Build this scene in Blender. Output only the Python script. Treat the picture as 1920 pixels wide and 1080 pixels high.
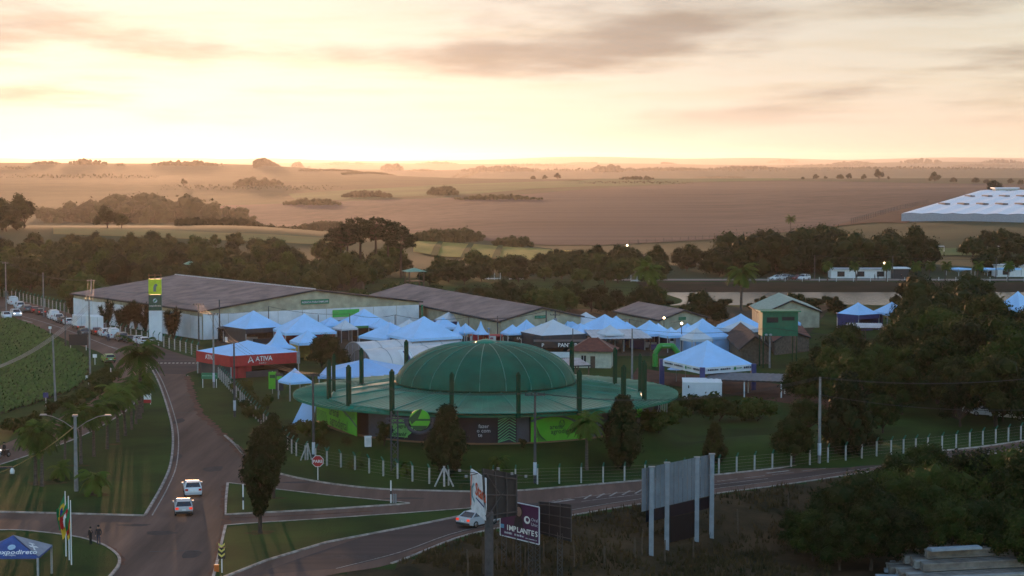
import bpy, bmesh, math, random
from mathutils import Vector, Matrix, noise as mnoise
from mathutils.geometry import tessellate_polygon
R = math.radians
sc = bpy.context.scene
for o in list(bpy.data.objects):
    bpy.data.objects.remove(o)

# ---------------------------------------------------------------- camera, sky, sun, exposure
CAM_H, F_PX, HOR = 35.0, 3500.0, 300.0        # metres, focal length and eye level in 1920x1080 pixels
PITCH = math.atan((540.0 - HOR) / F_PX)
cam_d = bpy.data.cameras.new('camera')
cam = bpy.data.objects.new('camera', cam_d)
sc.collection.objects.link(cam)
cam.location = (0, 0, CAM_H)
cam.rotation_euler = (R(90) - PITCH, 0, 0)
cam_d.sensor_width = 36.0
cam_d.lens = 36.0 * F_PX / 1920.0
cam_d.clip_start, cam_d.clip_end = 1.0, 60000.0
sc.camera = cam

SUN_AZ, SUN_EL = R(-11.0), R(2.1)             # azimuth from the view direction (left), height over the horizon
SKY_STRENGTH, SUN_STRENGTH, EXPOSURE = 0.15, 0.27, 3.7
CLOUD_OFF = (11.95, 24.62, 0)
HAZE_DENSITY, HAZE_G = 0.000028, 0.68

w = bpy.data.worlds.new('World')
sc.world = w
w.use_nodes = True
nt = w.node_tree
nt.nodes.clear()
def wn(t, **k):
    n = nt.nodes.new(t)
    for a, b in k.items():
        setattr(n, a, b)
    return n
def wl(a, b):
    nt.links.new(a, b)
def wmath(op, a, b=None, c=None, clamp=False):
    n = wn('ShaderNodeMath', operation=op)
    n.use_clamp = clamp
    for i, v in enumerate((a, b, c)):
        if v is None:
            continue
        if isinstance(v, (int, float)):
            n.inputs[i].default_value = v
        else:
            wl(v, n.inputs[i])
    return n.outputs[0]
sky = wn('ShaderNodeTexSky', sky_type='NISHITA')
sky.sun_disc = False
sky.sun_elevation, sky.sun_rotation = SUN_EL, SUN_AZ
sky.altitude, sky.air_density, sky.dust_density, sky.ozone_density = 500, 1.0, 0.8, 2.5
geo = wn('ShaderNodeTexCoord')
sep = wn('ShaderNodeSeparateXYZ')
wl(geo.outputs['Generated'], sep.inputs[0])
# a broken cloud sheet high above the land: the view direction is carried to a flat layer
zc = wmath('MAXIMUM', wmath('ADD', sep.outputs[2], 0.045), 0.02)
comb = wn('ShaderNodeCombineXYZ')
wl(wmath('DIVIDE', sep.outputs[0], zc), comb.inputs[0])
wl(wmath('DIVIDE', sep.outputs[1], zc), comb.inputs[1])
def cloud(scale, detail, rough, lo, hi, off, sx=1.0, sy=1.0):
    mp = wn('ShaderNodeMapping')
    mp.inputs['Location'].default_value = off
    mp.inputs['Scale'].default_value = (sx, sy, 1)
    wl(comb.outputs[0], mp.inputs[0])
    n = wn('ShaderNodeTexNoise')
    n.inputs['Scale'].default_value = scale
    n.inputs['Detail'].default_value = detail
    n.inputs['Roughness'].default_value = rough
    wl(mp.outputs[0], n.inputs['Vector'])
    r = wn('ShaderNodeMapRange', interpolation_type='SMOOTHSTEP')
    r.inputs['From Min'].default_value, r.inputs['From Max'].default_value = lo, hi
    wl(n.outputs['Fac'], r.inputs['Value'])
    return r.outputs[0]
CLOUD_A = cloud(0.42, 9, 0.60, 0.47, 0.66, CLOUD_OFF, 1.0, 0.55)
CLOUD_B = cloud(1.1, 9, 0.65, 0.42, 0.66, (7.3, 0.4, 0), 0.7, 0.8)
low = wn('ShaderNodeMapRange', interpolation_type='SMOOTHSTEP')     # the sheet thins out towards the horizon
low.inputs['From Min'].default_value, low.inputs['From Max'].default_value = 0.004, 0.045
wl(sep.outputs[2], low.inputs['Value'])
thick = wmath('MULTIPLY', CLOUD_A, low.outputs[0])
thin = wmath('MULTIPLY', CLOUD_B, low.outputs[0])
def wmix(fac, a, b, blend='MIX'):
    m = wn('ShaderNodeMix', data_type='RGBA', blend_type=blend)
    for s, v in ((m.inputs[0], fac), (m.inputs[6], a), (m.inputs[7], b)):
        if isinstance(v, (int, float, tuple)):
            s.default_value = v
        else:
            wl(v, s)
    return m.outputs[2]
# thin high cloud whitens the sky, most of all on the sun's side
dotn = wn('ShaderNodeVectorMath', operation='DOT_PRODUCT')
wl(geo.outputs['Generated'], dotn.inputs[0])
dotn.inputs[1].default_value = (math.sin(SUN_AZ), math.cos(SUN_AZ), 0.05)
side = wn('ShaderNodeMapRange', interpolation_type='SMOOTHSTEP')
side.inputs['From Min'].default_value, side.inputs['From Max'].default_value = 0.3, 0.97
side.inputs['To Min'].default_value, side.inputs['To Max'].default_value = 0.42, 0.985
wl(dotn.outputs['Value'], side.inputs['Value'])
bw = wn('ShaderNodeRGBToBW')
wl(sky.outputs[0], bw.inputs[0])
cream = wn('ShaderNodeVectorMath', operation='SCALE')
cream.inputs[0].default_value = (1.06, 0.985, 0.88)
wl(wmath('MULTIPLY', wmath('POWER', bw.outputs[0], 0.3), 0.228), cream.inputs['Scale'])
SKYCOL = wmix(side.outputs[0], sky.outputs[0], cream.outputs[0])
veil = wmix(wmath('MULTIPLY', thin, 0.6), SKYCOL, (0.92, 0.87, 0.79, 1), 'MULTIPLY')
dark = wmix(wmath('MULTIPLY', thick, 0.92), veil, (0.52, 0.475, 0.47, 1), 'MULTIPLY')
bg = wn('ShaderNodeBackground')
bg.inputs[1].default_value = SKY_STRENGTH
wl(dark, bg.inputs[0])
out = wn('ShaderNodeOutputWorld')
wl(bg.outputs[0], out.inputs[0])

sun_d = bpy.data.lights.new('sun', 'SUN')
sun = bpy.data.objects.new('sun', sun_d)
sc.collection.objects.link(sun)
sun_d.energy, sun_d.angle, sun_d.color = SUN_STRENGTH, R(0.6), (1.0, 0.53, 0.27)
to_sun = Vector((math.sin(SUN_AZ) * math.cos(SUN_EL), math.cos(SUN_AZ) * math.cos(SUN_EL), math.sin(SUN_EL)))
sun.rotation_euler = (-to_sun).to_track_quat('-Z', 'Y').to_euler()

vs = sc.view_settings
vs.view_transform, vs.look, vs.exposure, vs.gamma = 'Standard', 'None', EXPOSURE, 1.0
vs.use_curve_mapping = False
cy = sc.cycles
cy.use_denoising = True
cy.max_bounces, cy.diffuse_bounces, cy.glossy_bounces = 5, 3, 3
cy.transmission_bounces, cy.transparent_max_bounces, cy.volume_bounces = 4, 6, 1
cy.sample_clamp_indirect = 6.0
cy.caustics_reflective = cy.caustics_refractive = False

# ---------------------------------------------------------------- helpers
COL = sc.collection
def ray(px, py):
    u, v = (px - 960.0) / F_PX, (540.0 - py) / F_PX
    c, s = math.cos(PITCH), math.sin(PITCH)
    return Vector((u, c + v * s, -s + v * c))
def G(px, py, z=0.0):
    """the point of the level z that the photograph shows at this pixel"""
    d = ray(px, py)
    t = (z - CAM_H) / d.z
    return Vector((d.x * t, d.y * t, z))
def P(px, py, y):
    """the point at distance y along the ground that the photograph shows at this pixel"""
    d = ray(px, py)
    t = y / d.y
    return Vector((d.x * t, y, CAM_H + d.z * t))

def tag(o, label, cat, group=None):
    o['label'], o['category'] = label, cat
    if group:
        o['group'] = group
    return o
def empty(name, loc, rz=0.0, label=None, cat=None, group=None, scale=1.0):
    o = bpy.data.objects.new(name, None)
    COL.objects.link(o)
    o.location, o.rotation_euler, o.scale = loc, (0, 0, rz), (scale,) * 3
    o.empty_display_size = 0.2
    if label:
        tag(o, label, cat, group)
    return o
def link(name, me, mat=None, parent=None, loc=None, rz=0.0, scale=None):
    o = bpy.data.objects.new(name, me)
    COL.objects.link(o)
    if mat is not None:
        if len(me.materials) == 0:
            me.materials.append(mat)
        if me.materials[0] != mat:
            o.material_slots[0].link = 'OBJECT'
            o.material_slots[0].material = mat
    if parent is not None:
        o.parent = parent
    if loc is not None:
        o.location = loc
    if rz:
        o.rotation_euler = (0, 0, rz)
    if scale is not None:
        o.scale = scale if hasattr(scale, '__len__') else (scale,) * 3
    return o

class MB:
    """collects faces for one mesh"""
    def __init__(self):
        self.v, self.f, self.sm = [], [], []
    def add(self, vs, fs, smooth=False):
        b = len(self.v)
        self.v += [tuple(p) for p in vs]
        self.f += [tuple(b + i for i in f) for f in fs]
        self.sm += [smooth] * len(fs)
        return self
    def box(self, c, s, rz=0.0, taper=1.0, M=None):
        hx, hy, hz = s[0] / 2, s[1] / 2, s[2] / 2
        pts = []
        for z, k in ((-hz, 1.0), (hz, taper)):
            for x, y in ((-hx, -hy), (hx, -hy), (hx, hy), (-hx, hy)):
                p = Vector((x * k, y * k, z))
                if rz:
                    p = Matrix.Rotation(rz, 3, 'Z') @ p
                p = p + Vector(c)
                pts.append(M @ p if M else p)
        return self.add(pts, [(3, 2, 1, 0), (4, 5, 6, 7), (0, 1, 5, 4), (1, 2, 6, 5), (2, 3, 7, 6), (3, 0, 4, 7)])
    def tube(self, pts, rad, n=6, caps=True, smooth=True):
        pts = [Vector(p) for p in pts]
        rads = rad if hasattr(rad, '__len__') else [rad] * len(pts)
        rings = []
        for i, p in enumerate(pts):
            d = (pts[min(i + 1, len(pts) - 1)] - pts[max(i - 1, 0)])
            d = d.normalized() if d.length > 1e-9 else Vector((0, 0, 1))
            a = Vector((0, 0, 1)) if abs(d.z) < 0.9 else Vector((0, 1, 0))
            s = d.cross(a).normalized()
            t = s.cross(d)
            rings.append([p + (s * math.cos(k * 2 * math.pi / n) + t * math.sin(k * 2 * math.pi / n)) * rads[i] for k in range(n)])
        b, vs = len(self.v), [q for r in rings for q in r]
        fs = []
        for i in range(len(pts) - 1):
            for k in range(n):
                k2 = (k + 1) % n
                fs.append((i * n + k, (i + 1) * n + k, (i + 1) * n + k2, i * n + k2))
        self.add(vs, fs, smooth)
        if caps:
            self.add(rings[0], [tuple(range(n))])
            self.add(rings[-1], [tuple(reversed(range(n)))])
        return self
    def lathe(self, prof, n=24, c=(0, 0, 0), sx=1.0, sy=1.0, a0=0.0, a1=2 * math.pi, smooth=True):
        full = abs(a1 - a0 - 2 * math.pi) < 1e-6
        m = n if full else n + 1
        vs, fs = [], []
        for r, z in prof:
            for k in range(m):
                a = a0 + (a1 - a0) * k / n
                vs.append((c[0] + r * sx * math.cos(a), c[1] + r * sy * math.sin(a), c[2] + z))
        for i in range(len(prof) - 1):
            for k in range(n):
                k2 = (k + 1) % m
                fs.append((i * m + k, i * m + k2, (i + 1) * m + k2, (i + 1) * m + k))
        return self.add(vs, fs, smooth)
    def poly(self, pts):
        tri = tessellate_polygon([[Vector(p) for p in pts]])
        fs = []
        for t in tri:
            a, b, c = (Vector(pts[i]) for i in t)
            fs.append(tuple(t) if (b - a).cross(c - a).z >= 0 else tuple(reversed(t)))
        return self.add(pts, fs)
    def prism(self, pts, z0, z1):
        """a flat outline pulled up from z0 to z1"""
        n = len(pts)
        area = sum(pts[i][0] * pts[(i + 1) % n][1] - pts[(i + 1) % n][0] * pts[i][1] for i in range(n))
        if area < 0:
            pts = list(reversed(pts))
        self.poly([(p[0], p[1], z1) for p in pts])
        vs = [(p[0], p[1], z0) for p in pts] + [(p[0], p[1], z1) for p in pts]
        return self.add(vs, [(i, (i + 1) % n, n + (i + 1) % n, n + i) for i in range(n)])
    def wallpoly(self, pts2, y0, y1):
        """an outline drawn in x and z, thick in y"""
        n = len(pts2)
        tri = tessellate_polygon([[Vector((p[0], p[1], 0)) for p in pts2]])
        fs = []
        for t in tri:
            a, b, c = (Vector((pts2[i][0], pts2[i][1], 0)) for i in t)
            fs.append(tuple(t) if (b - a).cross(c - a).z > 0 else tuple(reversed(t)))
        self.add([(p[0], y0, p[1]) for p in pts2], fs)
        self.add([(p[0], y1, p[1]) for p in pts2], [tuple(reversed(f)) for f in fs])
        area = sum(pts2[i][0] * pts2[(i + 1) % n][1] - pts2[(i + 1) % n][0] * pts2[i][1] for i in range(n))
        q = [(i, (i + 1) % n, n + (i + 1) % n, n + i) for i in range(n)]
        if area > 0:
            q = [tuple(reversed(f)) for f in q]
        return self.add([(p[0], y0, p[1]) for p in pts2] + [(p[0], y1, p[1]) for p in pts2], [tuple(reversed(f)) for f in q])
    def mesh(self, name):
        me = bpy.data.meshes.new(name)
        me.from_pydata(self.v, [], self.f)
        me.polygons.foreach_set('use_smooth', self.sm)
        me.update()
        return me
    def build(self, name, mat, parent=None, loc=None, rz=0.0):
        return link(name, self.mesh(name), mat, parent, loc, rz)

def resample(pts, n):
    pts = [Vector(p) for p in pts]
    L = [0.0]
    for a, b in zip(pts, pts[1:]):
        L.append(L[-1] + (b - a).length)
    res, j = [], 0
    for i in range(n):
        t = L[-1] * i / (n - 1)
        while j < len(pts) - 2 and L[j + 1] < t:
            j += 1
        k = (t - L[j]) / max(L[j + 1] - L[j], 1e-9)
        res.append(pts[j].lerp(pts[j + 1], min(max(k, 0), 1)))
    return res
def smooth_line(pts, n=8):
    """Catmull-Rom through the points"""
    pts = [Vector(p) for p in pts]
    q = [pts[0] * 2 - pts[1]] + pts + [pts[-1] * 2 - pts[-2]]
    res = []
    for i in range(1, len(q) - 2):
        for k in range(n):
            t = k / n
            a, b, c, d = q[i - 1], q[i], q[i + 1], q[i + 2]
            res.append(0.5 * ((2 * b) + (c - a) * t + (2 * a - 5 * b + 4 * c - d) * t * t + (3 * b - a - 3 * c + d) * t ** 3))
    res.append(pts[-1])
    return res

# ---------------------------------------------------------------- materials
MATS = {}
def mat(name, col, rough=0.7, var=0.12, scale=1.5, metal=0.0, bump=0.0, bscale=None, spec=0.4, col2=None, detail=4, stretch=(1, 1, 1), coord='Object', trans=0.0, emit=None):
    """a surface whose colour drifts between two tones with fine noise, with relief"""
    if name in MATS:
        return MATS[name]
    m = bpy.data.materials.new(name)
    MATS[name] = m
    m.use_nodes = True
    t = m.node_tree
    b = t.nodes['Principled BSDF']
    b.inputs['Roughness'].default_value = rough
    b.inputs['Metallic'].default_value = metal
    b.inputs['Specular IOR Level'].default_value = spec
    tc = t.nodes.new('ShaderNodeTexCoord')
    mp = t.nodes.new('ShaderNodeMapping')
    mp.inputs['Scale'].default_value = stretch
    t.links.new(tc.outputs[coord], mp.inputs[0])
    n = t.nodes.new('ShaderNodeTexNoise')
    n.inputs['Scale'].default_value = scale
    n.inputs['Detail'].default_value = detail
    n.inputs['Roughness'].default_value = 0.6
    t.links.new(mp.outputs[0], n.inputs['Vector'])
    r = t.nodes.new('ShaderNodeValToRGB')
    c2 = col2 or tuple(c * (1 - var * 1.6) for c in col)
    c1 = tuple(min(1, c * (1 + var)) for c in col)
    r.color_ramp.elements[0].position, r.color_ramp.elements[1].position = 0.32, 0.68
    r.color_ramp.elements[0].color = (*c2, 1)
    r.color_ramp.elements[1].color = (*c1, 1)
    t.links.new(n.outputs['Fac'], r.inputs[0])
    t.links.new(r.outputs[0], b.inputs['Base Color'])
    if bump:
        n2 = t.nodes.new('ShaderNodeTexNoise')
        n2.inputs['Scale'].default_value = bscale or scale * 6
        n2.inputs['Detail'].default_value = 5
        t.links.new(mp.outputs[0], n2.inputs['Vector'])
        bp = t.nodes.new('ShaderNodeBump')
        bp.inputs['Strength'].default_value = 0.8
        bp.inputs['Distance'].default_value = bump
        t.links.new(n2.outputs['Fac'], bp.inputs['Height'])
        t.links.new(bp.outputs[0], b.inputs['Normal'])
    if trans:
        b.inputs['Transmission Weight'].default_value = trans
    if emit:
        b.inputs['Emission Color'].default_value = (*emit[0], 1)
        b.inputs['Emission Strength'].default_value = emit[1]
    return m
def leafmat(name, c1, c2, rough=0.6, trans=0.25, scale=0.35):
    """foliage: tone drifts from clump to clump and from tree to tree; leaves let some light through"""
    m = bpy.data.materials.new(name)
    MATS[name] = m
    m.use_nodes = True
    t = m.node_tree
    b = t.nodes['Principled BSDF']
    b.inputs['Roughness'].default_value = rough
    b.inputs['Specular IOR Level'].default_value = 0.06
    tc = t.nodes.new('ShaderNodeTexCoord')
    n = t.nodes.new('ShaderNodeTexNoise')
    n.inputs['Scale'].default_value = scale
    n.inputs['Detail'].default_value = 3
    t.links.new(tc.outputs['Object'], n.inputs['Vector'])
    oi = t.nodes.new('ShaderNodeObjectInfo')
    a = t.nodes.new('ShaderNodeMath')
    a.operation = 'MULTIPLY_ADD'
    t.links.new(oi.outputs['Random'], a.inputs[0])
    a.inputs[1].default_value = 0.55
    t.links.new(n.outputs['Fac'], a.inputs[2])
    r = t.nodes.new('ShaderNodeValToRGB')
    r.color_ramp.elements[0].position, r.color_ramp.elements[1].position = 0.4, 1.05
    r.color_ramp.elements[0].color = (*c1, 1)
    r.color_ramp.elements[1].color = (*c2, 1)
    t.links.new(a.outputs[0], r.inputs[0])
    t.links.new(r.outputs[0], b.inputs['Base Color'])
    tr = t.nodes.new('ShaderNodeBsdfTranslucent')
    t.links.new(r.outputs[0], tr.inputs[0])
    mx = t.nodes.new('ShaderNodeMixShader')
    mx.inputs[0].default_value = trans
    t.links.new(b.outputs[0], mx.inputs[1])
    t.links.new(tr.outputs[0], mx.inputs[2])
    t.links.new(mx.outputs[0], t.nodes['Material Output'].inputs[0])
    return m
# ---------------------------------------------------------------- the land
ARENA = (P(911, 735, 234.0).x, 234.0)
def sstep(a, b, x):
    t = min(max((x - a) / (b - a), 0.0), 1.0)
    return t * t * (3 - 2 * t)
def pl(x, pts):
    for (x0, y0), (x1, y1) in zip(pts, pts[1:]):
        if x <= x1:
            t = min(max((x - x0) / (x1 - x0), 0), 1)
            t = t * t * (3 - 2 * t) * 0.5 + t * 0.5
            return y0 + (y1 - y0) * t
    return pts[-1][1]
PROF_R = [(0, 0), (500, 0), (620, -1.5), (800, -8), (1050, -13.0), (1900, -12.0), (3000, -10), (4100, -7.0), (4600, -14), (7400, -85), (10000, -15), (13000, -85), (18000, 2), (22500, -60), (30000, 46), (33000, 30)]
PROF_L = [(0, 0), (500, 0), (700, .5), (850, 4.2), (960, 1.5), (1350, -22), (1900, -31.0), (2700, -28), (3900, -6), (5600, 23.0), (6300, 10), (9000, -60), (11000, -20), (13500, -75), (18000, 4), (22500, -60), (30000, 48), (33000, 30)]
# the near lane edge of the highway on the right; the land falls away on its near side
BANK = [G(400, 1135), G(613, 1080), G(733, 1058), G(880, 1003), G(1074, 967), G(1202, 946), G(1345, 926), G(1503, 905), G(1690, 876), G(1860, 852), G(2100, 820)]
def bank_dist(x, y):
    """metres in front of the highway's near edge (negative beyond it)"""
    best, side = 1e9, 1
    for a, b in zip(BANK, BANK[1:]):
        dx, dy = b.x - a.x, b.y - a.y
        t = min(max(((x - a.x) * dx + (y - a.y) * dy) / (dx * dx + dy * dy), 0), 1)
        qx, qy = a.x + dx * t - x, a.y + dy * t - y
        d = math.hypot(qx, qy)
        if d < best:
            best = d
            side = 1 if (dx * (y - a.y) - dy * (x - a.x)) < 0 else -1
    return best * side
def H(x, y):
    s = x / max(y, 1.0)                                   # how far to the side
    k = sstep(-0.16, 0.02, s)
    z = pl(y, PROF_L) * (1 - k) + pl(y, PROF_R) * k
    far = sstep(1100, 3200, y)
    if far > 0:
        z += far * 8.0 * (mnoise.noise(Vector((x / 1100.0, y / 1700.0, 0.3)))) + sstep(6500, 9500, y) * (30 + 40 * sstep(14000, 28000, y)) * mnoise.noise(Vector((x / 1900.0, y / 6000.0, 4.3)))
    # right: the ground beyond the lake climbs sooner
    z += 9.0 * sstep(0.10, 0.25, s) * sstep(640, 1000, y) * (1 - sstep(2000, 3600, y))
    # the lake lies in a shallow bowl
    wob = 7 * mnoise.noise(Vector((x / 14.0, y / 30.0, 1.7))) if 430 < y < 540 else 0.0
    lx = sstep(34, 50, x + wob)
    z -= 2.6 * lx * sstep(452, 464, y + wob) * (1 - sstep(505, 530, y))
    # the arena stands on a low mound
    if y < 300:
        d = math.hypot(x - ARENA[0], (y - ARENA[1]) / 1.22)
        z += 2.2 * (1 - sstep(20.4, 25.2, d))
        d2 = math.hypot((x - 32.5) / 1.5, (y - 222))
        z += 1.6 * (1 - sstep(3.0, 12.0, d2))
    if y < 330:
        b = bank_dist(x, y)
        if b > 0.2:
            z -= 3.2 * sstep(1.0, 15.0, b) - 0.25 * mnoise.noise(Vector((x / 4, y / 4, 0))) * sstep(1, 4, b)
    return z
def GT(px, py, lift=0.0):
    """the point of the land shown at this pixel"""
    d = ray(px, py)
    t, prev = 60.0, 60.0
    o = Vector((0, 0, CAM_H))
    while t < 32000:
        p = o + d * t
        if p.z < H(p.x, p.y):
            lo, hi = prev, t
            for _ in range(24):
                m = (lo + hi) / 2
                q = o + d * m
                if q.z < H(q.x, q.y):
                    hi = m
                else:
                    lo = m
            p = o + d * hi
            return Vector((p.x, p.y, H(p.x, p.y) + lift))
        prev = t
        t *= 1.01
    p = o + d * 31500
    return Vector((p.x, p.y, H(p.x, p.y) + lift))

M_GRASS = mat('mown_grass', (0.027, 0.058, 0.008), 0.95, col2=(0.010, 0.025, 0.004), scale=0.09, detail=13, bump=0.06, bscale=5, spec=0.1)
M_BANK = mat('dry_grass', (0.075, 0.045, 0.022), 0.95, col2=(0.014, 0.015, 0.006), scale=0.16, detail=14, bump=0.12, bscale=3, spec=0.1)
M_PASTURE = mat('pasture', (0.042, 0.055, 0.022), 0.95, col2=(0.024, 0.036, 0.014), scale=0.012, detail=8, spec=0.1)
def land():
    xs, ys = [], []
    x = 0.0
    while x < 130:
        xs.append(x); x += 2.0
    st = 2.0
    while x < 10500:
        xs.append(x); st *= 1.09; x += min(st, 130)
    xs.append(10500.0)
    xs = sorted(set([-v for v in xs] + xs))
    y = -250.0
    while y < 80:
        ys.append(y); y += 30
    y = 80.0
    while y < 540:
        ys.append(y); y += 2.0
    st = 2.0
    while y < 32000:
        ys.append(y); st *= 1.06; y += min(st, 150)
    ys.append(32000.0)
    nx = len(xs)
    vs = [(x, y, H(x, y)) for y in ys for x in xs]
    fs = [(j * nx + i, j * nx + i + 1, (j + 1) * nx + i + 1, (j + 1) * nx + i) for j in range(len(ys) - 1) for i in range(nx - 1)]
    me = bpy.data.meshes.new('ground')
    me.from_pydata(vs, [], fs)
    me.polygons.foreach_set('use_smooth', [True] * len(fs))
    me.materials.append(M_GRASS); me.materials.append(M_BANK); me.materials.append(M_PASTURE)
    for p in me.polygons:
        c = p.center
        if c.y > 560:
            p.material_index = 2
        elif c.y < 330 and bank_dist(c.x, c.y) > 0.5:
            p.material_index = 1
    o = bpy.data.objects.new('ground', me)
    COL.objects.link(o)
    o['kind'] = 'structure'
land()
def struct(o):
    o['kind'] = 'structure'
    return o
def drape(name, A, B, m, n=40, k=12, lift=0.15, parent=None):
    """a sheet lying on the land between two edge lines"""
    A, B = resample(A, n), resample(B, n)
    vs, fs = [], []
    for a, b in zip(A, B):
        for j in range(k + 1):
            p = a.lerp(b, j / k)
            vs.append((p.x, p.y, H(p.x, p.y) + lift))
    w = k + 1
    for i in range(n - 1):
        for j in range(k):
            fs.append((i * w + j, i * w + j + 1, (i + 1) * w + j + 1, (i + 1) * w + j))
    mb = MB()
    mb.add(vs, fs, True)
    o = mb.build(name, m, parent)
    me = o.data
    if me.polygons[0].normal.z < 0:
        me.flip_normals()
    return o

# haze: one even body of morning air round the camera and everything built
def haze():
    mb = MB().box((0, 15900, 0), (21800, 32700, 300))
    m = bpy.data.materials.new('morning_haze')
    m.use_nodes = True
    t = m.node_tree
    t.nodes.clear()
    v = t.nodes.new('ShaderNodeVolumePrincipled')
    v.inputs['Color'].default_value = (0.95, 0.91, 0.90, 1)
    v.inputs['Density'].default_value = HAZE_DENSITY
    v.inputs['Anisotropy'].default_value = HAZE_G
    o = t.nodes.new('ShaderNodeOutputMaterial')
    t.links.new(v.outputs[0], o.inputs['Volume'])
    h = mb.build('haze', m)
    h['kind'] = 'stuff'
haze()
# ---------------------------------------------------------------- roads, kerbs, islands, fields, lake
def asphalt(name, base, tone, st=(1, 0.07, 1)):
    m = mat(name, base, 0.9, col2=tone, scale=0.35, detail=13, bump=0.006, bscale=14, spec=0.12, stretch=st)
    return m
M_ASPH = asphalt('worn_asphalt', (0.165, 0.092, 0.066), (0.085, 0.050, 0.036))
M_ASPH2 = asphalt('dark_asphalt', (0.095, 0.060, 0.049), (0.055, 0.036, 0.030), (0.08, 1, 1))
M_KERB = mat('whitewashed_kerb', (0.40, 0.34, 0.29), 0.8, col2=(0.16, 0.12, 0.10), scale=1.2, detail=8, spec=0.3)
M_PAINT = mat('road_paint', (0.34, 0.30, 0.26), 0.7, col2=(0.10, 0.08, 0.07), scale=2.2, detail=8)
M_SOIL = mat('red_soil', (0.10, 0.045, 0.028), 0.95, col2=(0.055, 0.026, 0.018), scale=0.3, detail=8, bump=0.05, bscale=2, spec=0.1)
M_CONC = mat('concrete', (0.36, 0.34, 0.31), 0.85, col2=(0.24, 0.225, 0.205), scale=0.9, detail=8, spec=0.3)
Q = lambda pts, z=0.0: [G(x, y, z) for x, y in pts]

# the whole paved junction as one sheet
left_edge = smooth_line(Q([(-260, 545), (-120, 560), (0, 584), (37, 600), (87, 620), (130, 640), (185, 660)]), 6)
outer = left_edge + smooth_line(Q([(205, 672), (215, 700), (180, 745), (100, 790), (0, 836), (-140, 885), (-300, 930)]), 6)
outer += Q([(-300, 1200), (190, 1200), (380, 1200)])
low_edge = smooth_line([BANK[i] + Vector((0, 0.0, 0)) for i in range(0, 11)], 6)
outer += [Vector((p.x, p.y, 0)) for p in low_edge]
up_edge = smooth_line(Q([(2100, 802), (1980, 818), (1837, 839), (1690, 853), (1500, 874), (1346, 891), (1202, 902), (1050, 915), (972, 921), (900, 923), (800, 921), (700, 917), (600, 905), (520, 888), (480, 870), (455, 850), (438, 832), (410, 808), (385, 785), (368, 765), (354, 725), (348, 703)]), 5)
outer += up_edge
outer += smooth_line(Q([(352, 700), (382, 690), (384, 682), (372, 674), (306, 653), (190, 606), (100, 579), (0, 556), (-120, 535), (-260, 515)]), 4)
mb = MB()
mb.poly([(p.x, p.y, 0.03) for p in outer])
struct(mb.build('road', M_ASPH))
# newer surfacing past the hump and on the highway lane
struct(MB().poly([(p.x, p.y, 0.036) for p in smooth_line(Q([(282, 700), (345, 702), (352, 698), (381, 688), (371, 675), (306, 654), (262, 641), (240, 650), (262, 668), (276, 682)]), 3)]).build('road_patch', M_ASPH2))
lane_a = smooth_line(Q([(640, 1066), (760, 1036), (880, 995), (1074, 958), (1202, 937), (1345, 917), (1503, 897), (1690, 870), (1860, 847), (2100, 815)]), 5)
lane_b = smooth_line(Q([(470, 1080), (613, 1030), (740, 990), (905, 960), (1060, 937), (1202, 922), (1345, 906), (1503, 887), (1690, 863), (1860, 840), (2100, 809)]), 5)
def ribbon(name, A, B, z, m, n=60):
    A, B = resample(A, n), resample(B, n)
    mb = MB()
    mb.add([(p.x, p.y, z) for p in A] + [(p.x, p.y, z) for p in B], [(i, i + 1, n + i + 1, n + i) for i in range(n - 1)])
    o = mb.build(name, m)
    if o.data.polygons[0].normal.z < 0:
        o.data.flip_normals()
    return struct(o)
ribbon('road_lane', lane_a, lane_b, 0.036, M_ASPH2)

def line_ribbon(mb, pts, wd, z):
    pts = [Vector(p) for p in pts]
    L, Rr = [], []
    for i, p in enumerate(pts):
        d = pts[min(i + 1, len(pts) - 1)] - pts[max(i - 1, 0)]
        n = Vector((-d.y, d.x, 0)).normalized() * wd / 2
        L.append((p.x + n.x, p.y + n.y, z)); Rr.append((p.x - n.x, p.y - n.y, z))
    k = len(pts)
    mb.add(Rr + L, [(i, i + 1, k + i + 1, k + i) for i in range(k - 1)])
def kerb(name, pts, parent=None, wd=0.32, h=0.16):
    """a raised kerb stone line with a face on each side"""
    pts = [Vector(p) for p in pts]
    mb = MB()
    k = len(pts)
    ring = []
    for i, p in enumerate(pts):
        d = pts[min(i + 1, k - 1)] - pts[max(i - 1, 0)]
        n = Vector((-d.y, d.x, 0)).normalized() * wd / 2
        z = max(p.z, 0)
        ring += [(p.x - n.x, p.y - n.y, z - .05), (p.x - n.x * .8, p.y - n.y * .8, z + h), (p.x + n.x * .8, p.y + n.y * .8, z + h), (p.x + n.x, p.y + n.y, z - .05)]
    fs = []
    for i in range(k - 1):
        for j in range(3):
            fs.append((i * 4 + j, (i + 1) * 4 + j, (i + 1) * 4 + j + 1, i * 4 + j + 1))
    fs += [(0, 1, 2, 3), (k * 4 - 1, k * 4 - 2, k * 4 - 3, k * 4 - 4)]
    mb.add(ring, fs)
    o = mb.build(name, M_KERB, parent)
    return o
def island(name, outline):
    root = struct(MB().prism([(p.x, p.y) for p in outline], 0.0, 0.13).build(name, M_GRASS))
    kerb('kerb', list(outline) + [outline[0]], root)
    return root
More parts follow.
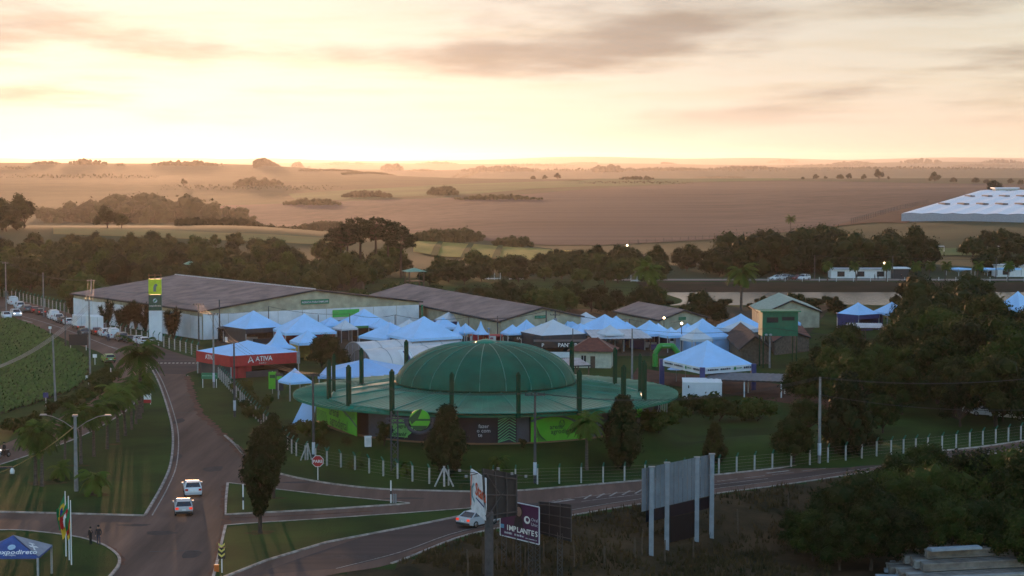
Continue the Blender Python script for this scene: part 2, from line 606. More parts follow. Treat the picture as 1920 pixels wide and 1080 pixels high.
# median with the palms
med = smooth_line(Q([(277, 682), (284, 692), (299, 722), (315, 770), (324, 815), (320, 870), (302, 915), (272, 967)]), 6)
med += Q([(270, 968), (120, 964), (0, 961), (-200, 956)])
med += smooth_line(Q([(-160, 920), (0, 873), (70, 850), (140, 825), (200, 795), (252, 758), (272, 715), (275, 690)]), 6)
island('median_island', med)
island('corner_island', smooth_line(Q([(-160, 1000), (0, 996), (60, 998), (140, 1008), (190, 1022), (218, 1040), (224, 1055), (215, 1072), (190, 1095), (120, 1130)]), 5) + Q([(-160, 1130)]))
island('traffic_island', Q([(427, 907), (470, 912), (517, 919), (620, 931), (747, 943), (766, 945), (747, 947), (600, 957), (423, 966), (424, 935)]))
island('grass_island', Q([(423, 987), (460, 984), (600, 975), (760, 964), (880, 955), (906, 953), (878, 966), (760, 990), (613, 1018), (500, 1052), (427, 1081), (370, 1105), (398, 1092), (411, 1040)]))
struct(kerb('kerb', up_edge[:-22]))
struct(kerb('kerb', smooth_line(Q([(444, 836), (452, 847), (466, 862)]), 4), wd=0.4))
struct(kerb('kerb', [Vector((p.x, p.y + 0.15, 0)) for p in low_edge[12:]], wd=0.25, h=0.1))
# painted markings
mk = MB()
for i in range(14):
    a, b = G(278 + 7.5 * i, 681.2), G(282.2 + 7.5 * i, 681.2)
    mk.box(((a.x + b.x) / 2, a.y, 0.047), (b.x - a.x, 0.75, 0.012))
hump = struct(mk.build('road_marking', mat('fresh_road_paint', (0.62, 0.55, 0.46), 0.7)))
hb = MB()
a, b = G(276, 681), G(384, 681)
for k in range(10):
    pass
mk = MB()
line_ribbon(mk, smooth_line(Q([(0, 584), (60, 598), (120, 617), (180, 640), (235, 662)]), 5), 0.22, 0.042)
struct(mk.build('road_marking', M_PAINT))
mk = MB()
line_ribbon(mk, smooth_line(Q([(352, 704), (358, 730), (371, 768), (388, 787), (412, 810), (440, 835)]), 5), 0.14, 0.042)
struct(mk.build('road_marking', M_PAINT))
mk = MB()
line_ribbon(mk, [p + Vector((0.7, 0, 0)) for p in med[:43]], 0.14, 0.042)
struct(mk.build('road_marking', M_PAINT))
mk = MB()
line_ribbon(mk, [p + (lane_b[i] - lane_a[i]) * 0.06 for i, p in enumerate(lane_a)], 0.14, 0.043)
struct(mk.build('road_marking', M_PAINT))
ctr = smooth_line(Q([(1030, 941), (1078, 934), (1202, 920), (1345, 903), (1503, 884), (1690, 861), (1860, 838)]), 12)
mk = MB()
for i in range(0, len(ctr) - 3, 4):
    line_ribbon(mk, ctr[i:i + 4], 0.16, 0.044)
line_ribbon(mk, Q([(1022, 945), (1076, 937)]), 0.5, 0.044)
for x in range(1095, 1215, 24):
    y = 936 - (x - 1080) * 0.108
    line_ribbon(mk, Q([(x, y + 2), (x + 14, y - 6)]), 0.25, 0.044)
line_ribbon(mk, smooth_line(Q([(1090, 941), (1202, 927), (1345, 909), (1440, 898)]), 6), 0.14, 0.044)
line_ribbon(mk, Q([(1437, 888), (1480, 883)]), 0.5, 0.044)
struct(mk.build('road_marking', M_PAINT))
for pts in ([(205, 650), (222, 654), (240, 651)], [(42, 600), (60, 605)]):
    mk = MB()
    line_ribbon(mk, Q(pts), 0.5, 0.044)
    struct(mk.build('road_marking', M_PAINT))
# repaired cracks across the avenue
mk = MB()
for pts in ([(330, 740), (350, 741), (368, 744)], [(280, 1035), (320, 1034), (375, 1033)], [(325, 775), (345, 774), (366, 775)]):
    line_ribbon(mk, smooth_line(Q(pts), 4), 0.16, 0.04)
struct(mk.build('tar_seam', mat('tar', (0.02, 0.018, 0.018), 0.6)))
# bare soil of the fair ground
struct(drape('dirt_path', Q([(1180, 715), (1250, 722), (1400, 745), (1560, 770)]), Q([(1195, 690), (1260, 700), (1400, 712), (1560, 735)]), M_SOIL, lift=0.06))
M_YARD = mat('trodden_yard', (0.075, 0.048, 0.034), 0.95, col2=(0.032, 0.034, 0.014), scale=0.12, detail=9, spec=0.1)
struct(drape('fair_ground', Q([(400, 648), (640, 660), (900, 668), (1250, 668), (1500, 650)]), Q([(430, 598), (640, 592), (900, 582), (1250, 578), (1560, 572)]), M_YARD, lift=0.05))

# soybean field: every drill row is a low ridge of leaves
M_SOY = mat('soy_leaves', (0.055, 0.125, 0.012), 0.8, col2=(0.024, 0.062, 0.006), scale=0.6, detail=8, spec=0.2)
M_SOYG = mat('field_soil', (0.018, 0.026, 0.007), 0.95, col2=(0.012, 0.017, 0.005), scale=0.5)
fo = smooth_line(Q([(-260, 553), (-120, 568), (0, 592), (37, 603), (80, 620), (112, 643), (150, 664), (166, 680), (163, 705), (150, 722), (110, 742), (0, 777), (-140, 812), (-300, 850)]), 5)
struct(MB().poly([(p.x, p.y, 0.02) for p in fo]).build('soy_field', M_SOYG))
def inside(x, y, poly):
    c, n = False, len(poly)
    for i in range(n):
        a, b = poly[i], poly[i - 1]
        if (a.y > y) != (b.y > y) and x < (b.x - a.x) * (y - a.y) / (b.y - a.y) + a.x:
            c = not c
    return c
def soy():
    rnd = random.Random(5)
    mb = MB()
    dv = (G(160, 705) - G(0, 640)).normalized()
    nv = Vector((-dv.y, dv.x, 0))
    c0 = G(60, 680)
    for r in range(-90, 200):
        for s in range(-70, 60):
            p = c0 + nv * (r * 0.8) + dv * (s * 1.3 + rnd.uniform(-.2, .2))
            if abs(p.x / p.y + 0.26) > 0.06 and p.x / p.y < -0.3:
                continue
            if inside(p.x, p.y, fo):
                h, ww = rnd.uniform(.35, .62), rnd.uniform(.22, .36)
                j = lambda: rnd.uniform(-.12, .12)
                a = p + dv * 0.7
                q = p - dv * 0.7
                mb.add([q - nv * ww + Vector((j(), j(), .02)), a - nv * ww + Vector((j(), j(), .02)), a + Vector((j(), j(), h + j())), q + Vector((j(), j(), h + j())),
                        a + nv * ww + Vector((j(), j(), .02)), q + nv * ww + Vector((j(), j(), .02))], [(0, 1, 2, 3), (3, 2, 4, 5)], True)
    o = mb.build('soy_plants', M_SOY)
    o['kind'] = 'stuff'
    tag(o, 'rows of green soybean plants in the roadside field', 'crop')
soy()

# ---------------------------------------------------------------- distant fields, lake
M_STUB = bpy.data.materials.new('harvested_field')
def stubble():
    m = M_STUB
    m.use_nodes = True
    t = m.node_tree
    b = t.nodes['Principled BSDF']
    b.inputs['Roughness'].default_value = 0.95
    b.inputs['Specular IOR Level'].default_value = 0.1
    tc = t.nodes.new('ShaderNodeTexCoord')
    mp = t.nodes.new('ShaderNodeMapping')
    mp.inputs['Rotation'].default_value = (0, 0, R(10))
    mp.inputs['Scale'].default_value = (0.0022, 0.045, 1)
    t.links.new(tc.outputs['Object'], mp.inputs[0])
    n = t.nodes.new('ShaderNodeTexNoise')
    n.inputs['Scale'].default_value = 1.0
    n.inputs['Detail'].default_value = 6
    t.links.new(mp.outputs[0], n.inputs['Vector'])
    n2 = t.nodes.new('ShaderNodeTexNoise')
    n2.inputs['Scale'].default_value = 0.004
    n2.inputs['Detail'].default_value = 6
    t.links.new(tc.outputs['Object'], n2.inputs['Vector'])
    ad = t.nodes.new('ShaderNodeMath')
    ad.operation = 'MULTIPLY_ADD'
    t.links.new(n2.outputs['Fac'], ad.inputs[0])
    ad.inputs[1].default_value = 0.6
    t.links.new(n.outputs['Fac'], ad.inputs[2])
    r = t.nodes.new('ShaderNodeValToRGB')
    r.color_ramp.elements[0].position, r.color_ramp.elements[1].position = 0.6, 1.0
    r.color_ramp.elements[0].color = (0.044, 0.028, 0.025, 1)
    r.color_ramp.elements[1].color = (0.100, 0.064, 0.053, 1)
    t.links.new(ad.outputs[0], r.inputs[0])
    t.links.new(r.outputs[0], b.inputs['Base Color'])
stubble()
T = lambda pts: [GT(x, y) for x, y in pts]
struct(drape('harvested_field', T([(380, 405), (520, 425), (700, 432), (900, 452), (1080, 462), (1280, 453), (1440, 440), (1600, 420), (1700, 395), (1800, 368), (1980, 352)]),
             T([(420, 385), (560, 381), (720, 375), (860, 371), (1000, 364), (1150, 352), (1300, 343), (1460, 340), (1600, 341), (1750, 344), (1980, 347)]), M_STUB, n=80, k=30, lift=0.3))
M_GF = mat('green_field', (0.045, 0.10, 0.03), 0.95, col2=(0.03, 0.066, 0.02), scale=0.006, detail=6, spec=0.1)
struct(drape('green_field', T([(560, 378), (720, 371), (900, 364), (1100, 350), (1300, 341), (1480, 338)]), T([(540, 364), (720, 353), (900, 344), (1100, 338), (1300, 334), (1480, 335)]), M_GF, n=60, k=16, lift=0.35))
M_YEL = mat('ripening_crop', (0.23, 0.19, 0.035), 0.9, col2=(0.13, 0.12, 0.025), scale=0.09, detail=6, stretch=(1, .12, 1), spec=0.1)
yf_a = [(775, 474), (840, 484), (900, 484), (1000, 490), (1080, 484), (1180, 494), (1230, 498)]
yf_b = [(775, 453), (840, 456), (900, 460), (1000, 467), (1080, 472), (1180, 485), (1230, 494)]
root = struct(drape('yellow_crop', T(yf_a), T(yf_b), M_YEL, n=50, k=10, lift=0.5))
for a, b in (((806, 482), (822, 455)), ((862, 487), (879, 459)), ((922, 487), (934, 462))):
    struct(drape('crop_track', T([a, (a[0] + 14, a[1])]), T([b, (b[0] + 10, b[1])]), M_GRASS, n=3, k=16, lift=0.8))
struct(drape('sunlit_pasture', T([(100, 440), (280, 446), (420, 452), (560, 458), (640, 462)]), T([(100, 428), (280, 431), (420, 438), (560, 444), (640, 450)]), mat('sunlit_tint_pasture', (0.16, 0.14, 0.045), 0.95, spec=0.1, scale=0.02), n=30, k=8, lift=0.3))  # sunlight on this pasture is put into its brighter golden colour
struct(drape('sports_field', T([(1760, 480), (1830, 480), (1900, 478)]), T([(1752, 467), (1830, 466), (1896, 466)]), mat('sports_turf', (0.09, 0.13, 0.04), 0.95, spec=0.1), n=12, k=8, lift=0.3))
struct(drape('soil_strip', T([(1560, 426), (1640, 418), (1700, 419)]), T([(1640, 402), (1720, 388), (1800, 371)]), M_SOIL, n=20, k=8, lift=0.45))
# lake
M_WATER = mat('lake_water', (0.03, 0.035, 0.035), 0.22, var=0.1, bump=0.3, bscale=0.6, spec=1.0)
wl_ = [(40, 449), (300, 449), (300, 520), (40, 520)]
lake = struct(MB().poly([(x, y, -1.55) for x, y in wl_]).build('lake', M_WATER))
struct(drape('lake_bank', [Vector((36, 516, 0)), Vector((300, 516, 0))], [Vector((36, 541, 0)), Vector((300, 541, 0))], mat('dark_bank', (0.05, 0.03, 0.02), 0.95, col2=(0.022, 0.024, 0.010), scale=0.08, detail=9, spec=0.05), n=60, k=10, lift=0.12))
struct(drape('lake_road', [Vector((30, 548, 0)), Vector((330, 548, 0))], [Vector((30, 558, 0)), Vector((330, 558, 0))], mat('gravel_road', (0.24, 0.20, 0.17), 0.95), n=60, k=4, lift=0.2))

# rank dry grass on the bank below the highway
def tufts():
    rnd = random.Random(9)
    mb = MB()
    n = 0
    while n < 9000:
        px, py = rnd.uniform(560, 1560), rnd.uniform(915, 1100)
        p = G(px, py, -2.0)
        if p.y > 215 or bank_dist(p.x, p.y) < .6:
            n += 1
            continue
        if mnoise.noise(Vector((p.x / 5, p.y / 5, 2.0))) < rnd.uniform(-.5, .25):
            n += 1
            continue
        z = H(p.x, p.y)
        for k in range(3):
            a, h, ww = rnd.uniform(0, 6.28), rnd.uniform(.25, .7), rnd.uniform(.06, .16)
            q = Vector((p.x + rnd.uniform(-.3, .3), p.y + rnd.uniform(-.3, .3), z - .03))
            s = Vector((math.cos(a), math.sin(a), 0)) * ww
            t = Vector((rnd.uniform(-.2, .2), rnd.uniform(-.2, .2), h))
            mb.add([q - s, q + s, q + t], [(0, 1, 2)])
        n += 1
    o = mb.build('grass_tufts', mat('dry_tufts', (0.085, 0.055, 0.025), 0.95, col2=(0.018, 0.022, 0.008), scale=0.3, detail=6, spec=0.05))
    o['kind'] = 'stuff'
    tag(o, 'rank dry grass on the bank below the highway', 'grass')
tufts()

# red soil washed along the road edges, patched asphalt, worn turf
def ragged(name, line, w0, w1, z, m, seed):
    rnd = random.Random(seed)
    pts = resample(line, max(8, int(sum((b - a).length for a, b in zip(line, line[1:])) / .9)))
    L, Rr = [], []
    for i, p in enumerate(pts):
        d = pts[min(i + 1, len(pts) - 1)] - pts[max(i - 1, 0)]
        n = Vector((-d.y, d.x, 0)).normalized()
        L.append((p.x + n.x * rnd.uniform(w0, w1), p.y + n.y * rnd.uniform(w0, w1), z))
        Rr.append((p.x - n.x * rnd.uniform(w0, w1), p.y - n.y * rnd.uniform(w0, w1), z))
    k = len(pts)
    struct(MB().add(Rr + L, [(i, i + 1, k + i + 1, k + i) for i in range(k - 1)]).build(name, m))
M_DUST = mat('red_dust', (0.16, 0.075, 0.048), 0.95, col2=(0.09, 0.048, 0.036), scale=0.6, detail=9, spec=0.05)
ragged('soil_edge', smooth_line(Q([(352, 706), (360, 735), (373, 770), (390, 789), (414, 812), (440, 837), (458, 858), (484, 876)]), 6), .15, .8, .05, M_DUST, 1)
ragged('soil_edge', [p + Vector((0, .5, 0)) for p in low_edge[14:50]], .1, .5, .05, M_DUST, 2)
ragged('soil_edge', smooth_line(Q([(424, 968), (424, 985), (412, 1040), (400, 1085)]), 5), .1, .6, .05, M_DUST, 3)
ragged('soil_edge', smooth_line(Q([(424, 910), (422, 935), (421, 966)]), 5), .1, .6, .05, M_DUST, 4)
ragged('soil_edge', smooth_line(Q([(230, 1060), (228, 1045), (205, 1026), (160, 1011)]), 5), .05, .3, .05, M_DUST, 5)
ragged('soil_edge', smooth_line(Q([(440, 972), (560, 967), (700, 959)]), 5), .05, .45, .05, M_DUST, 6)
rp = random.Random(12)
for px, py, w_, h_ in ((335, 790, 1.6, 5), (400, 880, 2.4, 4), (300, 1000, 3, 2.2), (360, 1040, 2.0, 3.5), (250, 985, 3.5, 1.2), (560, 905, 4, 1.2), (650, 1045, 6, 1.6), (760, 935, 5, 1.0), (330, 860, 1.2, 6), (1010, 945, 4, 1.2)):
    c = G(px, py)
    struct(MB().poly([(c.x + w_ / 2 * math.cos(a) * rp.uniform(.75, 1.15), c.y + h_ / 2 * math.sin(a) * rp.uniform(.75, 1.15), .0405) for a in [i * math.pi / 6 for i in range(12)]]).build('asphalt_patch', mat('patched_asphalt', (0.085, 0.058, 0.049), 0.9, col2=(0.06, 0.043, 0.037), spec=0.1)))
for px, py, w_, h_ in ((90, 908, 5, 3), (180, 930, 3, 2), (150, 875, 2.5, 2), (488, 1001, 3, 2.2), (215, 835, 2.2, 2), (515, 936, 2.5, 1.5), (60, 1050, 3, 2)):
    c = G(px, py)
    struct(MB().poly([(c.x + w_ / 2 * math.cos(a) * rp.uniform(.6, 1.2), c.y + h_ / 2 * math.sin(a) * rp.uniform(.6, 1.2), .137) for a in [i * math.pi / 7 for i in range(14)]]).build('worn_turf', mat('worn_turf', (0.06, 0.05, 0.022), 0.95, col2=(0.03, 0.036, 0.011), scale=1.2, detail=8, spec=0.05)))
# ---------------------------------------------------------------- trees
L_DARK = leafmat('dark_leaves', (0.006, 0.013, 0.003), (0.024, 0.038, 0.008))
L_MID = leafmat('mid_leaves', (0.009, 0.020, 0.004), (0.046, 0.068, 0.012), scale=.55)
L_OLIVE = leafmat('olive_leaves', (0.012, 0.018, 0.005), (0.060, 0.064, 0.014), scale=.55)
L_CON = leafmat('conifer_needles', (0.005, 0.012, 0.003), (0.016, 0.028, 0.007), trans=0.1)
L_PALM = leafmat('palm_fronds', (0.022, 0.048, 0.007), (0.075, 0.12, 0.018), scale=0.8)
M_BARK = mat('bark', (0.075, 0.055, 0.042), 0.95, col2=(0.035, 0.027, 0.022), scale=3, bump=0.03, spec=0.1, stretch=(1, 1, .25))
M_PBARK = mat('palm_bark', (0.12, 0.095, 0.075), 0.95, col2=(0.05, 0.04, 0.033), scale=2.5, bump=0.03, spec=0.1, stretch=(.4, .4, 3))

def ico(sub):
    bm = bmesh.new()
    bmesh.ops.create_icosphere(bm, subdivisions=sub, radius=1.0)
    v = [q.co.copy() for q in bm.verts]
    f = [tuple(x.index for x in q.verts) for q in bm.faces]
    bm.free()
    return v, f
ICO1, ICO2 = ico(1), ico(2)
def rand_dir(rnd):
    while True:
        v = Vector((rnd.uniform(-1, 1), rnd.uniform(-1, 1), rnd.uniform(-1, 1)))
        if 0.05 < v.length < 1:
            return v.normalized()
def leaf(mb, p, nrm, s, rnd):
    a = nrm.cross(rand_dir(rnd))
    if a.length < 1e-3:
        return
    a.normalize()
    b = nrm.cross(a)
    a, b = a * s * rnd.uniform(.7, 1.3), b * s * rnd.uniform(.35, .7)
    mb.add([p - a, p - b, p + a, p + b], [(0, 1, 2, 3)])
def clump(mb, c, r, n, ls, rnd, core=0.74, flat=1.0):
    o = Vector((rnd.uniform(0, 99), rnd.uniform(0, 99), 0))
    vs = []
    for v in ICO1[0]:
        k = r * core * (1 + 0.35 * mnoise.noise(v * 1.8 + o))
        vs.append((c.x + v.x * k, c.y + v.y * k, c.z + v.z * k * flat))
    mb.add(vs, ICO1[1])
    for _ in range(n):
        d = rand_dir(rnd)
        k = r * rnd.uniform(core * 0.9, 1.12) * (1 + 0.3 * mnoise.noise(d * 1.8 + o))
        leaf(mb, Vector((c.x + d.x * k, c.y + d.y * k, c.z + d.z * k * flat)), (d + rand_dir(rnd) * 0.9 + Vector((0, 0, .3))).normalized(), ls * rnd.uniform(.6, 1.3), rnd)
def limb(mb, a, b, r0, r1, rnd, n=5):
    m = a.lerp(b, 0.5) + Vector((rnd.uniform(-1, 1), rnd.uniform(-1, 1), rnd.uniform(0, 1))) * (b - a).length * 0.08
    mb.tube([a, m, b], [r0, (r0 + r1) / 2, r1], n)
def broad_tree(seed, w, h, base, nc, n, ls, top=1.0, cr=(0.2, 0.34)):
    """unit-ish broadleaf: crown w wide, h tall in all, first branches at base; returns trunk and crown meshes"""
    rnd = random.Random(seed)
    t, c = MB(), MB()
    fork = Vector((rnd.uniform(-.2, .2), rnd.uniform(-.2, .2), base))
    t.tube([(0, 0, -0.4), (0.03, 0, 0.1), fork], [0.045 * h * .75, 0.036 * h * .75, 0.028 * h * .75], 7)
    ch = h - base
    for i in range(nc):
        d = rand_dir(rnd)
        d.z = abs(d.z) * 1.5 - 0.62
        k = rnd.uniform(.45, .82) if i > nc // 4 else rnd.uniform(0.0, .4)
        r = w * rnd.uniform(*cr) * 0.62
        p = Vector((d.x * k * w * .5, d.y * k * w * .5, base + ch * (0.40 + 0.56 * d.z * k * top)))
        p.z = min(p.z, h - r * 0.8)
        clump(c, p, r, n, ls, rnd, flat=rnd.uniform(.7, .95))
        if i % 3 == 0:
            limb(t, fork, p, 0.016 * h, 0.006 * h, rnd)
    return t.mesh('trunk'), c.mesh('crown')
def umbrella_tree(seed):
    """araucaria: a bare pole with flat plates of needles at the top"""
    rnd = random.Random(seed)
    t, c = MB(), MB()
    t.tube([(0, 0, -.4), (0, 0, 6), (0, 0, 11)], [.36, .26, .14], 7)
    for lv, (z, rr, m) in enumerate(((8.6, 3.6, 9), (9.7, 4.4, 10), (10.7, 4.2, 9), (11.4, 2.6, 6), (11.7, 0.6, 2))):
        for k in range(m):
            a = k * 2 * math.pi / m + rnd.uniform(-.25, .25) + lv
            e = Vector((math.cos(a) * rr, math.sin(a) * rr, z + rnd.uniform(.1, .7)))
            limb(t, Vector((0, 0, z - .7)), e, .09, .04, rnd, 4)
            clump(c, e, rnd.uniform(.75, 1.15), 30, .3, rnd, flat=.55)
            clump(c, e * 0.72 + Vector((0, 0, z * .28)), rnd.uniform(.5, .8), 14, .3, rnd, flat=.5)
    return t.mesh('trunk'), c.mesh('crown')
def cone_tree(seed, w, h, base, n, ls, belly=0.35, lumps=60):
    """conifer of upward sprays"""
    rnd = random.Random(seed)
    t, c = MB(), MB()
    t.tube([(0, 0, -.4), (0, 0, h * .9)], [.022 * h, .006 * h], 7)
    for i in range(lumps):
        q = (i + rnd.random()) / lumps
        z = base + (h - base) * q
        wd = w * .5 * (min(1, (q + .04) / belly) ** .6 if q < belly else (1 - (q - belly) / (1.02 - belly)) ** .75)
        a = i * 2.4 + rnd.uniform(-.4, .4)
        k = rnd.uniform(.45, .9)
        r = max(.12 * w, wd * .42) * rnd.uniform(.8, 1.2)
        clump(c, Vector((math.cos(a) * wd * k, math.sin(a) * wd * k, min(z, h - r))), r, n, ls, rnd, flat=1.25)
    return t.mesh('trunk'), c.mesh('crown')
def palm_tree(seed, h, fl, nf, r0=.2, droop=1.0, bend=0.0, lean=0.0):
    """trunk and a crown of arching fronds with leaflets"""
    rnd = random.Random(seed)
    t, c = MB(), MB()
    top = Vector((bend, lean, h))
    t.tube([(0, 0, -.3), (0, 0, .3), (bend * .25, lean * .25, h * .5), top], [r0 * 1.5, r0 * 1.1, r0 * .9, r0 * .8], 9)
    for i in range(nf):
        a = i * 2.399 + rnd.uniform(-.2, .2)
        up = rnd.uniform(-.35, 1.25) - 0.25 * (i % 3 == 0)
        L = fl * rnd.uniform(.8, 1.12)
        pts, d = [top.copy()], Vector((math.cos(a) * math.cos(up), math.sin(a) * math.cos(up), math.sin(up)))
        for s in range(7):
            pts.append(pts[-1] + d * L / 7)
            d = (d + Vector((0, 0, -.24 * droop))).normalized()
        c.tube(pts, [.05, .045, .04, .035, .03, .025, .02, .01], 4)
        for s in range(1, 8):
            for half in (0, .5):
                p = pts[s - 1].lerp(pts[s], half + .3)
                dd = (pts[s] - pts[s - 1]).normalized()
                sd = dd.cross(Vector((0, 0, 1)))
                sd = sd.normalized() if sd.length > .05 else Vector((1, 0, 0))
                ll = fl * .27 * math.sin(math.pi * min(.96, (s - .6 + half) / 7.6) ** .7) + .12
                for sg in (-1, 1):
                    e = p + (sd * sg + dd * .55 + Vector((0, 0, -.45 * droop + rnd.uniform(-.2, .25)))).normalized() * ll
                    wv = dd * (.05 + .022 * fl)
                    c.add([p - wv, p + wv, e + wv * .3, e - wv * .3], [(0, 1, 2, 3)])
    return t.mesh('trunk'), c.mesh('crown')

BROAD = [broad_tree(s, w, h, b, nc, 64, .30) for s, w, h, b, nc in ((1, 10, 9, 1.0, 28), (2, 12, 9.5, .9, 32), (3, 9, 10, 1.2, 28), (4, 13, 8.5, .8, 34), (5, 10, 11, 1.4, 30), (6, 8.5, 7.5, .7, 24), (7, 11, 8, .6, 30))]
DENSE = [broad_tree(s, w, h, b, nc, 260, .2, cr=(.13, .28)) for s, w, h, b, nc in ((11, 11, 10, 1.2, 42), (12, 13, 10.5, 1.3, 46), (13, 10, 11.5, 1.6, 42))]
SHRUB = [broad_tree(s, w, h, .25, nc, 60, .17, cr=(.25, .4)) for s, w, h, nc in ((21, 2.6, 2.0, 12), (22, 3.2, 1.7, 14), (23, 2.0, 2.4, 10))]
ARAU = [umbrella_tree(31), umbrella_tree(32)]
CYP = [cone_tree(41, 5.0, 8.6, .7, 60, .2, .38, 90), cone_tree(42, 4.2, 6.5, .3, 46, .2, .25, 60)]
PALM = [palm_tree(51, 5.6, 2.9, 32, .19, 1.15), palm_tree(52, 5.2, 2.7, 30, .18, 1.25, .5), palm_tree(53, 6.2, 3.0, 34, .2, 1.1, -.2)]
PALM_S = [palm_tree(55, 1.5, 1.9, 24, .26, 1.2), palm_tree(56, 1.1, 1.4, 22, .2, 1.1)]
def yucca_mesh(seed):
    rnd = random.Random(seed)
    t, c = MB(), MB()
    for k in range(5):
        a = k * 1.3
        e = Vector((math.cos(a) * rnd.uniform(.3, 1.1), math.sin(a) * rnd.uniform(.3, 1.1), rnd.uniform(1.8, 3.8)))
        t.tube([(0, 0, -.2), e * .5, e], [.10, .08, .06], 6)
        top_ = e
        for i in range(260):
            e = top_ * (1.0, .82, .64, .48)[i % 4]
            d = rand_dir(rnd)
            d.z = d.z * .8 + .2
            s = d.cross(Vector((0, 0, 1))).normalized() * .13
            c.add([e - s, e + s, e + d * rnd.uniform(.7, 1.15)], [(0, 1, 2)])
    return t.mesh('trunk'), c.mesh('crown')
YUC = [yucca_mesh(61), yucca_mesh(62)]

TR = random.Random(77)
def tree(name, proto, loc, s, label, cat='tree', group=None, leafm=L_MID, bark=M_BARK, rz=None, sz=None):
    r = empty(name, loc, TR.uniform(0, 6.28) if rz is None else rz, label, cat, group)
    r.scale = (s, s, sz or s)
    link('trunk', proto[0], bark, r)
    link('crown', proto[1], leafm, r)
    return r
def put(px, py, y=None):
    """a spot on the land: at the pixel, or under the pixel column at distance y"""
    if y is None:
        return GT(px, py)
    p = P(px, 540, y)
    return Vector((p.x, y, H(p.x, y)))

# median palms: pixel of trunk foot, height in metres
PALMS = [((67, 910), 6.1, 'leaning slender palm at the left end of the median row', 1), ((79, 912), 6.1, 'slender palm just right of the leaning median palm', 0), ((122, 867), 4.3, 'short palm with a white tag on its trunk on the median', 1),
         ((152, 870), 6.0, 'palm just behind the double armed lamp post', 2), ((176, 856), 5.6, 'palm next right of the lamp post on the median', 0), ((201, 842), 5.6, 'third palm right of the lamp post on the median', 2),
         ((221, 829), 6.2, 'fourth palm right of the lamp post on the median', 0), ((235, 817), 5.6, 'fifth palm right of the lamp post on the median', 1), ((247, 805), 5.6, 'sixth palm right of the lamp post on the median', 2),
         ((255, 795), 5.3, 'seventh palm right of the lamp post on the median', 0), ((262, 785), 9.2, 'tallest palm with the largest crown, near the median tip', 2), ((267, 774), 5.0, 'last palm of the row by the red and white board', 1)]
for i, ((x, y), h, lb, k) in enumerate(PALMS):
    tree('palm_tree', PALM[k], G(x, y, .12), h / (5.6, 5.2, 6.2)[k] * .95, lb, 'palm', 'palms along the median', L_PALM, M_PBARK)
tree('palm_tree', PALM_S[1], G(113, 900, .12), 1.15, 'small stubby palm on the median left of the lamp post', 'palm', None, L_PALM, M_PBARK)
tree('palm_tree', PALM_S[0], G(175, 928, .12), 1.15, 'low broad palm on the median right of the lamp post', 'palm', None, L_PALM, M_PBARK)

# the crooked pair of dark conifers on the islands
CROOK = cone_tree(44, 3.4, 10.2, 2.2, 60, .2, .55, 80)
tree('cypress_tree', CROOK, G(488, 1000, .12), .98, 'tall dark cypress standing alone on the lower grass island', 'tree', None, L_CON)
tree('cypress_tree', cone_tree(45, 3.2, 9.4, 1.6, 60, .2, .6, 70), G(513, 934, .12), .93, 'dark cypress on the triangular island, behind the tall one', 'tree', None, L_CON)

# planting round the arena
for px, py, k, s, lb in ((838, 893, 0, .92, 'dark conifer in front of the arena, left of its text panel'), (1168, 880, 0, .98, 'dark conifer hiding the right part of the arena wall'), (1340, 868, 1, .72, 'round topped golden conifer on the lawn right of the arena')):
    tree('conifer_tree', CYP[k], GT(px, py), s, lb, 'tree', None, L_CON if k == 0 else L_OLIVE)
tree('palm_tree', PALM[0], GT(1100, 880), .95, 'palm with drooping fronds before the right arena banner', 'palm', None, L_PALM, M_PBARK)
for px, py, k, s, lb in ((666, 878, 1, .95, 'small palm on the lawn behind the stop sign'), (754, 892, 1, .9, 'small palm on the lawn below the truss post'), (935, 884, 0, .8, 'spreading low palm on the lawn below the chevron wall panel')):
    tree('palm_tree', PALM_S[k], GT(px, py), s, lb, 'palm', None, L_PALM, M_PBARK)
for px, py, k, s, lb in ((650, 834, 0, .55, 'round clipped bush under the left green banner'), (980, 842, 2, .6, 'small bush under the chevron wall panel'), (720, 834, 2, 1.3, 'tall bush against the slate wall panel'), (1235, 812, 1, 1.7, 'bush at the right end of the arena wall'),
                         (1270, 790, 0, 1.5, 'bush right of the arena eave'), (1350, 790, 0, 2.1, 'large round bush below the white container'), (1300, 775, 1, 1.6, 'low bush left of the white container'), (1420, 790, 1, 1.9, 'wide bush under the grey shelter'), (1565, 835, 0, 1.0, 'pale round bush behind the roadside fence'),
                         (1640, 838, 1, .9, 'low bush in the shade behind the roadside fence')):
    tree('bush', SHRUB[k], GT(px, py), s, lb, 'bush', None, L_MID)
tree('shade_tree', DENSE[0], GT(1488, 868), .58, 'small round shade tree left of the roadside utility pole', 'tree', None, L_DARK)
tree('shade_tree', CYP[1], GT(1590, 850), 1.45, 'broad egg shaped conifer behind the utility pole', 'tree', None, L_CON)
for i, (px, py) in enumerate(((470, 770), (478, 782), (490, 798), (505, 815), (520, 828), (545, 838), (560, 812), (585, 822), (600, 848), (460, 752), (452, 738), (500, 770))):
    tree('hedge_bush', SHRUB[i % 3], GT(px, py), TR.uniform(.9, 1.35), 'garden bush %s' % ('inside the left fence, %s from the corner' % ('first', 'second', 'third', 'fourth', 'fifth', 'sixth', 'seventh', 'eighth', 'ninth', 'tenth', 'eleventh', 'twelfth')[i]), 'bush', 'bushes inside the left fence', L_MID)
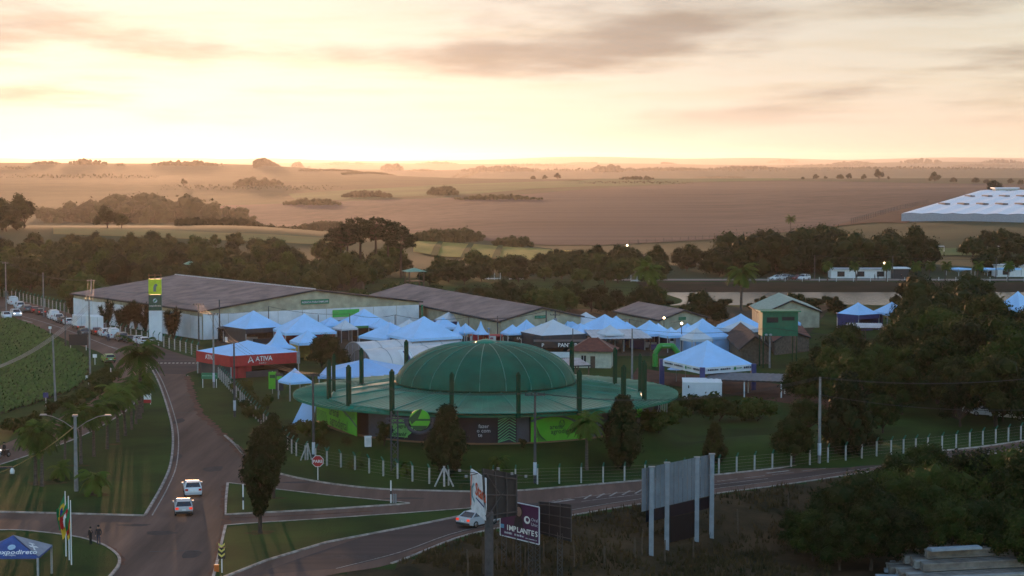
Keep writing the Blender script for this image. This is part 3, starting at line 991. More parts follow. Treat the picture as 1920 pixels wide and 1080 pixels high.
for i, (px, py, s) in enumerate(((176, 745, 1.2), (190, 735, 1.3), (205, 728, 1.2), (160, 752, 1.1), (130, 768, 1.2), (95, 785, 1.2), (60, 800, 1.1), (25, 812, 1.2), (222, 715, 1.1), (196, 712, 1.3), (180, 722, 1.2))):
    tree('verge_bush', SHRUB[i % 3], G(px, py), s, 'scrubby bush on the strip between field and avenue, %s' % ('below the sign', 'by the small sign', 'behind the palms', 'at the pole foot', 'near the blue sign', 'left of the blue sign', 'towards the motorcycle', 'by the left edge', 'under the big palm', 'at the field corner', 'beside the parked green car')[i], 'bush', 'verge bushes', L_MID)
for i, (px, py) in enumerate(((202, 617), (228, 623), (240, 622), (255, 622), (273, 622), (318, 634), (326, 636), (134, 590))):
    tree('yucca', YUC[i % 2], G(px, py), TR.uniform(1.1, 1.5), 'dark yucca against the blue warehouse wall, %s from the left' % ('second', 'third', 'fourth', 'fifth', 'sixth', 'seventh', 'eighth', 'first')[i], 'plant', 'yuccas along the warehouse', L_DARK)
tree('fair_tree', DENSE[0], G(618, 700), .72, 'dark tree left of the white tunnels', 'tree', None, L_DARK)
tree('fair_tree', DENSE[2], G(604, 690), .55, 'slim tree behind the dark tree by the tunnels', 'tree', None, L_DARK)

def column(x, y):
    px = 960 + F_PX * x / y
    for lim, nm in ((60, 'at the left border'), (130, 'above the queued cars'), (200, 'above the trucks'), (280, 'left of the totem'), (340, 'above the totem'), (420, 'below the lone pasture tree'), (500, 'above the first tents'), (580, 'above the warehouse sign'), (650, 'left of the araucarias'), (760, 'at the araucarias'), (840, 'by the watch tower'), (920, 'above the dome'), (1000, 'just right of the dome top'),
                    (1080, 'above the black stands'), (1180, 'above the red roofed house'), (1250, 'above the arch'), (1330, 'above the open pavilion'), (1400, 'left of the green cabin'), (1480, 'above the green cabin'), (1560, 'above the tall roadside pole'), (1640, 'above the long lake shed'), (1720, 'above the lake kiosk'), (1800, 'left of the lake tents'), (1870, 'above the lake tents')):
        if px < lim:
            return nm
    return 'at the right border'
def scatter(name, poly, n, mind, protos, smin, smax, labels, group, leafs, seed, sz=1.0, ok=None, taper=0.0):
    rnd = random.Random(seed)
    xs, ys = [p[0] for p in poly], [p[1] for p in poly]
    V = [Vector((p[0], p[1], 0)) for p in poly]
    got, tries = [], 0
    while len(got) < n and tries < n * 60:
        tries += 1
        x, y = rnd.uniform(min(xs), max(xs)), rnd.uniform(min(ys), max(ys))
        if not inside(x, y, V) or (ok and not ok(x, y)) or any((x - a) ** 2 + (y - b) ** 2 < mind * mind for a, b in got):
            continue
        got.append((x, y))
    for x, y in got:
        k = rnd.randrange(len(protos))
        t_ = (y - min(ys)) / (max(ys) - min(ys))
        s_ = rnd.uniform(smin, smax) * (1 - taper * t_)
        tree(name, protos[k], (x, y, H(x, y)), s_, labels[min(int(t_ * len(labels)), len(labels) - 1)] + ', ' + column(x, y), 'tree', group, leafs[rnd.randrange(len(leafs))], rz=rnd.uniform(0, 6.28), sz=s_ * rnd.uniform(.85, 1.15) * sz)
def W(px, y):
    return (P(px, 540, y).x, y)
# the wood behind the warehouse
scatter('wood_tree', [W(-60, 455), W(120, 440), W(300, 455), W(560, 455), W(700, 480), W(780, 520), W(760, 600), W(620, 680), W(300, 740), W(-60, 740)], 165, 7.4, BROAD, .85, 1.3,
        ['bushy tree at the near edge of the wood', 'bushy tree in the second row of the wood', 'bushy tree in the third row of the wood', 'tree in the fourth row of the wood', 'tree deep in the wood', 'tree at the far edge of the wood'], 'wood behind the warehouse', [L_DARK, L_MID, L_OLIVE, L_DARK], 3,
        ok=lambda x, y: not (-100 < x < -15 and y < 455), taper=.38)
for i, (px, y, s) in enumerate(((652, 560, 1.25), (676, 570, 1.4), (705, 565, 1.42), (728, 575, 1.3), (752, 560, 1.1), (640, 575, 1.05))):
    tree('araucaria_tree', ARAU[i % 2], put(px, 0, y), s, 'flat topped araucaria above the wood, %s from the left' % ('second', 'third', 'fourth', 'fifth', 'sixth', 'first')[i], 'tree', 'araucarias', L_CON)
# the park beyond the warehouses
scatter('park_tree', [W(800, 520), W(1240, 520), W(1240, 590), W(1100, 640), W(840, 620)], 46, 6.5, BROAD[5:] + BROAD[:1], .6, .95, ['small park tree on the near lawn beyond the halls', 'small park tree by the white fence', 'small park tree below the yellow crop'], 'park trees', [L_DARK, L_MID], 5)
scatter('park_tree', [W(1000, 640), W(1320, 600), W(1420, 600), W(1420, 700), W(1200, 720), W(1000, 680)], 44, 7, BROAD, .6, .9, ['dark tree behind the lake road parking', 'dark tree right of the yellow crop', 'dark tree below the harvested field'], 'trees behind the lake', [L_DARK], 6)
scatter('hill_tree', [W(1330, 575), W(1740, 575), W(1740, 640), W(1640, 740), W(1500, 740), W(1390, 690)], 80, 7.2, BROAD, 1.0, 1.55, ['tree at the foot of the knoll', 'tree low on the wooded knoll', 'tree high on the wooded knoll', 'tree at the crest of the knoll'], 'wooded knoll', [L_DARK], 7)
scatter('hill_tree', [W(1820, 575), W(1960, 575), W(1960, 660), W(1840, 640)], 14, 7, BROAD, .6, .85, ['tree right of the sports field', 'far tree right of the sports field'], 'trees by the sports field', [L_DARK], 8)
scatter('hill_tree', [W(1820, 760), W(1960, 740), W(1960, 860), W(1840, 840)], 14, 9, BROAD, .8, 1.1, ['tree between the sports field and the white sheds', 'tree just below the white sheds'], 'trees below the white sheds', [L_DARK], 9)
scatter('grove_tree', [W(660, 446), W(850, 408), W(1020, 408), W(1230, 420), W(1230, 446), W(850, 452)], 30, 6.5, BROAD, .62, .9, ['round tree of the grove behind the halls', 'round tree at the back of the hall grove'], 'grove behind the halls', [L_DARK, L_MID], 10)
scatter('lake_tree', [W(1285, 405), W(1345, 400), W(1345, 416), W(1285, 420)], 4, 4, BROAD, .55, .72, ['broad dark tree on the near lake shore'], 'shore trees left', [L_DARK], 11)
scatter('lake_tree', [W(1405, 425), W(1560, 420), W(1560, 444), W(1405, 442)], 8, 5, BROAD, .2, .28, ['low tree on the near lake shore'], 'shore trees middle', [L_DARK], 12)
scatter('lake_tree', [W(1475, 426), W(1575, 424), W(1575, 446), W(1475, 446)], 9, 3.5, BROAD, .34, .48, ['dark shore tree behind the green roofed hall'], 'shore trees right', [L_DARK], 16)
scatter('lake_tree', [W(1725, 345), W(1840, 330), W(1860, 430), W(1715, 430)], 18, 6.5, BROAD, .85, 1.15, ['tall dark tree right of the blue pavilions', 'tall dark tree between pavilions and lake'], 'tall trees right of the pavilions', [L_DARK], 13)
for i, (px, y, s) in enumerate(((1243, 447, .9), (1256, 449, .7), (1330, 447, 1.0), (1347, 449, .8), (1362, 447, 1.1), (1420, 448, .9), (1436, 450, 1.2), (1452, 448, .8), (1480, 449, 1.0), (1500, 447, .9), (1530, 449, 1.1), (1870, 447, 1.0), (1890, 449, .8))):
    tree('shore_bush', SHRUB[i % 3], put(px, 0, y), s, 'low dark bush on the near lake shore, %s from the left' % ('first', 'second', 'third', 'fourth', 'fifth', 'sixth', 'seventh', 'eighth', 'ninth', 'tenth', 'eleventh', 'twelfth', 'thirteenth')[i], 'bush', 'shore bushes', L_DARK)
tree('palm_tree', PALM[0], put(1390, 0, 430), 1.65, 'tall drooping palm silhouetted before the lake', 'palm', None, L_PALM, M_PBARK)
tree('palm_tree', PALM[2], put(1213, 0, 440), 1.45, 'tall palm at the left end of the lake', 'palm', None, L_PALM, M_PBARK)
tree('palm_tree', PALM[2], GT(1482, 436), 1.4, 'lone palm at the lower edge of the harvested field', 'palm', None, L_PALM, M_PBARK)
for px, lb in ((815, 'left of the long shed'), (975, 'before the long shed'), (1145, 'beside the lit lamp'), (1320, 'left of the white tents'), (1475, 'at the bridge'), (1655, 'before the second white tent'), (1828, 'before the last white tent'), (1385, 'right of the kiosk')):
    tree('palm_tree', PALM[1], put(1280 + px / 3, 0, 545), .95, 'small palm on the lake road ' + lb, 'palm', 'palms on the lake road', L_PALM, M_PBARK)
# the big trees right of the arena
scatter('big_tree', [W(1540, 262), W(1700, 250), W(1700, 320), W(1560, 315)], 14, 4.8, DENSE, .66, .82, ['large tree, front row right of the arena', 'large tree, middle row right of the arena', 'large tree, back row right of the arena'], 'tree mass right of the arena', [L_DARK, L_MID, L_OLIVE, L_MID], 15)
scatter('big_tree', [W(1730, 255), W(1960, 235), W(1990, 330), W(1730, 330)], 26, 5.2, DENSE, .9, 1.2, ['large tree, front row right of the arena', 'large tree, middle row right of the arena', 'large tree, back row right of the arena'], 'tree mass right of the arena', [L_DARK, L_MID, L_OLIVE, L_MID], 14)
tree('big_tree', DENSE[0], put(1512, 0, 262), .78, 'large dark tree at the left end of the mass, by the shelter', 'tree', None, L_MID)
tree('big_tree', DENSE[1], put(1702, 0, 300), 1.08, 'highest light green crown in the mass right of the arena', 'tree', None, L_MID)
for i, (px, py, s) in enumerate(((1655, 812, .55), (1515, 812, .5), (1800, 800, .6), (1880, 790, .65))):
    tree('shade_tree', DENSE[i % 3], GT(px, py), s, 'small shade tree on the lawn before the big trees, %s from the left' % ('second', 'first', 'third', 'fourth')[i], 'tree', 'lawn shade trees', L_DARK)
# the thicket on the near side of the highway, bottom right
for i, (px, y, s, k) in enumerate(((1555, 182, .62, 0), (1610, 180, .78, 1), (1665, 186, .74, 0), (1640, 172, .62, 2), (1720, 184, .70, 1), (1690, 172, .6, 0), (1770, 186, .80, 1), (1830, 190, .86, 0), (1890, 188, .92, 1), (1940, 180, .95, 2), (1790, 172, .62, 2), (1860, 174, .66, 1), (1920, 170, .62, 0), (1690, 195, .62, 2), (1750, 198, .72, 0), (1580, 172, .5, 1), (1530, 176, .5, 0), (1500, 180, .4, 2))):
    tree('thicket_tree', DENSE[k], put(px, 0, y), s * 1.1, ('leafy tree of the bottom right thicket, %s from its left end, %s' % (('first', 'second', 'third', 'fourth', 'fifth', 'sixth', 'seventh', 'eighth', 'ninth', 'tenth')[min(9, int((px - 1490) / 48))], 'front row' if y < 179 else 'back row')), 'tree', 'bottom right thicket', [L_MID, L_DARK][i % 2])
# trees on the ridges
def far_tree(px, py, hp, k, lb, lf=L_DARK, dist=None):
    p = GT(px, py)
    if dist:
        p = put(px, 0, dist)
    s = hp * p.y / F_PX / (9, 9.5, 10, 8.5, 11, 7.5, 8)[k]
    tree('ridge_tree', BROAD[k], p, s, lb, 'tree', 'single trees on the ridges', lf)
for px, py, hp, k, lb in ((1648, 338, 25, 4, 'tall double crowned tree on the ridge above the harvested field'), (1620, 338, 14, 2, 'rounded tree just left of the tall ridge tree'), (1753, 342, 22, 0, 'leaning lone tree on the ridge left of the white sheds'), (1787, 343, 11, 3, 'low wide tree on the ridge above the white sheds'),
                          (1865, 366, 34, 5, 'dome shaped dark tree right beside the white sheds'), (1592, 337, 15, 2, 'tree in the ridge row, left of the rounded one'), (1575, 337, 11, 3, 'tree in the ridge row, second left of the rounded one'), (1548, 337, 9, 4, 'thin tree in the ridge row'), (1530, 337, 12, 0, 'leafy tree at the left of the ridge row'),
                          (1505, 337, 6, 3, 'low tree at the left end of the ridge row'), (1665, 338, 9, 4, 'narrow tree just right of the tall ridge tree'), (1830, 344, 12, 3, 'first low tree in the hedge at the right ridge'), (1850, 345, 11, 6, 'second low tree in the hedge at the right ridge'), (1895, 346, 13, 0, 'tree near the right border on the ridge'), (1914, 347, 11, 3, 'last tree on the right ridge'),
                          (1045, 337, 16, 2, 'largest tree of the clump on the green ridge'), (1022, 337, 10, 0, 'middle tree of the clump on the green ridge'), (1000, 337, 8, 3, 'small left tree of the clump on the green ridge')):
    far_tree(px, py, hp, k, lb)
far_tree(203, 431, 46, 0, 'lone round tree on the hazy pasture at left', L_DARK, 850)
far_tree(230, 431, 32, 5, 'smaller round tree joined to the lone pasture tree', L_DARK, 850)
far_tree(345, 349, 17, 4, 'thin hazy tree standing alone in the left fields')
for i, (px, hp, k, d) in enumerate(((-14, 70, 4, 840), (6, 74, 2, 830), (28, 76, 4, 845), (48, 62, 2, 850), (14, 56, 1, 820))):
    far_tree(px, 425, hp, k, 'tall hazy tree at the left border above the wood, %s' % ('outermost', 'second', 'tallest', 'rightmost', 'in front')[i], dist=d)

# far-off woods that read as one mass
def far_wood(px0, px1, py, hp, seed, label, depth=60.0, name='distant_wood', dens=1.0):
    rnd = random.Random(seed)
    mb = MB()
    p0, p1 = GT(px0, py), GT(px1, py)
    d = (p0.y + p1.y) / 2
    hh = hp * d / F_PX
    L = (p1 - p0).length
    n = max(4, int(L / (hh * .55) * 1.6 * dens))
    for i in range(n):
        q = p0.lerp(p1, (i + rnd.random()) / n)
        env = min(1, .45 + 1.9 * min((i + .5) / n, 1 - (i + .5) / n))
        h = hh * rnd.uniform(.62, 1.08) * env
        y = q.y + rnd.uniform(0, 1) * depth
        x = q.x * y / q.y
        z = H(x, y)
        for c in range(3):
            clump(mb, Vector((x + rnd.uniform(-.25, .25) * h, y, z + h * (.35, .62, .5)[c])), h * rnd.uniform(.3, .42), 16, h * .07, rnd, core=.85, flat=.85)
        clump(mb, Vector((x, y, z + h * .15)), h * .4, 6, h * .06, rnd, core=.85)
    o = mb.build(name, L_DARK)
    o['kind'] = 'stuff'
    tag(o, label, 'wood')
far_wood(75, 478, 420, 58, 1, 'hazy wood on the valley floor at left', 200, dens=2.2)
far_wood(80, 400, 418, 44, 2, 'hazy lower edge of the left valley wood', 60, dens=1.6)
far_wood(330, 640, 424, 26, 3, 'scrubby trees below the hazy valley track', 60)
far_wood(438, 530, 349, 17, 4, 'rounded hazy copse in the left fields', 120, dens=2)
far_wood(60, 115, 308, 7, 5, 'hazy trees on the left skyline, far left', 60)
far_wood(128, 205, 309, 14, 6, 'hazy trees on the left skyline under the glow', 60)
far_wood(215, 235, 311, 6, 7, 'small hazy trees on the skyline', 60)
far_wood(285, 420, 311, 12, 8, 'long row of hazy trees on the left skyline', 60)
far_wood(478, 580, 315, 15, 9, 'flat topped hazy wood on the skyline', 100, dens=1.6)
far_wood(715, 755, 320, 16, 10, 'hazy pointed copse beyond the green ridge', 60, dens=1.8)
far_wood(765, 815, 321, 5, 11, 'low hazy hedge beyond the green ridge', 50)
far_wood(865, 1005, 322, 12, 12, 'hazy tree row beyond the green ridge', 80, dens=1.4)
far_wood(1112, 1168, 323, 17, 13, 'flat topped hazy plantation right of centre', 100, dens=2.2)
far_wood(1162, 1228, 337, 9, 14, 'low wood on the ridge right of the clump', 60)
far_wood(640, 735, 371, 16, 15, 'hedgerow wood at the left end of the green field', 70)
far_wood(802, 858, 366, 19, 16, 'round copse on the slope above the harvested field', 60, dens=1.6)
far_wood(852, 1018, 376, 11, 17, 'bushes in the hollow of the harvested field', 60)
far_wood(770, 908, 452, 28, 18, 'dark wood at the lower left corner of the harvested field', 50, dens=1.5)
far_wood(925, 1000, 463, 24, 19, 'dark copse at the lower edge of the harvested field', 40, dens=1.5)
far_wood(1300, 1400, 334, 4, 20, 'faint hedge on the right ridge', 40)
for k_, (a_, b_, y_, h_) in enumerate(((1180, 1330, 320, 4), (1340, 1460, 317, 4), (1470, 1640, 313, 4), (1690, 1765, 307, 8), (1780, 1920, 313, 4), (930, 1080, 312, 4), (600, 700, 309, 4), (780, 860, 308, 4), (1240, 1300, 308, 4), (1440, 1500, 306, 5), (1560, 1640, 308, 4), (1840, 1920, 306, 5), (1000, 1120, 307, 3), (640, 860, 328, 3), (0, 60, 318, 3))):
    far_wood(a_, b_, y_, h_ * 1.6, 40 + k_, 'faint tree line on the far hazy ridges, at %s' % ('the middle right', 'the right of the plantation', 'the right third', 'the right skyline, blocky', 'the right border', 'the centre', 'left of centre', 'the middle left', 'right of centre', 'the right skyline, low', 'the right skyline behind the double tree', 'the far right skyline', 'the centre skyline', 'the lower middle left', 'the left border')[k_], 200)
far_wood(530, 640, 385, 14, 22, 'hedgerow in the haze left of the harvested field', 60)

for k_, (a_, b_, y_, h_, lb) in enumerate(((900, 1500, 321, 6, 'long broken tree line along the second ridge'), (1500, 1930, 319, 6, 'long broken tree line along the right second ridge'), (560, 900, 323, 5, 'long broken tree line beyond the green field'), (0, 300, 334, 5, 'broken hedge across the left haze'), (300, 640, 356, 5, 'broken hedge on the slope at left'), (1080, 1300, 345, 4, 'low scrub line at the top of the harvested field'))):
    far_wood(a_, b_, y_, h_, 80 + k_, lb, 260, dens=.5)
# ---------------------------------------------------------------- the round arena
M_GROOF = mat('green_sheet_roof', (0.014, 0.185, 0.112), 0.33, col2=(0.008, 0.105, 0.064), scale=0.35, detail=10, spec=0.26)
M_GDOME = mat('green_dome_skin', (0.002, 0.098, 0.060), 0.42, col2=(0.001, 0.066, 0.040), scale=0.4, detail=9, spec=0.04)
M_GRIB = mat('green_dome_seam', (0.035, 0.20, 0.145), 0.35, spec=0.5)
M_GPOST = mat('dark_green_steel', (0.003, 0.042, 0.020), 0.7, spec=0.1)
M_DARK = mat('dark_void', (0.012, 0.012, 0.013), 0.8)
M_SLATE = mat('slate_panel', (0.05, 0.062, 0.08), 0.6)
M_NAVY = mat('navy_panel', (0.012, 0.011, 0.02), 0.6)
M_LIME = mat('lime_banner', (0.10, 0.42, 0.02), 0.6, var=0.06)
M_INK = mat('dark_green_print', (0.012, 0.07, 0.02), 0.6)
M_WHITE = mat('white_paint', (0.72, 0.72, 0.70), 0.6, var=0.05)
M_GREY = mat('grey_steel', (0.22, 0.22, 0.225), 0.5)
M_PT = mat('pale_print', (0.5, 0.52, 0.58), 0.6)
M_BLACK = mat('black_plastic', (0.012, 0.012, 0.013), 0.5)
def text_mesh(s, size, align='LEFT', extrude=0.0, bold=0.0):
    c = bpy.data.curves.new('lettering', 'FONT')
    c.body, c.size, c.align_x, c.extrude, c.offset = s, size, align, extrude, bold
    c.resolution_u = 2
    o = bpy.data.objects.new('lettering', c)
    COL.objects.link(o)
    dg = bpy.context.evaluated_depsgraph_get()
    me = bpy.data.meshes.new_from_object(o.evaluated_get(dg))
    bpy.data.objects.remove(o)
    return me
def letter(s, size, m, parent, M, align='LEFT', bold=0.0, name='lettering'):
    """flat lettering; M carries x right, y up of the text into the thing's own space"""
    me = text_mesh(s, size, align, 0.004, bold)
    me.transform(M)
    me.materials.clear()
    return link(name, me, m, parent)
def face_matrix(o, right, up):
    r, u = Vector(right).normalized(), Vector(up).normalized()
    n = r.cross(u)
    return Matrix(((r.x, u.x, n.x, o[0]), (r.y, u.y, n.y, o[1]), (r.z, u.z, n.z, o[2]), (0, 0, 0, 1)))
class Board:
    """flat print on an upright board: shapes in board metres (x right, y up), each lifted a little"""
    def __init__(self, parent, o, right, up=(0, 0, 1)):
        self.p, self.M = parent, face_matrix(o, right, up)
    def shape(self, name, pts, m, lift=0.01):
        mb = MB()
        tri = tessellate_polygon([[Vector((a, b, 0)) for a, b in pts]])
        fs = []
        for t in tri:
            a, b, c = (Vector((*pts[i], 0)) for i in t)
            fs.append(tuple(t) if (b - a).cross(c - a).z > 0 else tuple(reversed(t)))
        mb.add([self.M @ Vector((a, b, lift)) for a, b in pts], fs)
        return mb.build(name, m, self.p)
    def text(self, s, x, y, size, m, lift=0.02, align='LEFT', bold=0.0):
        return letter(s, size, m, self.p, self.M @ Matrix.Translation((x, y, lift)), align, bold)
    def smudge(self, x0, x1, y, h, m, lift=0.03):
        """a line of print too small to read: short uneven strokes"""
        rnd = random.Random(int(x0 * 100 + y * 37))
        x = x0
        while x < x1:
            w = h * rnd.uniform(.5, 1.4)
            self.shape('small_print', [(x, y), (min(x + w, x1), y), (min(x + w, x1), y + h * rnd.uniform(.7, 1.1)), (x, y + h * rnd.uniform(.7, 1.1))], m, lift)
            x += w + h * rnd.uniform(.15, .35)
    def disc(self, name, x, y, r, m, lift=0.01, n=24, sx=1.0):
        return self.shape(name, [(x + math.cos(k * 2 * math.pi / n) * r * sx, y + math.sin(k * 2 * math.pi / n) * r) for k in range(n)], m, lift)
    def stroke(self, name, pts, w, m, lift=0.01):
        mb = MB()
        pts = [Vector((*p, 0)) for p in pts]
        L, Rr = [], []
        for i, p in enumerate(pts):
            d = pts[min(i + 1, len(pts) - 1)] - pts[max(i - 1, 0)]
            n = Vector((-d.y, d.x, 0)).normalized() * w / 2
            L.append(self.M @ Vector((p.x + n.x, p.y + n.y, lift))); Rr.append(self.M @ Vector((p.x - n.x, p.y - n.y, lift)))
        k = len(pts)
        mb.add(Rr + L, [(i, i + 1, k + i + 1, k + i) for i in range(k - 1)])
        return mb.build(name, m, self.p)

def arena():
    cx, cy = ARENA
    root = empty('arena', (cx, cy, 2.2), 0, 'round arena with green dome, flat green skirt roof and banner wall', 'arena')
    Z = -2.2
    # columns where the photograph shows them, on the roof
    cols = [(617, 748), (654, 760), (735, 770), (847, 776), (972, 776), (1086, 771), (1169, 760), (1208, 750), (1200, 735), (1153, 721), (1072, 706), (912, 699), (762, 704), (678, 722), (626, 735)]
    C = [G(x, y, 6.15) - Vector((cx, cy, 0)) for x, y in cols]
    n = len(C)
    RX, RY, RD = 24.2, 21.9, 11.2
    cent = Vector((0, 0, 0))
    eave, inner = [], []
    for c in C:
        a = math.atan2(c.y / RY, c.x / RX)
        eave.append(Vector((RX * math.cos(a), RY * math.sin(a), 0)))
        b = math.atan2(c.y, c.x)
        inner.append(Vector((RD * .98 * math.cos(b), RD * .98 * math.sin(b), 0)))
    zE, zC, zI = 5.85 + Z, 6.2 + Z, 7.1 + Z
    for i in range(n):
        j = (i + 1) % n
        # skirt panel from dome to column ring, with standing seams
        mb = MB()
        a, b, c, d = inner[i], inner[j], C[j], C[i]
        mb.add([(a.x, a.y, zI), (d.x, d.y, zC), (c.x, c.y, zC), (b.x, b.y, zI)], [(0, 1, 2, 3)])
        for s in range(1, 9):
            t = s / 9
            p, q = a.lerp(b, t), d.lerp(c, t)
            for e0, e1 in ((0.02, .99),):
                u, v = p.lerp(q, e0), p.lerp(q, e1)
                mb.tube([(u.x, u.y, zI + (zC - zI) * e0 + .01), (v.x, v.y, zC + .01)], .03, 4, False)
        mb.build('roof_panel', M_GROOF, root)
        # outer eave panel with ribs running out to the curved edge
        mb = MB()
        A0, A1 = math.atan2(C[i].y / RY, C[i].x / RX), math.atan2(C[j].y / RY, C[j].x / RX)
        if A1 < A0:
            A1 += 2 * math.pi
        m = 8
        inn = [C[i].lerp(C[j], k / m) for k in range(m + 1)]
        outp = [Vector((RX * math.cos(A0 + (A1 - A0) * k / m), RY * math.sin(A0 + (A1 - A0) * k / m), 0)) for k in range(m + 1)]
        vs = [(p.x, p.y, zC - .03) for p in inn] + [(p.x, p.y, zE) for p in outp] + [(p.x, p.y, zE - .28) for p in outp]
        fs = []
        for k in range(m):
            fs.append((k, m + 1 + k, m + 2 + k, k + 1))
            fs.append((m + 1 + k, 2 * m + 2 + k, 2 * m + 3 + k, m + 2 + k))
        mb.add(vs, fs)
        for k in range(m):
            u, v = inn[k].lerp(inn[k + 1], .5), outp[k].lerp(outp[k + 1], .5)
            if (v - u).length > .8:
                mb.tube([(u.x, u.y, zC - .01), (v.x, v.y, zE + .03)], .05, 4, False)
        mb.build('eave_panel', M_GROOF, root)
        # bright ridge caps
        mb = MB()
        mb.tube([(C[i].x, C[i].y, zC + .03), (C[j].x, C[j].y, zC + .03)], .10, 5)
        mb.build('ridge_cap', M_GRIB, root)
        mb = MB()
        mb.tube([(inner[i].x, inner[i].y, zI + .04), (C[i].x, C[i].y, zC + .04)], .09, 5)
        mb.build('ridge_cap', M_GRIB, root)
        # green columns rising through the roof
        mb = MB()
        mb.box((C[i].x, C[i].y, zC + 2.0), (.44, .44, 5.0), math.atan2(C[i].y, C[i].x))
        mb.box((C[i].x, C[i].y, zC + 4.62), (.36, .36, .28), math.atan2(C[i].y, C[i].x), .4)
        mb.build('column', M_GPOST, root)
    # underside soffit and ring
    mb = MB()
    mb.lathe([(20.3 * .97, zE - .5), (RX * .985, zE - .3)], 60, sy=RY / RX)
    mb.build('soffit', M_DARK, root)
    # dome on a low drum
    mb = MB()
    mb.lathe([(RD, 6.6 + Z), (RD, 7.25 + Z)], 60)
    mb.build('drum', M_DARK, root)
    hd, prof = 4.9, []
    for k in range(15):
        t = k / 14
        prof.append((RD * 1.01 * math.cos(t * math.pi / 2) ** .82 if t < 1 else .01, 7.2 + Z + hd * math.sin(t * math.pi / 2) ** 1.12))
    dome = MB().lathe(prof, 80).build('dome', M_GDOME, root)
    for k in range(22):
        a = k * 2 * math.pi / 22 + .09
        MB().tube([(r * math.cos(a) * 1.004, r * math.sin(a) * 1.004, z + .03) for r, z in prof[:-1]], .055, 5).build('dome_rib', M_GRIB, dome)
    MB().lathe([(1.45, 11.75 + Z), (1.5, 11.95 + Z), (1.1, 12.3 + Z), (.4, 12.5 + Z), (.01, 12.52 + Z)], 28).build('dome_cap', M_GROOF, dome)
    MB().lathe([(RD * 1.015, 7.12 + Z), (RD * 1.03, 7.22 + Z), (RD * 1.005, 7.32 + Z)], 60).build('dome_rim', M_GPOST, dome)
    # wall behind the columns
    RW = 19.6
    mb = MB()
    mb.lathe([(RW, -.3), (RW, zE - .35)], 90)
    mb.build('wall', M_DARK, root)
    MB().lathe([(RW + .5, -.3), (RW + .5, .12), (RW, .12)], 90).build('plinth', mat('ochre_plinth', (0.20, 0.12, 0.06), 0.9), root)
    # flat banner panels set against the wall; pixel span, look
    def panel(x0, x1, m, z0=.14, z1=3.25, off=.12, name='wall_panel'):
        def pt(x):
            # where the ray of this pixel column meets the wall ring
            d = ray(x, 800)
            k = d.x / d.y
            lo, hi = cy - RW - 3, cy
            for _ in range(40):
                md = (lo + hi) / 2
                if math.hypot(md * k - cx, md - cy) > RW + off:
                    lo = md
                else:
                    hi = md
            return Vector((lo * k - cx, lo - cy, 0))
        segs = max(1, int(abs(x1 - x0) / 26))
        ps = [pt(x0 + (x1 - x0) * i / segs) for i in range(segs + 1)]
        if m is M_LIME:                                     # stretched flat frames
            ps = [ps[0], ps[-1]]
            bow = max(0, RW + off - ((ps[0] + ps[1]) / 2).length)
            nrm = ((ps[0] + ps[1]) / 2).normalized() * bow
            ps = [p + nrm for p in ps]
        for a, b in zip(ps, ps[1:]):
            d = (b - a).normalized()
            nn = Vector((d.y, -d.x, 0)) * .05
            mb = MB()
            mb.add([(a.x, a.y, z0), (b.x, b.y, z0), (b.x, b.y, z1), (a.x, a.y, z1), (a.x - nn.x, a.y - nn.y, z0), (b.x - nn.x, b.y - nn.y, z0), (b.x - nn.x, b.y - nn.y, z1), (a.x - nn.x, a.y - nn.y, z1)],
                   [(0, 1, 2, 3), (1, 5, 6, 2), (4, 0, 3, 7), (3, 2, 6, 7)])
            o = mb.build(name, m, root)
        return ps[0], ps[-1], o
    M_INK2 = mat('slate_print', (0.06, 0.11, 0.12), 0.6)
    def lime(x0, x1, mirror):
        a, b, o = panel(x0, x1, M_LIME, name='banner')
        wd = (b - a).length
        B = Board(o, (a.x, a.y, .14), b - a)
        h = 3.1
        wave = [(wd * t, h * (.70 + .26 * math.sin(2.9 * t + .35) - .30 * t * t * t)) for t in [i / 20 for i in range(21)]]
        B.stroke('wave', wave, .26, M_INK2)
        for k in range(9):                                  # nested line work
            s = .25 + k * .18
            if mirror:
                B.stroke('line_pattern', [(wd * .07 , max(.1, 1.9 - s * .9)), (wd * .10 + s * .22, max(.1, 1.9 - s * .2) - s * .45), (wd * .10 + s * .75, .06)], .06, M_INK)
            else:
                B.stroke('line_pattern', [(.05, .12 + k * .16), (.35 + wd * .28 - k * .10, .12 + k * .16)], .06, M_INK)
            B.stroke('line_pattern', [(wd * .68 + k * .07, h - .12 - k * .13), (wd * .97, h - .12 - k * .13)], .05, M_INK)
        sz = wd * .105
        B.text('arena', wd * .33, h * .44, sz, M_INK, bold=.012)
        B.text('agrodigital', wd * .35, h * .44 - sz * .72, sz, M_INK, bold=.012)
        for k in range(3):
            B.stroke('emblem', [(wd * .55 + .42 * math.cos(t) * (.55 + .18 * k), h * .63 + .42 * math.sin(t)) for t in [i * math.pi / 8 for i in range(17)]], .04, M_INK)
        B.stroke('emblem', [(wd * .55 - .3, h * .63 - .5), (wd * .55 + .3, h * .63 + .3)], .04, M_INK)
        B.stroke('emblem', [(wd * .55 + .3, h * .63 - .5), (wd * .55 - .3, h * .63 + .3)], .04, M_INK)
    lime(614, 690, False)
    panel(691, 728, M_SLATE)
    a, b, o = panel(729, 800, M_NAVY)
    a, b, o = panel(732, 764, mat('pale_green_banner', (0.16, 0.45, 0.13), 0.6), .45, 2.75, .2, 'banner')
    wd = (b - a).length
    B = Board(o, (a.x, a.y, .45), b - a)
    B.text('agro', wd * .93, 1.1, .62, M_INK, align='RIGHT', bold=.01)
    B.text('amanhã', wd * .97, .15, .62, M_INK, align='RIGHT', bold=.02)
    a, b, o = panel(776, 826, M_NAVY, off=.17)
    B = Board(o, (a.x, a.y, .14), b - a)
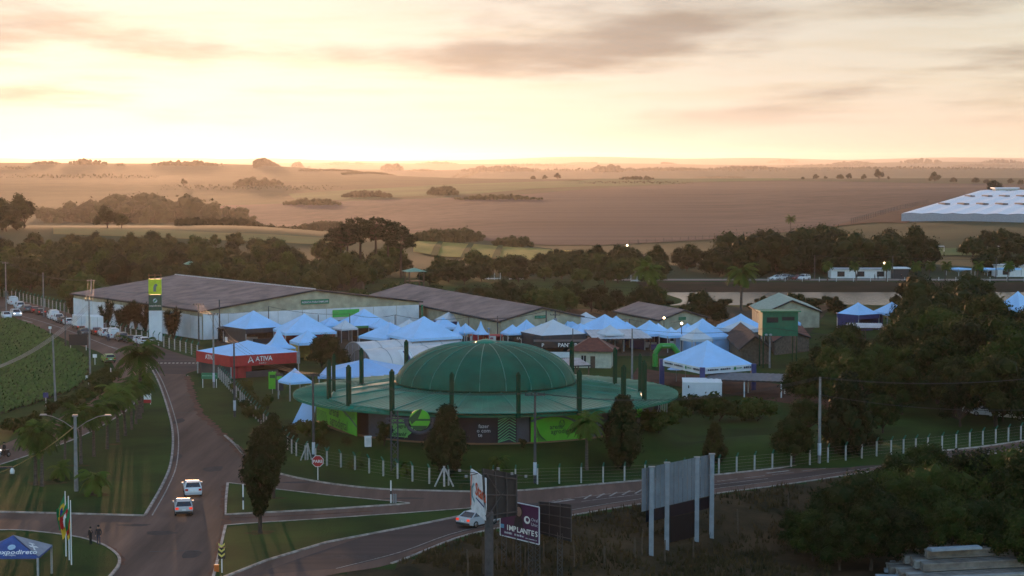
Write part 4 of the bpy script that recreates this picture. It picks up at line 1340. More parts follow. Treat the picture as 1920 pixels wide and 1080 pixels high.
    B.shape('leaf_print', [(-1.2, .2), (-.7, 1.3), (.1, 1.9), (-.3, .9)], mat('bright_leaf_print', (0.16, 0.5, 0.12), 0.6))
    B.shape('leaf_print', [(.0, 1.2), (.5, 2.6), (.9, 2.2), (.5, 1.3)], MATS['bright_leaf_print'])
    a, b, o = panel(827, 932, M_NAVY)
    a, b, o = panel(893, 931, M_NAVY, off=.2)
    B = Board(o, (a.x, a.y, .14), b - a)
    for i, s in enumerate(('fazer', 'o com', 'te')):
        B.text(s, (0.25, .05, .2)[i], 1.75 - i * .52, .62, M_PT, bold=.006)
    a, b, o = panel(933, 968, mat('pattern_ground', (0.012, 0.018, 0.03), 0.6), off=.16)
    wd = (b - a).length
    B = Board(o, (a.x, a.y, .14), b - a)
    M_CH = mat('green_line_print', (0.10, 0.36, 0.16), 0.6)
    for k in range(11):
        y = -.5 + k * .34
        pts = [(.05, y), (wd * .62, y + .95), (wd * .97, y + .5)]
        pts = [(x, min(max(v, .04), 3.06)) for x, v in pts]
        B.stroke('chevron_line', pts, .11, M_CH)
    panel(969, 992, M_SLATE)
    lime(993, 1098, True)
    panel(1099, 1128, M_SLATE)
    panel(1129, 1141, M_NAVY)
    a, b, o = panel(1142, 1200, M_NAVY)
    a, b, o = panel(1142, 1198, M_LIME, 1.3, 3.0, .2, 'banner')
    panel(1201, 1213, mat('mossy_panel', (0.06, 0.09, 0.075), 0.6))
    panel(1214, 1224, M_SLATE)
    a, b, o = panel(1225, 1238, M_NAVY)
    B = Board(o, (a.x, a.y, .14), b - a)
    for k in range(5):
        B.stroke('scribble', [(.5 + .3 * k, .9), (.7 + .25 * k, 1.6 + .1 * k), (.4 + .35 * k, 2.3)], .06, M_PT)
arena()

# truss gantry with the round sign in front of the arena
def truss(mb, a, b, w=.5, r=.035, n=None):
    a, b = Vector(a), Vector(b)
    d = (b - a)
    L = d.length
    d.normalize()
    s = d.cross(Vector((0, 1, 0)) if abs(d.y) < .8 else Vector((1, 0, 0))).normalized() * w / 2
    t = d.cross(s).normalized() * w / 2
    cor = [s + t, s - t, -s - t, -s + t]
    for c in cor:
        mb.tube([a + c, b + c], r, 5)
    n = n or max(2, int(L / w))
    for i in range(n):
        p, q = a + d * L * i / n, a + d * L * (i + 1) / n
        for k in range(4):
            c0, c1 = cor[k], cor[(k + 1) % 4]
            mb.tube([p + (c0 if i % 2 else c1), q + (c1 if i % 2 else c0)], r * .6, 4, False)
g = GT(740, 882)
tg = empty('truss_gantry', g, 0, 'dark truss gantry post with cross arm before the arena', 'gantry')
k = g.y / F_PX
M_TRUSS = mat('truss_steel', (0.055, 0.06, 0.075), 0.5)
mb = MB(); truss(mb, (0, 0, 0), (0, 0, 112 * k), .75, .06); mb.build('mast', M_TRUSS, tg)
zb = 95 * k
mb = MB(); truss(mb, (-17 * k, 0, zb), (30 * k, 0, zb), .5, .05); mb.build('arm', M_TRUSS, tg)
mb = MB(); truss(mb, (66 * k, 0, zb), (100 * k, 0, zb), .5, .05); mb.build('arm', M_TRUSS, tg)
mb = MB()
mb.tube([(48 * k + math.cos(a) * 27 * k, 0, zb + 3 * k + math.sin(a) * 27 * k) for a in [math.pi + i * math.pi / 14 for i in range(15)]], .22, 6)
mb.build('ring_holder', M_SLATE, tg)
sg = MB()
sg.add([(48 * k + math.cos(a) * 19.5 * k, -.35, zb + 2 * k + math.sin(a) * 19.5 * k) for a in [i * 2 * math.pi / 36 for i in range(36)]] + [(48 * k + math.cos(a) * 19.5 * k, -.12, zb + 2 * k + math.sin(a) * 19.5 * k) for a in [i * 2 * math.pi / 36 for i in range(36)]],
       [tuple(range(36))] + [(i, 36 + i, 36 + (i + 1) % 36, (i + 1) % 36) for i in range(36)] + [tuple(range(71, 35, -1))])
so = sg.build('round_sign', M_LIME, tg)
B = Board(so, (48 * k, -.36, zb + 2 * k), (1, 0, 0))
B.shape('sign_wedge', [(-1.2, .2), (0.0, 1.22), (.3, 1.2), (-.2, .1), (-.9, -.5)], M_INK, .01)  # dark green printed wedge at the upper left of the sign
B.shape('sign_band', [(-1.2, -.1), (1.2, -.1), (1.2, .12), (-1.2, .12)], M_INK, .015)
B.shape('sign_foot', [(-1.0, -.65), (.9, -.65), (.5, -1.1), (-.5, -1.12)], M_INK, .012)
# meter box
p = GT(690, 838)
mbx = empty('meter_box', p, R(12), 'white cabinet with a red side on the arena lawn', 'cabinet')
MB().box((0, 0, .62), (.75, .5, 1.15)).box((0, 0, 1.22), (.85, .6, .06)).build('cabinet', M_WHITE, mbx)
MB().box((.395, 0, .62), (.02, .48, 1.1)).build('side_panel', mat('red_paint', (0.38, 0.03, 0.02), 0.6), mbx)
MB().box((0, -.262, .62), (.62, .02, .98)).build('door', mat('cabinet_door', (0.62, 0.62, 0.6), 0.6), mbx)
# ---------------------------------------------------------------- halls
M_FIBRO = mat('weathered_fibre_cement', (0.32, 0.205, 0.165), 0.9, col2=(0.18, 0.12, 0.10), scale=0.25, detail=9, spec=0.15, stretch=(1, 1, 1), bump=.01)
M_CREAM = mat('cream_render', (0.42, 0.38, 0.26), 0.85, col2=(0.30, 0.27, 0.19), scale=0.6, spec=0.2)
M_BLUEW = mat('white_sheeting', (0.70, 0.70, 0.70), 0.6, col2=(0.55, 0.56, 0.58), scale=0.25, detail=5)
M_SIGNG = mat('sign_green', (0.010, 0.16, 0.075), 0.5)
M_EDGE = mat('fascia_dark', (0.03, 0.028, 0.028), 0.8)
M_REDTILE = mat('clay_tiles', (0.17, 0.050, 0.030), 0.85, col2=(0.10, 0.032, 0.022), scale=1.5, bump=.03, bscale=9)
M_GLASS = mat('window_glass', (0.02, 0.024, 0.03), 0.15, spec=0.6)
M_WOOD = mat('rough_wood', (0.10, 0.07, 0.045), 0.9, col2=(0.05, 0.035, 0.025), scale=2)
def hall(name, N, Rt, Lf, ez, rz, label, sheets=True, wall=M_CREAM, roof=M_FIBRO, ridge_light=True, over=.6, rib=1.1):
    """gabled hall: N near eave corner, Rt the other corner of the gable end, Lf the far corner along the eave"""
    N, Rt, Lf = Vector((N.x, N.y, 0)), Vector((Rt.x, Rt.y, 0)), Vector((Lf.x, Lf.y, 0))
    root = empty(name, N, 0, label, 'hall')
    u, v = (Rt - N), (Lf - N)
    wd, ln = u.length, v.length
    u.normalize(); v.normalize()
    P3 = lambda a, b, z: tuple(u * a + v * b + Vector((0, 0, z)))
    i = over
    zz = lambda a: ez + (rz - ez) * (1 - abs(a - wd / 2) / (wd / 2))
    mb = MB()
    mb.add([P3(i, i, -.2), P3(wd - i, i, -.2), P3(wd - i, i, zz(i)), P3(wd / 2, i, rz - .12), P3(i, i, zz(i))], [(0, 1, 2, 3, 4)])
    mb.build('gable_wall', wall, root)
    MB().add([P3(i, i, -.2), P3(i, i, zz(i)), P3(i, ln - i, zz(i)), P3(i, ln - i, -.2)], [(0, 1, 2, 3)]).build('side_wall', wall, root)
    MB().add([P3(wd - i, i, -.2), P3(wd - i, ln - i, -.2), P3(wd - i, ln - i, zz(i)), P3(wd - i, i, zz(i))], [(0, 1, 2, 3)]).build('side_wall', wall, root)
    mb = MB()
    mb.add([P3(i, ln - i, -.2), P3(i, ln - i, zz(i)), P3(wd / 2, ln - i, rz - .12), P3(wd - i, ln - i, zz(i)), P3(wd - i, ln - i, -.2)], [(0, 1, 2, 3, 4)])
    mb.build('gable_wall', wall, root)
    # each slope: thin corrugated sheet with raised ribs
    for sgn in (0, 1):
        a0, a1 = (0, wd / 2) if sgn == 0 else (wd, wd / 2)
        mb = MB()
        n = int(ln / rib)
        top, bot = [], []
        for k in range(2 * n + 1):
            b = ln * k / (2 * n)
            dz = .0 if k % 2 == 0 else .09
            top.append(P3(a1, b, rz + dz)); bot.append(P3(a0, b, ez + dz))
        m = len(top)
        fs = [(k, k + 1, m + k + 1, m + k) for k in range(m - 1)]
        mb.add(bot + top, fs if sgn == 1 else [tuple(reversed(f)) for f in fs])
        mb.build('roof_slope', roof, root)
    mb = MB()
    for a0, a1 in ((0, wd / 2), (wd, wd / 2)):
        p, q = Vector(P3(a0, 0, ez - .12)), Vector(P3(a1, 0, rz - .12))
        mb.tube([p, q], .16, 4)
    mb.build('barge_board', M_EDGE, root)
    MB().tube([P3(0, 0, ez - .15), P3(0, ln, ez - .15)], .2, 4).build('gutter', M_EDGE, root)
    if ridge_light:
        MB().tube([P3(wd / 2, 0, rz + .08), P3(wd / 2, ln, rz + .08)], .16, 5).build('ridge_cap', mat('pale_ridge', (0.5, 0.47, 0.45), 0.5), root)
    return root, P3, wd, ln
N, Rt, Lf = G(377, 583, 5.7), G(793, 565, 5.7), G(131, 550, 5.7)
hr, P3, wd, ln = hall('warehouse', N, Rt, Lf, 5.7, 9.0, 'large warehouse with weathered grey roof and white sheeted walls')
# white sheeting hung along both visible walls, in separate bays
n = 12
for k in range(n):
    a, b = k * (ln - 1.2) / n + .6, (k + 1) * (ln - 1.2) / n + .6
    MB().add([P3(.5, a + .03, 0), P3(.5, b - .03, 0), P3(.46, b - .03, 4.5 + .12 * (k % 3)), P3(.46, a + .03, 4.5 + .12 * (k % 2))], [(3, 2, 1, 0)]).build('wall_sheet', M_BLUEW, hr)
n = 9
for k in range(n):
    a, b = .6 + k * (wd - 1.2) / n, .6 + (k + 1) * (wd - 1.2) / n
    mb = MB()
    mb.add([P3(a + .04, .5, 0), P3(b - .04, .5, 0), P3(b - .04, .46, 5.0), P3(a + .04, .46, 5.0)], [(0, 1, 2, 3)])
    o = mb.build('wall_sheet', M_BLUEW, hr)
    for c in ((.3, .9), (.7, .1)):                          # folds
        p, q = Vector(P3(a + (b - a) * c[0], .42, 4.9)), Vector(P3(a + (b - a) * c[1], .42, .3))
        MB().tube([p, q], .03, 4).build('fold', M_BLUEW, o)
B = Board(hr, P3(wd * .5 - 3, .4, 6.05), Vector(P3(1, 0, 0)) - Vector(P3(0, 0, 0)))
B.shape('sign_board', [(0, 0), (6.2, 0), (6.2, .95), (0, .95)], M_SIGNG, .05)
B.text('AGRICULTURA FAMILIAR', 3.1, .28, .52, M_PT, .08, 'CENTER', .008)
B = Board(hr, P3(wd * .58, .36, 3.2), Vector(P3(1, 0, 0)) - Vector(P3(0, 0, 0)))
B.shape('green_banner', [(0, 0), (6, 0), (6, 1.5), (0, 1.5)], mat('green_banner', (0.05, 0.42, 0.07), 0.6), .05)
MB().box((0, 0, 2.5), (.4, .4, 5)).build('corner_post', M_SIGNG, hr, P3(wd, .3, 0))
# second and third hall
h2, P3b, w2, l2 = hall('exhibition_hall', G(936, 602, 4.6), G(1096, 593, 4.6), G(690, 553, 4.6), 4.6, 6.8, 'long low grey roofed hall behind the middle pavilions', ridge_light=False)
B = Board(h2, P3b(w2 * .42, .5, 4.6), Vector(P3b(1, 0, 0)) - Vector(P3b(0, 0, 0)))
B.shape('sign_board', [(0, 0), (2.8, 0), (2.8, .6), (0, .6)], M_SIGNG, .05)
B.smudge(.35, 2.45, .2, .2, mat('dim_green_print', (.06, .28, .22), .6), .08)
h3, P3c, w3, l3 = hall('exhibition_hall', G(1236, 600, 4.2), G(1330, 595, 4.2), G(1150, 583, 4.2), 4.2, 5.9, 'grey roofed hall in front of the lake shore trees', ridge_light=False)
B = Board(h3, P3c(w3 * .4, .5, 3.9), Vector(P3c(1, 0, 0)) - Vector(P3c(0, 0, 0)))
B.shape('sign_board', [(0, 0), (1.8, 0), (1.8, .6), (0, .6)], M_SIGNG, .05)

# ---------------------------------------------------------------- tents
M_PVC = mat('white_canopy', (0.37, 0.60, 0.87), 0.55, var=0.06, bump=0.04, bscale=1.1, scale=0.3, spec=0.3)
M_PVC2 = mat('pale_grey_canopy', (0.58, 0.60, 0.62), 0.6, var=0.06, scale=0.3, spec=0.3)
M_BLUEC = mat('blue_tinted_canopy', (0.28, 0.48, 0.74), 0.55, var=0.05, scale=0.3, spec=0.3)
M_RED = mat('stand_red', (0.42, 0.018, 0.02), 0.6)
M_NAVY2 = mat('stand_navy', (0.03, 0.04, 0.14), 0.6)
M_CHAR = mat('stand_charcoal', (0.03, 0.032, 0.036), 0.6)
M_LEG = mat('tent_leg', (0.35, 0.36, 0.37), 0.4, metal=.3)
M_LGREEN = mat('stand_green', (0.03, 0.22, 0.07), 0.6)
def tent_at(c, ez, az, label, val=.45, canopy=M_PVC, valm=None, walls=None, power=1.08, legs=True, group='white pavilion tents', name='pavilion_tent', legm=M_LEG, wallh=None, backw=True):
    """c: four eave corners as ground points, anticlockwise from the front left"""
    ctr = sum((Vector((p.x, p.y, 0)) for p in c), Vector()) / 4
    root = empty(name, ctr, 0, label, 'tent', group)
    q = [Vector((p.x, p.y, 0)) - ctr for p in c]
    mb = MB()
    nr, ns = 7, 6
    idx = []
    vs = []
    for r in range(nr):
        t = r / (nr - 1)
        row = []
        for s in range(4):
            for k in range(ns):
                e = q[s].lerp(q[(s + 1) % 4], k / ns)
                f = math.sin(math.pi * k / ns) * .14 * math.sin(math.pi * t)       # cloth sags between the hips
                z = az - (az - ez) * (t ** (1 / power) if power < 1.5 else 1 - (1 - t) ** power) - f
                row.append(len(vs))
                vs.append((e.x * max(t, .012), e.y * max(t, .012), z))
        idx.append(row)
    fs = []
    m = 4 * ns
    for r in range(nr - 1):
        for k in range(m):
            fs.append((idx[r][k], idx[r + 1][k], idx[r + 1][(k + 1) % m], idx[r][(k + 1) % m]))
    fs.append(tuple(idx[0]))
    mb.add(vs, fs, False)
    mb.build('canopy', canopy, root)
    if val:
        for s in range(4):
            a, b = q[s] * 1.004, q[(s + 1) % 4] * 1.004
            MB().add([(a.x, a.y, ez - val), (b.x, b.y, ez - val), (b.x, b.y, ez + .02), (a.x, a.y, ez + .02)], [(0, 1, 2, 3)]).build('valance', valm or canopy, root)
    if legs:
        for s in range(4):
            p = q[s] * .975
            MB().box((p.x, p.y, (ez - .05) / 2), (.16, .16, ez - .05)).build('leg', legm, root)
    if walls:
        wh = wallh or ez - .3
        for s in ((2, 3, 1) if backw else (0, 1, 3)):
            a, b = q[s] * .95, q[(s + 1) % 4] * .95
            MB().add([(a.x, a.y, 0), (b.x, b.y, 0), (b.x, b.y, wh), (a.x, a.y, wh)], [(0, 1, 2, 3)]).build('side_wall', walls, root)
        a, b = q[0].lerp(q[1], .2) * .85, q[0].lerp(q[1], .75) * .85
        MB().box(tuple((a + b) / 2 + Vector((0, 0, .5))), ((b - a).length, .6, 1.0), math.atan2(b.y - a.y, b.x - a.x)).build('counter', walls, root)
    return root, q
def tent(ax, ay, xl, xr, ey, D, rot, label, ez=None, **kw):
    rot += R((ax * 7 + ay * 3) % 25 - 12)
    e = P(ax, ey, D).z if ez is None else ez
    a = P(ax, ay, D)
    span = (xr - xl) / F_PX * D
    s = span / (abs(math.cos(rot)) + abs(math.sin(rot))) / 2
    cx = P((xl + xr) / 2, ey, D).x
    cs = []
    for x, y in ((-1, -1), (1, -1), (1, 1), (-1, 1)):
        cs.append(Vector((cx + (x * math.cos(rot) - y * math.sin(rot)) * s, D + (x * math.sin(rot) + y * math.cos(rot)) * s, 0)))
    return tent_at(cs, e, a.z, label, **kw)
r1, r2 = R(31), R(-14)
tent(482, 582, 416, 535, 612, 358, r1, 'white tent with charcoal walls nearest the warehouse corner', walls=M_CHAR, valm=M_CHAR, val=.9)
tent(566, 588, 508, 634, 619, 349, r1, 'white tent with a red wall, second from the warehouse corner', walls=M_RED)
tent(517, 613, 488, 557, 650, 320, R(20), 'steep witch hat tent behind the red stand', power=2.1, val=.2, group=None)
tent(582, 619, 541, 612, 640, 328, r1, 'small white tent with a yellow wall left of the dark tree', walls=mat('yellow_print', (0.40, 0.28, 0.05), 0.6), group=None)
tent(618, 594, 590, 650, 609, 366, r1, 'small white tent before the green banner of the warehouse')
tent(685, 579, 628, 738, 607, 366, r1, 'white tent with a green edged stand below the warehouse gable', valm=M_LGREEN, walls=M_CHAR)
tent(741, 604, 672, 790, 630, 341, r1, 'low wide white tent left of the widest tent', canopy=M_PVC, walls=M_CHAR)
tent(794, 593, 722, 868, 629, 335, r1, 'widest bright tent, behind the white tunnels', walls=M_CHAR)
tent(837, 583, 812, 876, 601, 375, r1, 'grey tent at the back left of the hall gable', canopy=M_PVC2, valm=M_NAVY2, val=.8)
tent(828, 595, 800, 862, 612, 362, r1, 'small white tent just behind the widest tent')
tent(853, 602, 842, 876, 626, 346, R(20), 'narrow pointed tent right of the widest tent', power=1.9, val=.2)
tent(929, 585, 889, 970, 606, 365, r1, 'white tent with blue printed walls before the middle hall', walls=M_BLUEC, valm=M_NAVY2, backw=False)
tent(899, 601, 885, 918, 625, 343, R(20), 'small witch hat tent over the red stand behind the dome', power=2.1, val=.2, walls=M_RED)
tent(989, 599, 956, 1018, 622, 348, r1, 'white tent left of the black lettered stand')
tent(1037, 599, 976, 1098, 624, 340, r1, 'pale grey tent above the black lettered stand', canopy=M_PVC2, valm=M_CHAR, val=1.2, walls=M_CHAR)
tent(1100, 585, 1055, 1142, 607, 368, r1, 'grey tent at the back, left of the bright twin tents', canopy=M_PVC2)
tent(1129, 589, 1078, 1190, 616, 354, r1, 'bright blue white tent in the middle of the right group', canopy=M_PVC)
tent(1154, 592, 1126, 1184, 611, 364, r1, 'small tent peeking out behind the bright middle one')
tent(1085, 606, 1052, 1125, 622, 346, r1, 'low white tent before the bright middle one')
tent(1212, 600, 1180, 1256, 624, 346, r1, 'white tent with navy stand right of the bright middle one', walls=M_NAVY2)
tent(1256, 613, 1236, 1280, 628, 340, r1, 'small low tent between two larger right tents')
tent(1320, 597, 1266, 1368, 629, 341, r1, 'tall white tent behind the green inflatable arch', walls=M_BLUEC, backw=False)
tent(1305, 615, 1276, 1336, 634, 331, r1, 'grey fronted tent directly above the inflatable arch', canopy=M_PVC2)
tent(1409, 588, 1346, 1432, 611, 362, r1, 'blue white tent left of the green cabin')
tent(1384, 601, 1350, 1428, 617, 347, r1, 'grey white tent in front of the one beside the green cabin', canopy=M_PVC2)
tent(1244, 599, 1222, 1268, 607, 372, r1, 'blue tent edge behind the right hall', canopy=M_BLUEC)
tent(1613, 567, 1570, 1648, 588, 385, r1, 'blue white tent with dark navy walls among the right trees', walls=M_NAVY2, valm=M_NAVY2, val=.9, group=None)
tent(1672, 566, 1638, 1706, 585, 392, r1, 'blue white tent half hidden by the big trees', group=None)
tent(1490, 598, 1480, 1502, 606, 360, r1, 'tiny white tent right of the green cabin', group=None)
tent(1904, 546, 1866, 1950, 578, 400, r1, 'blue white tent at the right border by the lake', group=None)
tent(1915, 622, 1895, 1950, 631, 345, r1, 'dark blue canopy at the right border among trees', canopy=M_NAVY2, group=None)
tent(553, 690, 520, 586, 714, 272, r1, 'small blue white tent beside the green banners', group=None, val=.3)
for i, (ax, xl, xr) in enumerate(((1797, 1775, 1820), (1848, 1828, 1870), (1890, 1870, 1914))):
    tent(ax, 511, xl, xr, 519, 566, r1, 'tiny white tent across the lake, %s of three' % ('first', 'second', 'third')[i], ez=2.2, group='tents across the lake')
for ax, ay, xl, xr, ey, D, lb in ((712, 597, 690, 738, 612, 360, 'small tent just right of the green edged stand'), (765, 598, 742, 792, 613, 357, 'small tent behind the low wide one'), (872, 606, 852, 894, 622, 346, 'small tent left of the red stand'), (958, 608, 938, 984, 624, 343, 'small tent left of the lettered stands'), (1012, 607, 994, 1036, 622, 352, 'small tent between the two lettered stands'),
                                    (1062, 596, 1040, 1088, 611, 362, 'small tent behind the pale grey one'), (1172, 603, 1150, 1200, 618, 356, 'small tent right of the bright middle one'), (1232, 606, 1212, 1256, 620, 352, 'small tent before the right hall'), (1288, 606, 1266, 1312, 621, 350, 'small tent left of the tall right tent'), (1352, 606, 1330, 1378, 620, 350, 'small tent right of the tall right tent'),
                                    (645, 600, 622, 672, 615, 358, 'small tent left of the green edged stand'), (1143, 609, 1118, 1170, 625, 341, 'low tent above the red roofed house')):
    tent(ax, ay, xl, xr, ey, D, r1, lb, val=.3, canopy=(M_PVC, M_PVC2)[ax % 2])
# open pavilion on navy posts, right
L, Fc, Rr = G(1241, 674, 4.0), G(1317, 690, 4.0), G(1413, 683, 4.0)
Bk = L + Rr - Fc
ob, q = tent_at([Fc, Rr, Bk, L], 4.0, P(1328, 638, (L.y + Rr.y) / 2).z, 'open blue white pavilion on navy posts with sponsor names', val=.95, valm=M_BLUEW, group=None, legm=M_NAVY2)
for s in (0, 1, 2, 3):
    p = q[s]
    MB().box((p.x, p.y, 2.0), (.75, .75, 4.15)).build('post', M_NAVY2, ob)
M_INKB = mat('dark_print', (0.03, 0.035, 0.05), 0.6)
for s, e in ((0, 1), (3, 0)):
    a, b = q[s] * 1.02, q[e] * 1.02
    B = Board(ob, (a.x, a.y, 3.15), b - a)
    lw = (b - a).length
    B.smudge(lw * .10, lw * .30, .36, .26, M_INKB, .06)
    B.smudge(lw * .34, lw * .54, .36, .26, M_INKB, .06)
    B.disc('green_mark', lw * .62, .46, .25, M_LGREEN, .07)
    B.smudge(lw * .66, lw * .75, .40, .18, M_LGREEN, .06)
    B.smudge(lw * .79, lw * .94, .34, .34, M_INKB, .06)
# red corner stand
A0, A1, A2 = G(432, 668, 3.7), G(562, 660, 3.7), G(407, 664, 3.7)
A2 = A0 + (A2 - A0).normalized() * 11
at, q = tent_at([A0, A1, A1 + A2 - A0, A2], 3.7, P(485, 641, A0.y + 5).z, 'red fronted corner stand tent with white lettering', val=1.75, valm=M_RED, group=None, walls=M_CHAR)
a, b = q[0], q[1]
B = Board(at, (a.x, a.y, 1.95), b - a)
B.text('ATIVA', 4.4, .72, 1.05, M_WHITE, .03, bold=.02)
B.text('A G R O', 5.0, .25, .34, M_WHITE, .03)
B.stroke('emblem', [(3.1, .5), (3.5, 1.5), (4.0, .5)], .17, M_WHITE, .03)
B.stroke('emblem', [(3.25, .72), (3.9, .95)], .12, M_WHITE, .03)
a2 = q[3]
B = Board(at, (a2.x, a2.y, 1.95), a - a2)
B.text('ATIVA', 3.0, .72, 1.05, M_WHITE, .03, bold=.02)
for k in range(3):
    p = q[0].lerp(q[1], .08 + .10 * k) + (q[3] - q[0]) * .06
    MB().box((p.x, p.y, .98), (1.15, .12, 1.95), math.atan2((b - a).y, (b - a).x)).build('red_panel', M_RED, at)
p = q[1].lerp(q[0], .02)
MB().box((p.x, p.y, 2.8), (.5, .5, 1.9)).build('corner_box', M_GREY, at)
# blue marquee left behind the dome
tent(684, 672, 604, 768, 697, 283, R(8), 'blue marquee with sagging roof behind the arena', canopy=M_BLUEC, group=None, val=.3)
# leaning blue tarpaulin left of the arena
tp = empty('tarpaulin', G(562, 806, .3), 0, 'slanting pale blue tarpaulin left of the arena wall', 'tarpaulin')
o0 = tp.location
c4 = [G(545, 800, .3), G(583, 810, .3), P(592, 762, G(583, 810, .3).y + 1.2), P(567, 755, G(545, 800, .3).y + 1.2)]
vs, n = [], 8
for i in range(n + 1):
    for j in range(n + 1):
        p = c4[0].lerp(c4[1], i / n).lerp(c4[3].lerp(c4[2], i / n), j / n)
        d = .10 * math.sin(i * 1.3 + j * .5) + .06 * math.sin(j * 2.1 - i)
        vs.append((p.x - o0.x, p.y - o0.y + d, p.z - o0.z + d * .3))
fs = [(i * (n + 1) + j, (i + 1) * (n + 1) + j, (i + 1) * (n + 1) + j + 1, i * (n + 1) + j + 1) for i in range(n) for j in range(n)]
MB().add(vs, fs, True).build('sheet', M_BLUEC, tp)
for p in (c4[2], c4[3]):
    MB().tube([(p.x - o0.x, p.y - o0.y + .1, -.3), (p.x - o0.x, p.y - o0.y + .1, p.z - o0.z)], .05, 5).build('pole', M_LEG, tp)

# ---------------------------------------------------------------- other fair buildings
def stand(px, py, w, d, h, m, label, name='stand', rz=0.0, z=0.0, cat='stand'):
    """small booth: walls with an open dark front, roof slab and counter"""
    p = G(px, py, z)
    r = empty(name, p, rz, label, cat)
    MB().box((0, d / 2, h / 2), (w, .15, h)).box((-w / 2 + .08, d / 2 - d / 2, h / 2), (.15, d - .2, h)).box((w / 2 - .08, 0, h / 2), (.15, d - .2, h)).build('wall', m, r)
    MB().box((0, 0, h + .08), (w + .3, d + .3, .16)).build('roof', m, r)
    MB().box((0, -d / 2 + .3, .5), (w * .7, .5, 1.0)).build('counter', M_WHITE, r)
    MB().box((0, d / 4, h * .4), (w * .5, .4, h * .7)).build('display', M_CHAR, r)
    return r
s = stand(1060, 668, 11, 5, 2.6, M_CHAR, 'long black stand with white lettering before the grey tent')
B = Board(s, (-5.6, -2.75, 1.75), (1, 0, 0))
B.shape('name_board', [(0, 0), (11.2, 0), (11.2, 1.15), (0, 1.15)], M_BLACK, .0)
B.text('PANTER', 4.2, .22, .95, M_WHITE, .03, bold=.015)
B.text('P', 1.3, .22, .9, M_WHITE, .03, bold=.01)
B.text('P', 9.6, .22, .9, M_WHITE, .03, bold=.01)
s = stand(985, 655, 8, 4, 2.6, M_CHAR, 'black stand lettered small, left of the long black stand')
B = Board(s, (-4, -2.2, 1.85), (1, 0, 0))
B.shape('name_board', [(0, 0), (8, 0), (8, .85), (0, .85)], M_BLACK, .0)
B.text('PANTER', 2.4, .18, .62, M_WHITE, .03)
B.text('P', .7, .18, .62, M_WHITE, .03)
s = stand(912, 652, 6, 4, 2.2, M_RED, 'red stand with white name board behind the dome')
B = Board(s, (-3, -2.2, 1.55), (1, 0, 0))
B.shape('name_board', [(0, 0), (4.8, 0), (4.8, .85), (0, .85)], M_WHITE, .0)
B.smudge(.4, 4.3, .25, .4, mat('crimson_print', (.3, .01, .06), .6), .03)
s = stand(826, 650, 6, 4, 2.4, M_CHAR, 'dark stand with a small framed name board by the tunnels')
B = Board(s, (-2.6, -2.2, 1.5), (1, 0, 0))
B.shape('name_board', [(0, 0), (4.6, 0), (4.6, .9), (0, .9)], M_BLACK, .0)
B.text('PAMPA', 1.5, .22, .55, M_WHITE, .03)
for px, py, w, h, m, lb in ((455, 640, 9, 2.6, M_CHAR, 'charcoal stand with white logos under the first tent'), (545, 636, 7, 2.4, M_RED, 'red stand between the first two white tents'), (668, 628, 8, 2.6, M_CHAR, 'dark green edged stand below the warehouse gable'), (950, 640, 7, 2.6, M_BLUEC, 'blue walled stand under the tent by the middle hall'), (1205, 650, 7, 2.8, M_NAVY2, 'navy stand with open front right of the red roofed house'),
                     (1255, 648, 6, 2.6, M_WHITE, 'white stand with blue name boards behind the arch'), (1612, 612, 9, 2.6, M_NAVY2, 'navy stand below the tent among the right trees'), (1330, 650, 9, 2.4, M_BLUEC, 'pale blue stand with sponsor boards right of the arch')):
    stand(px, py, w, 4, h, m, lb)
# green flag banners by the small tent
for px, py, lb in ((511, 738, 'lime green banner stand beside the small blue tent'), (524, 741, 'dark banner stand beside the lime one')):
    b_ = empty('banner_stand', G(px, py), R(8), lb, 'banner')
    MB().tube([(0, 0, 0), (0, 0, 3.4)], .05, 6).build('pole', M_LEG, b_)
    MB().box((.0, -.06, 2.0), (1.15, .05, 2.6)).build('banner', M_LIME if px < 515 else M_CHAR, b_)
    MB().box((.0, -.1, 2.6), (.8, .02, .5)).build('print', M_INK if px < 515 else M_LIME, b_)
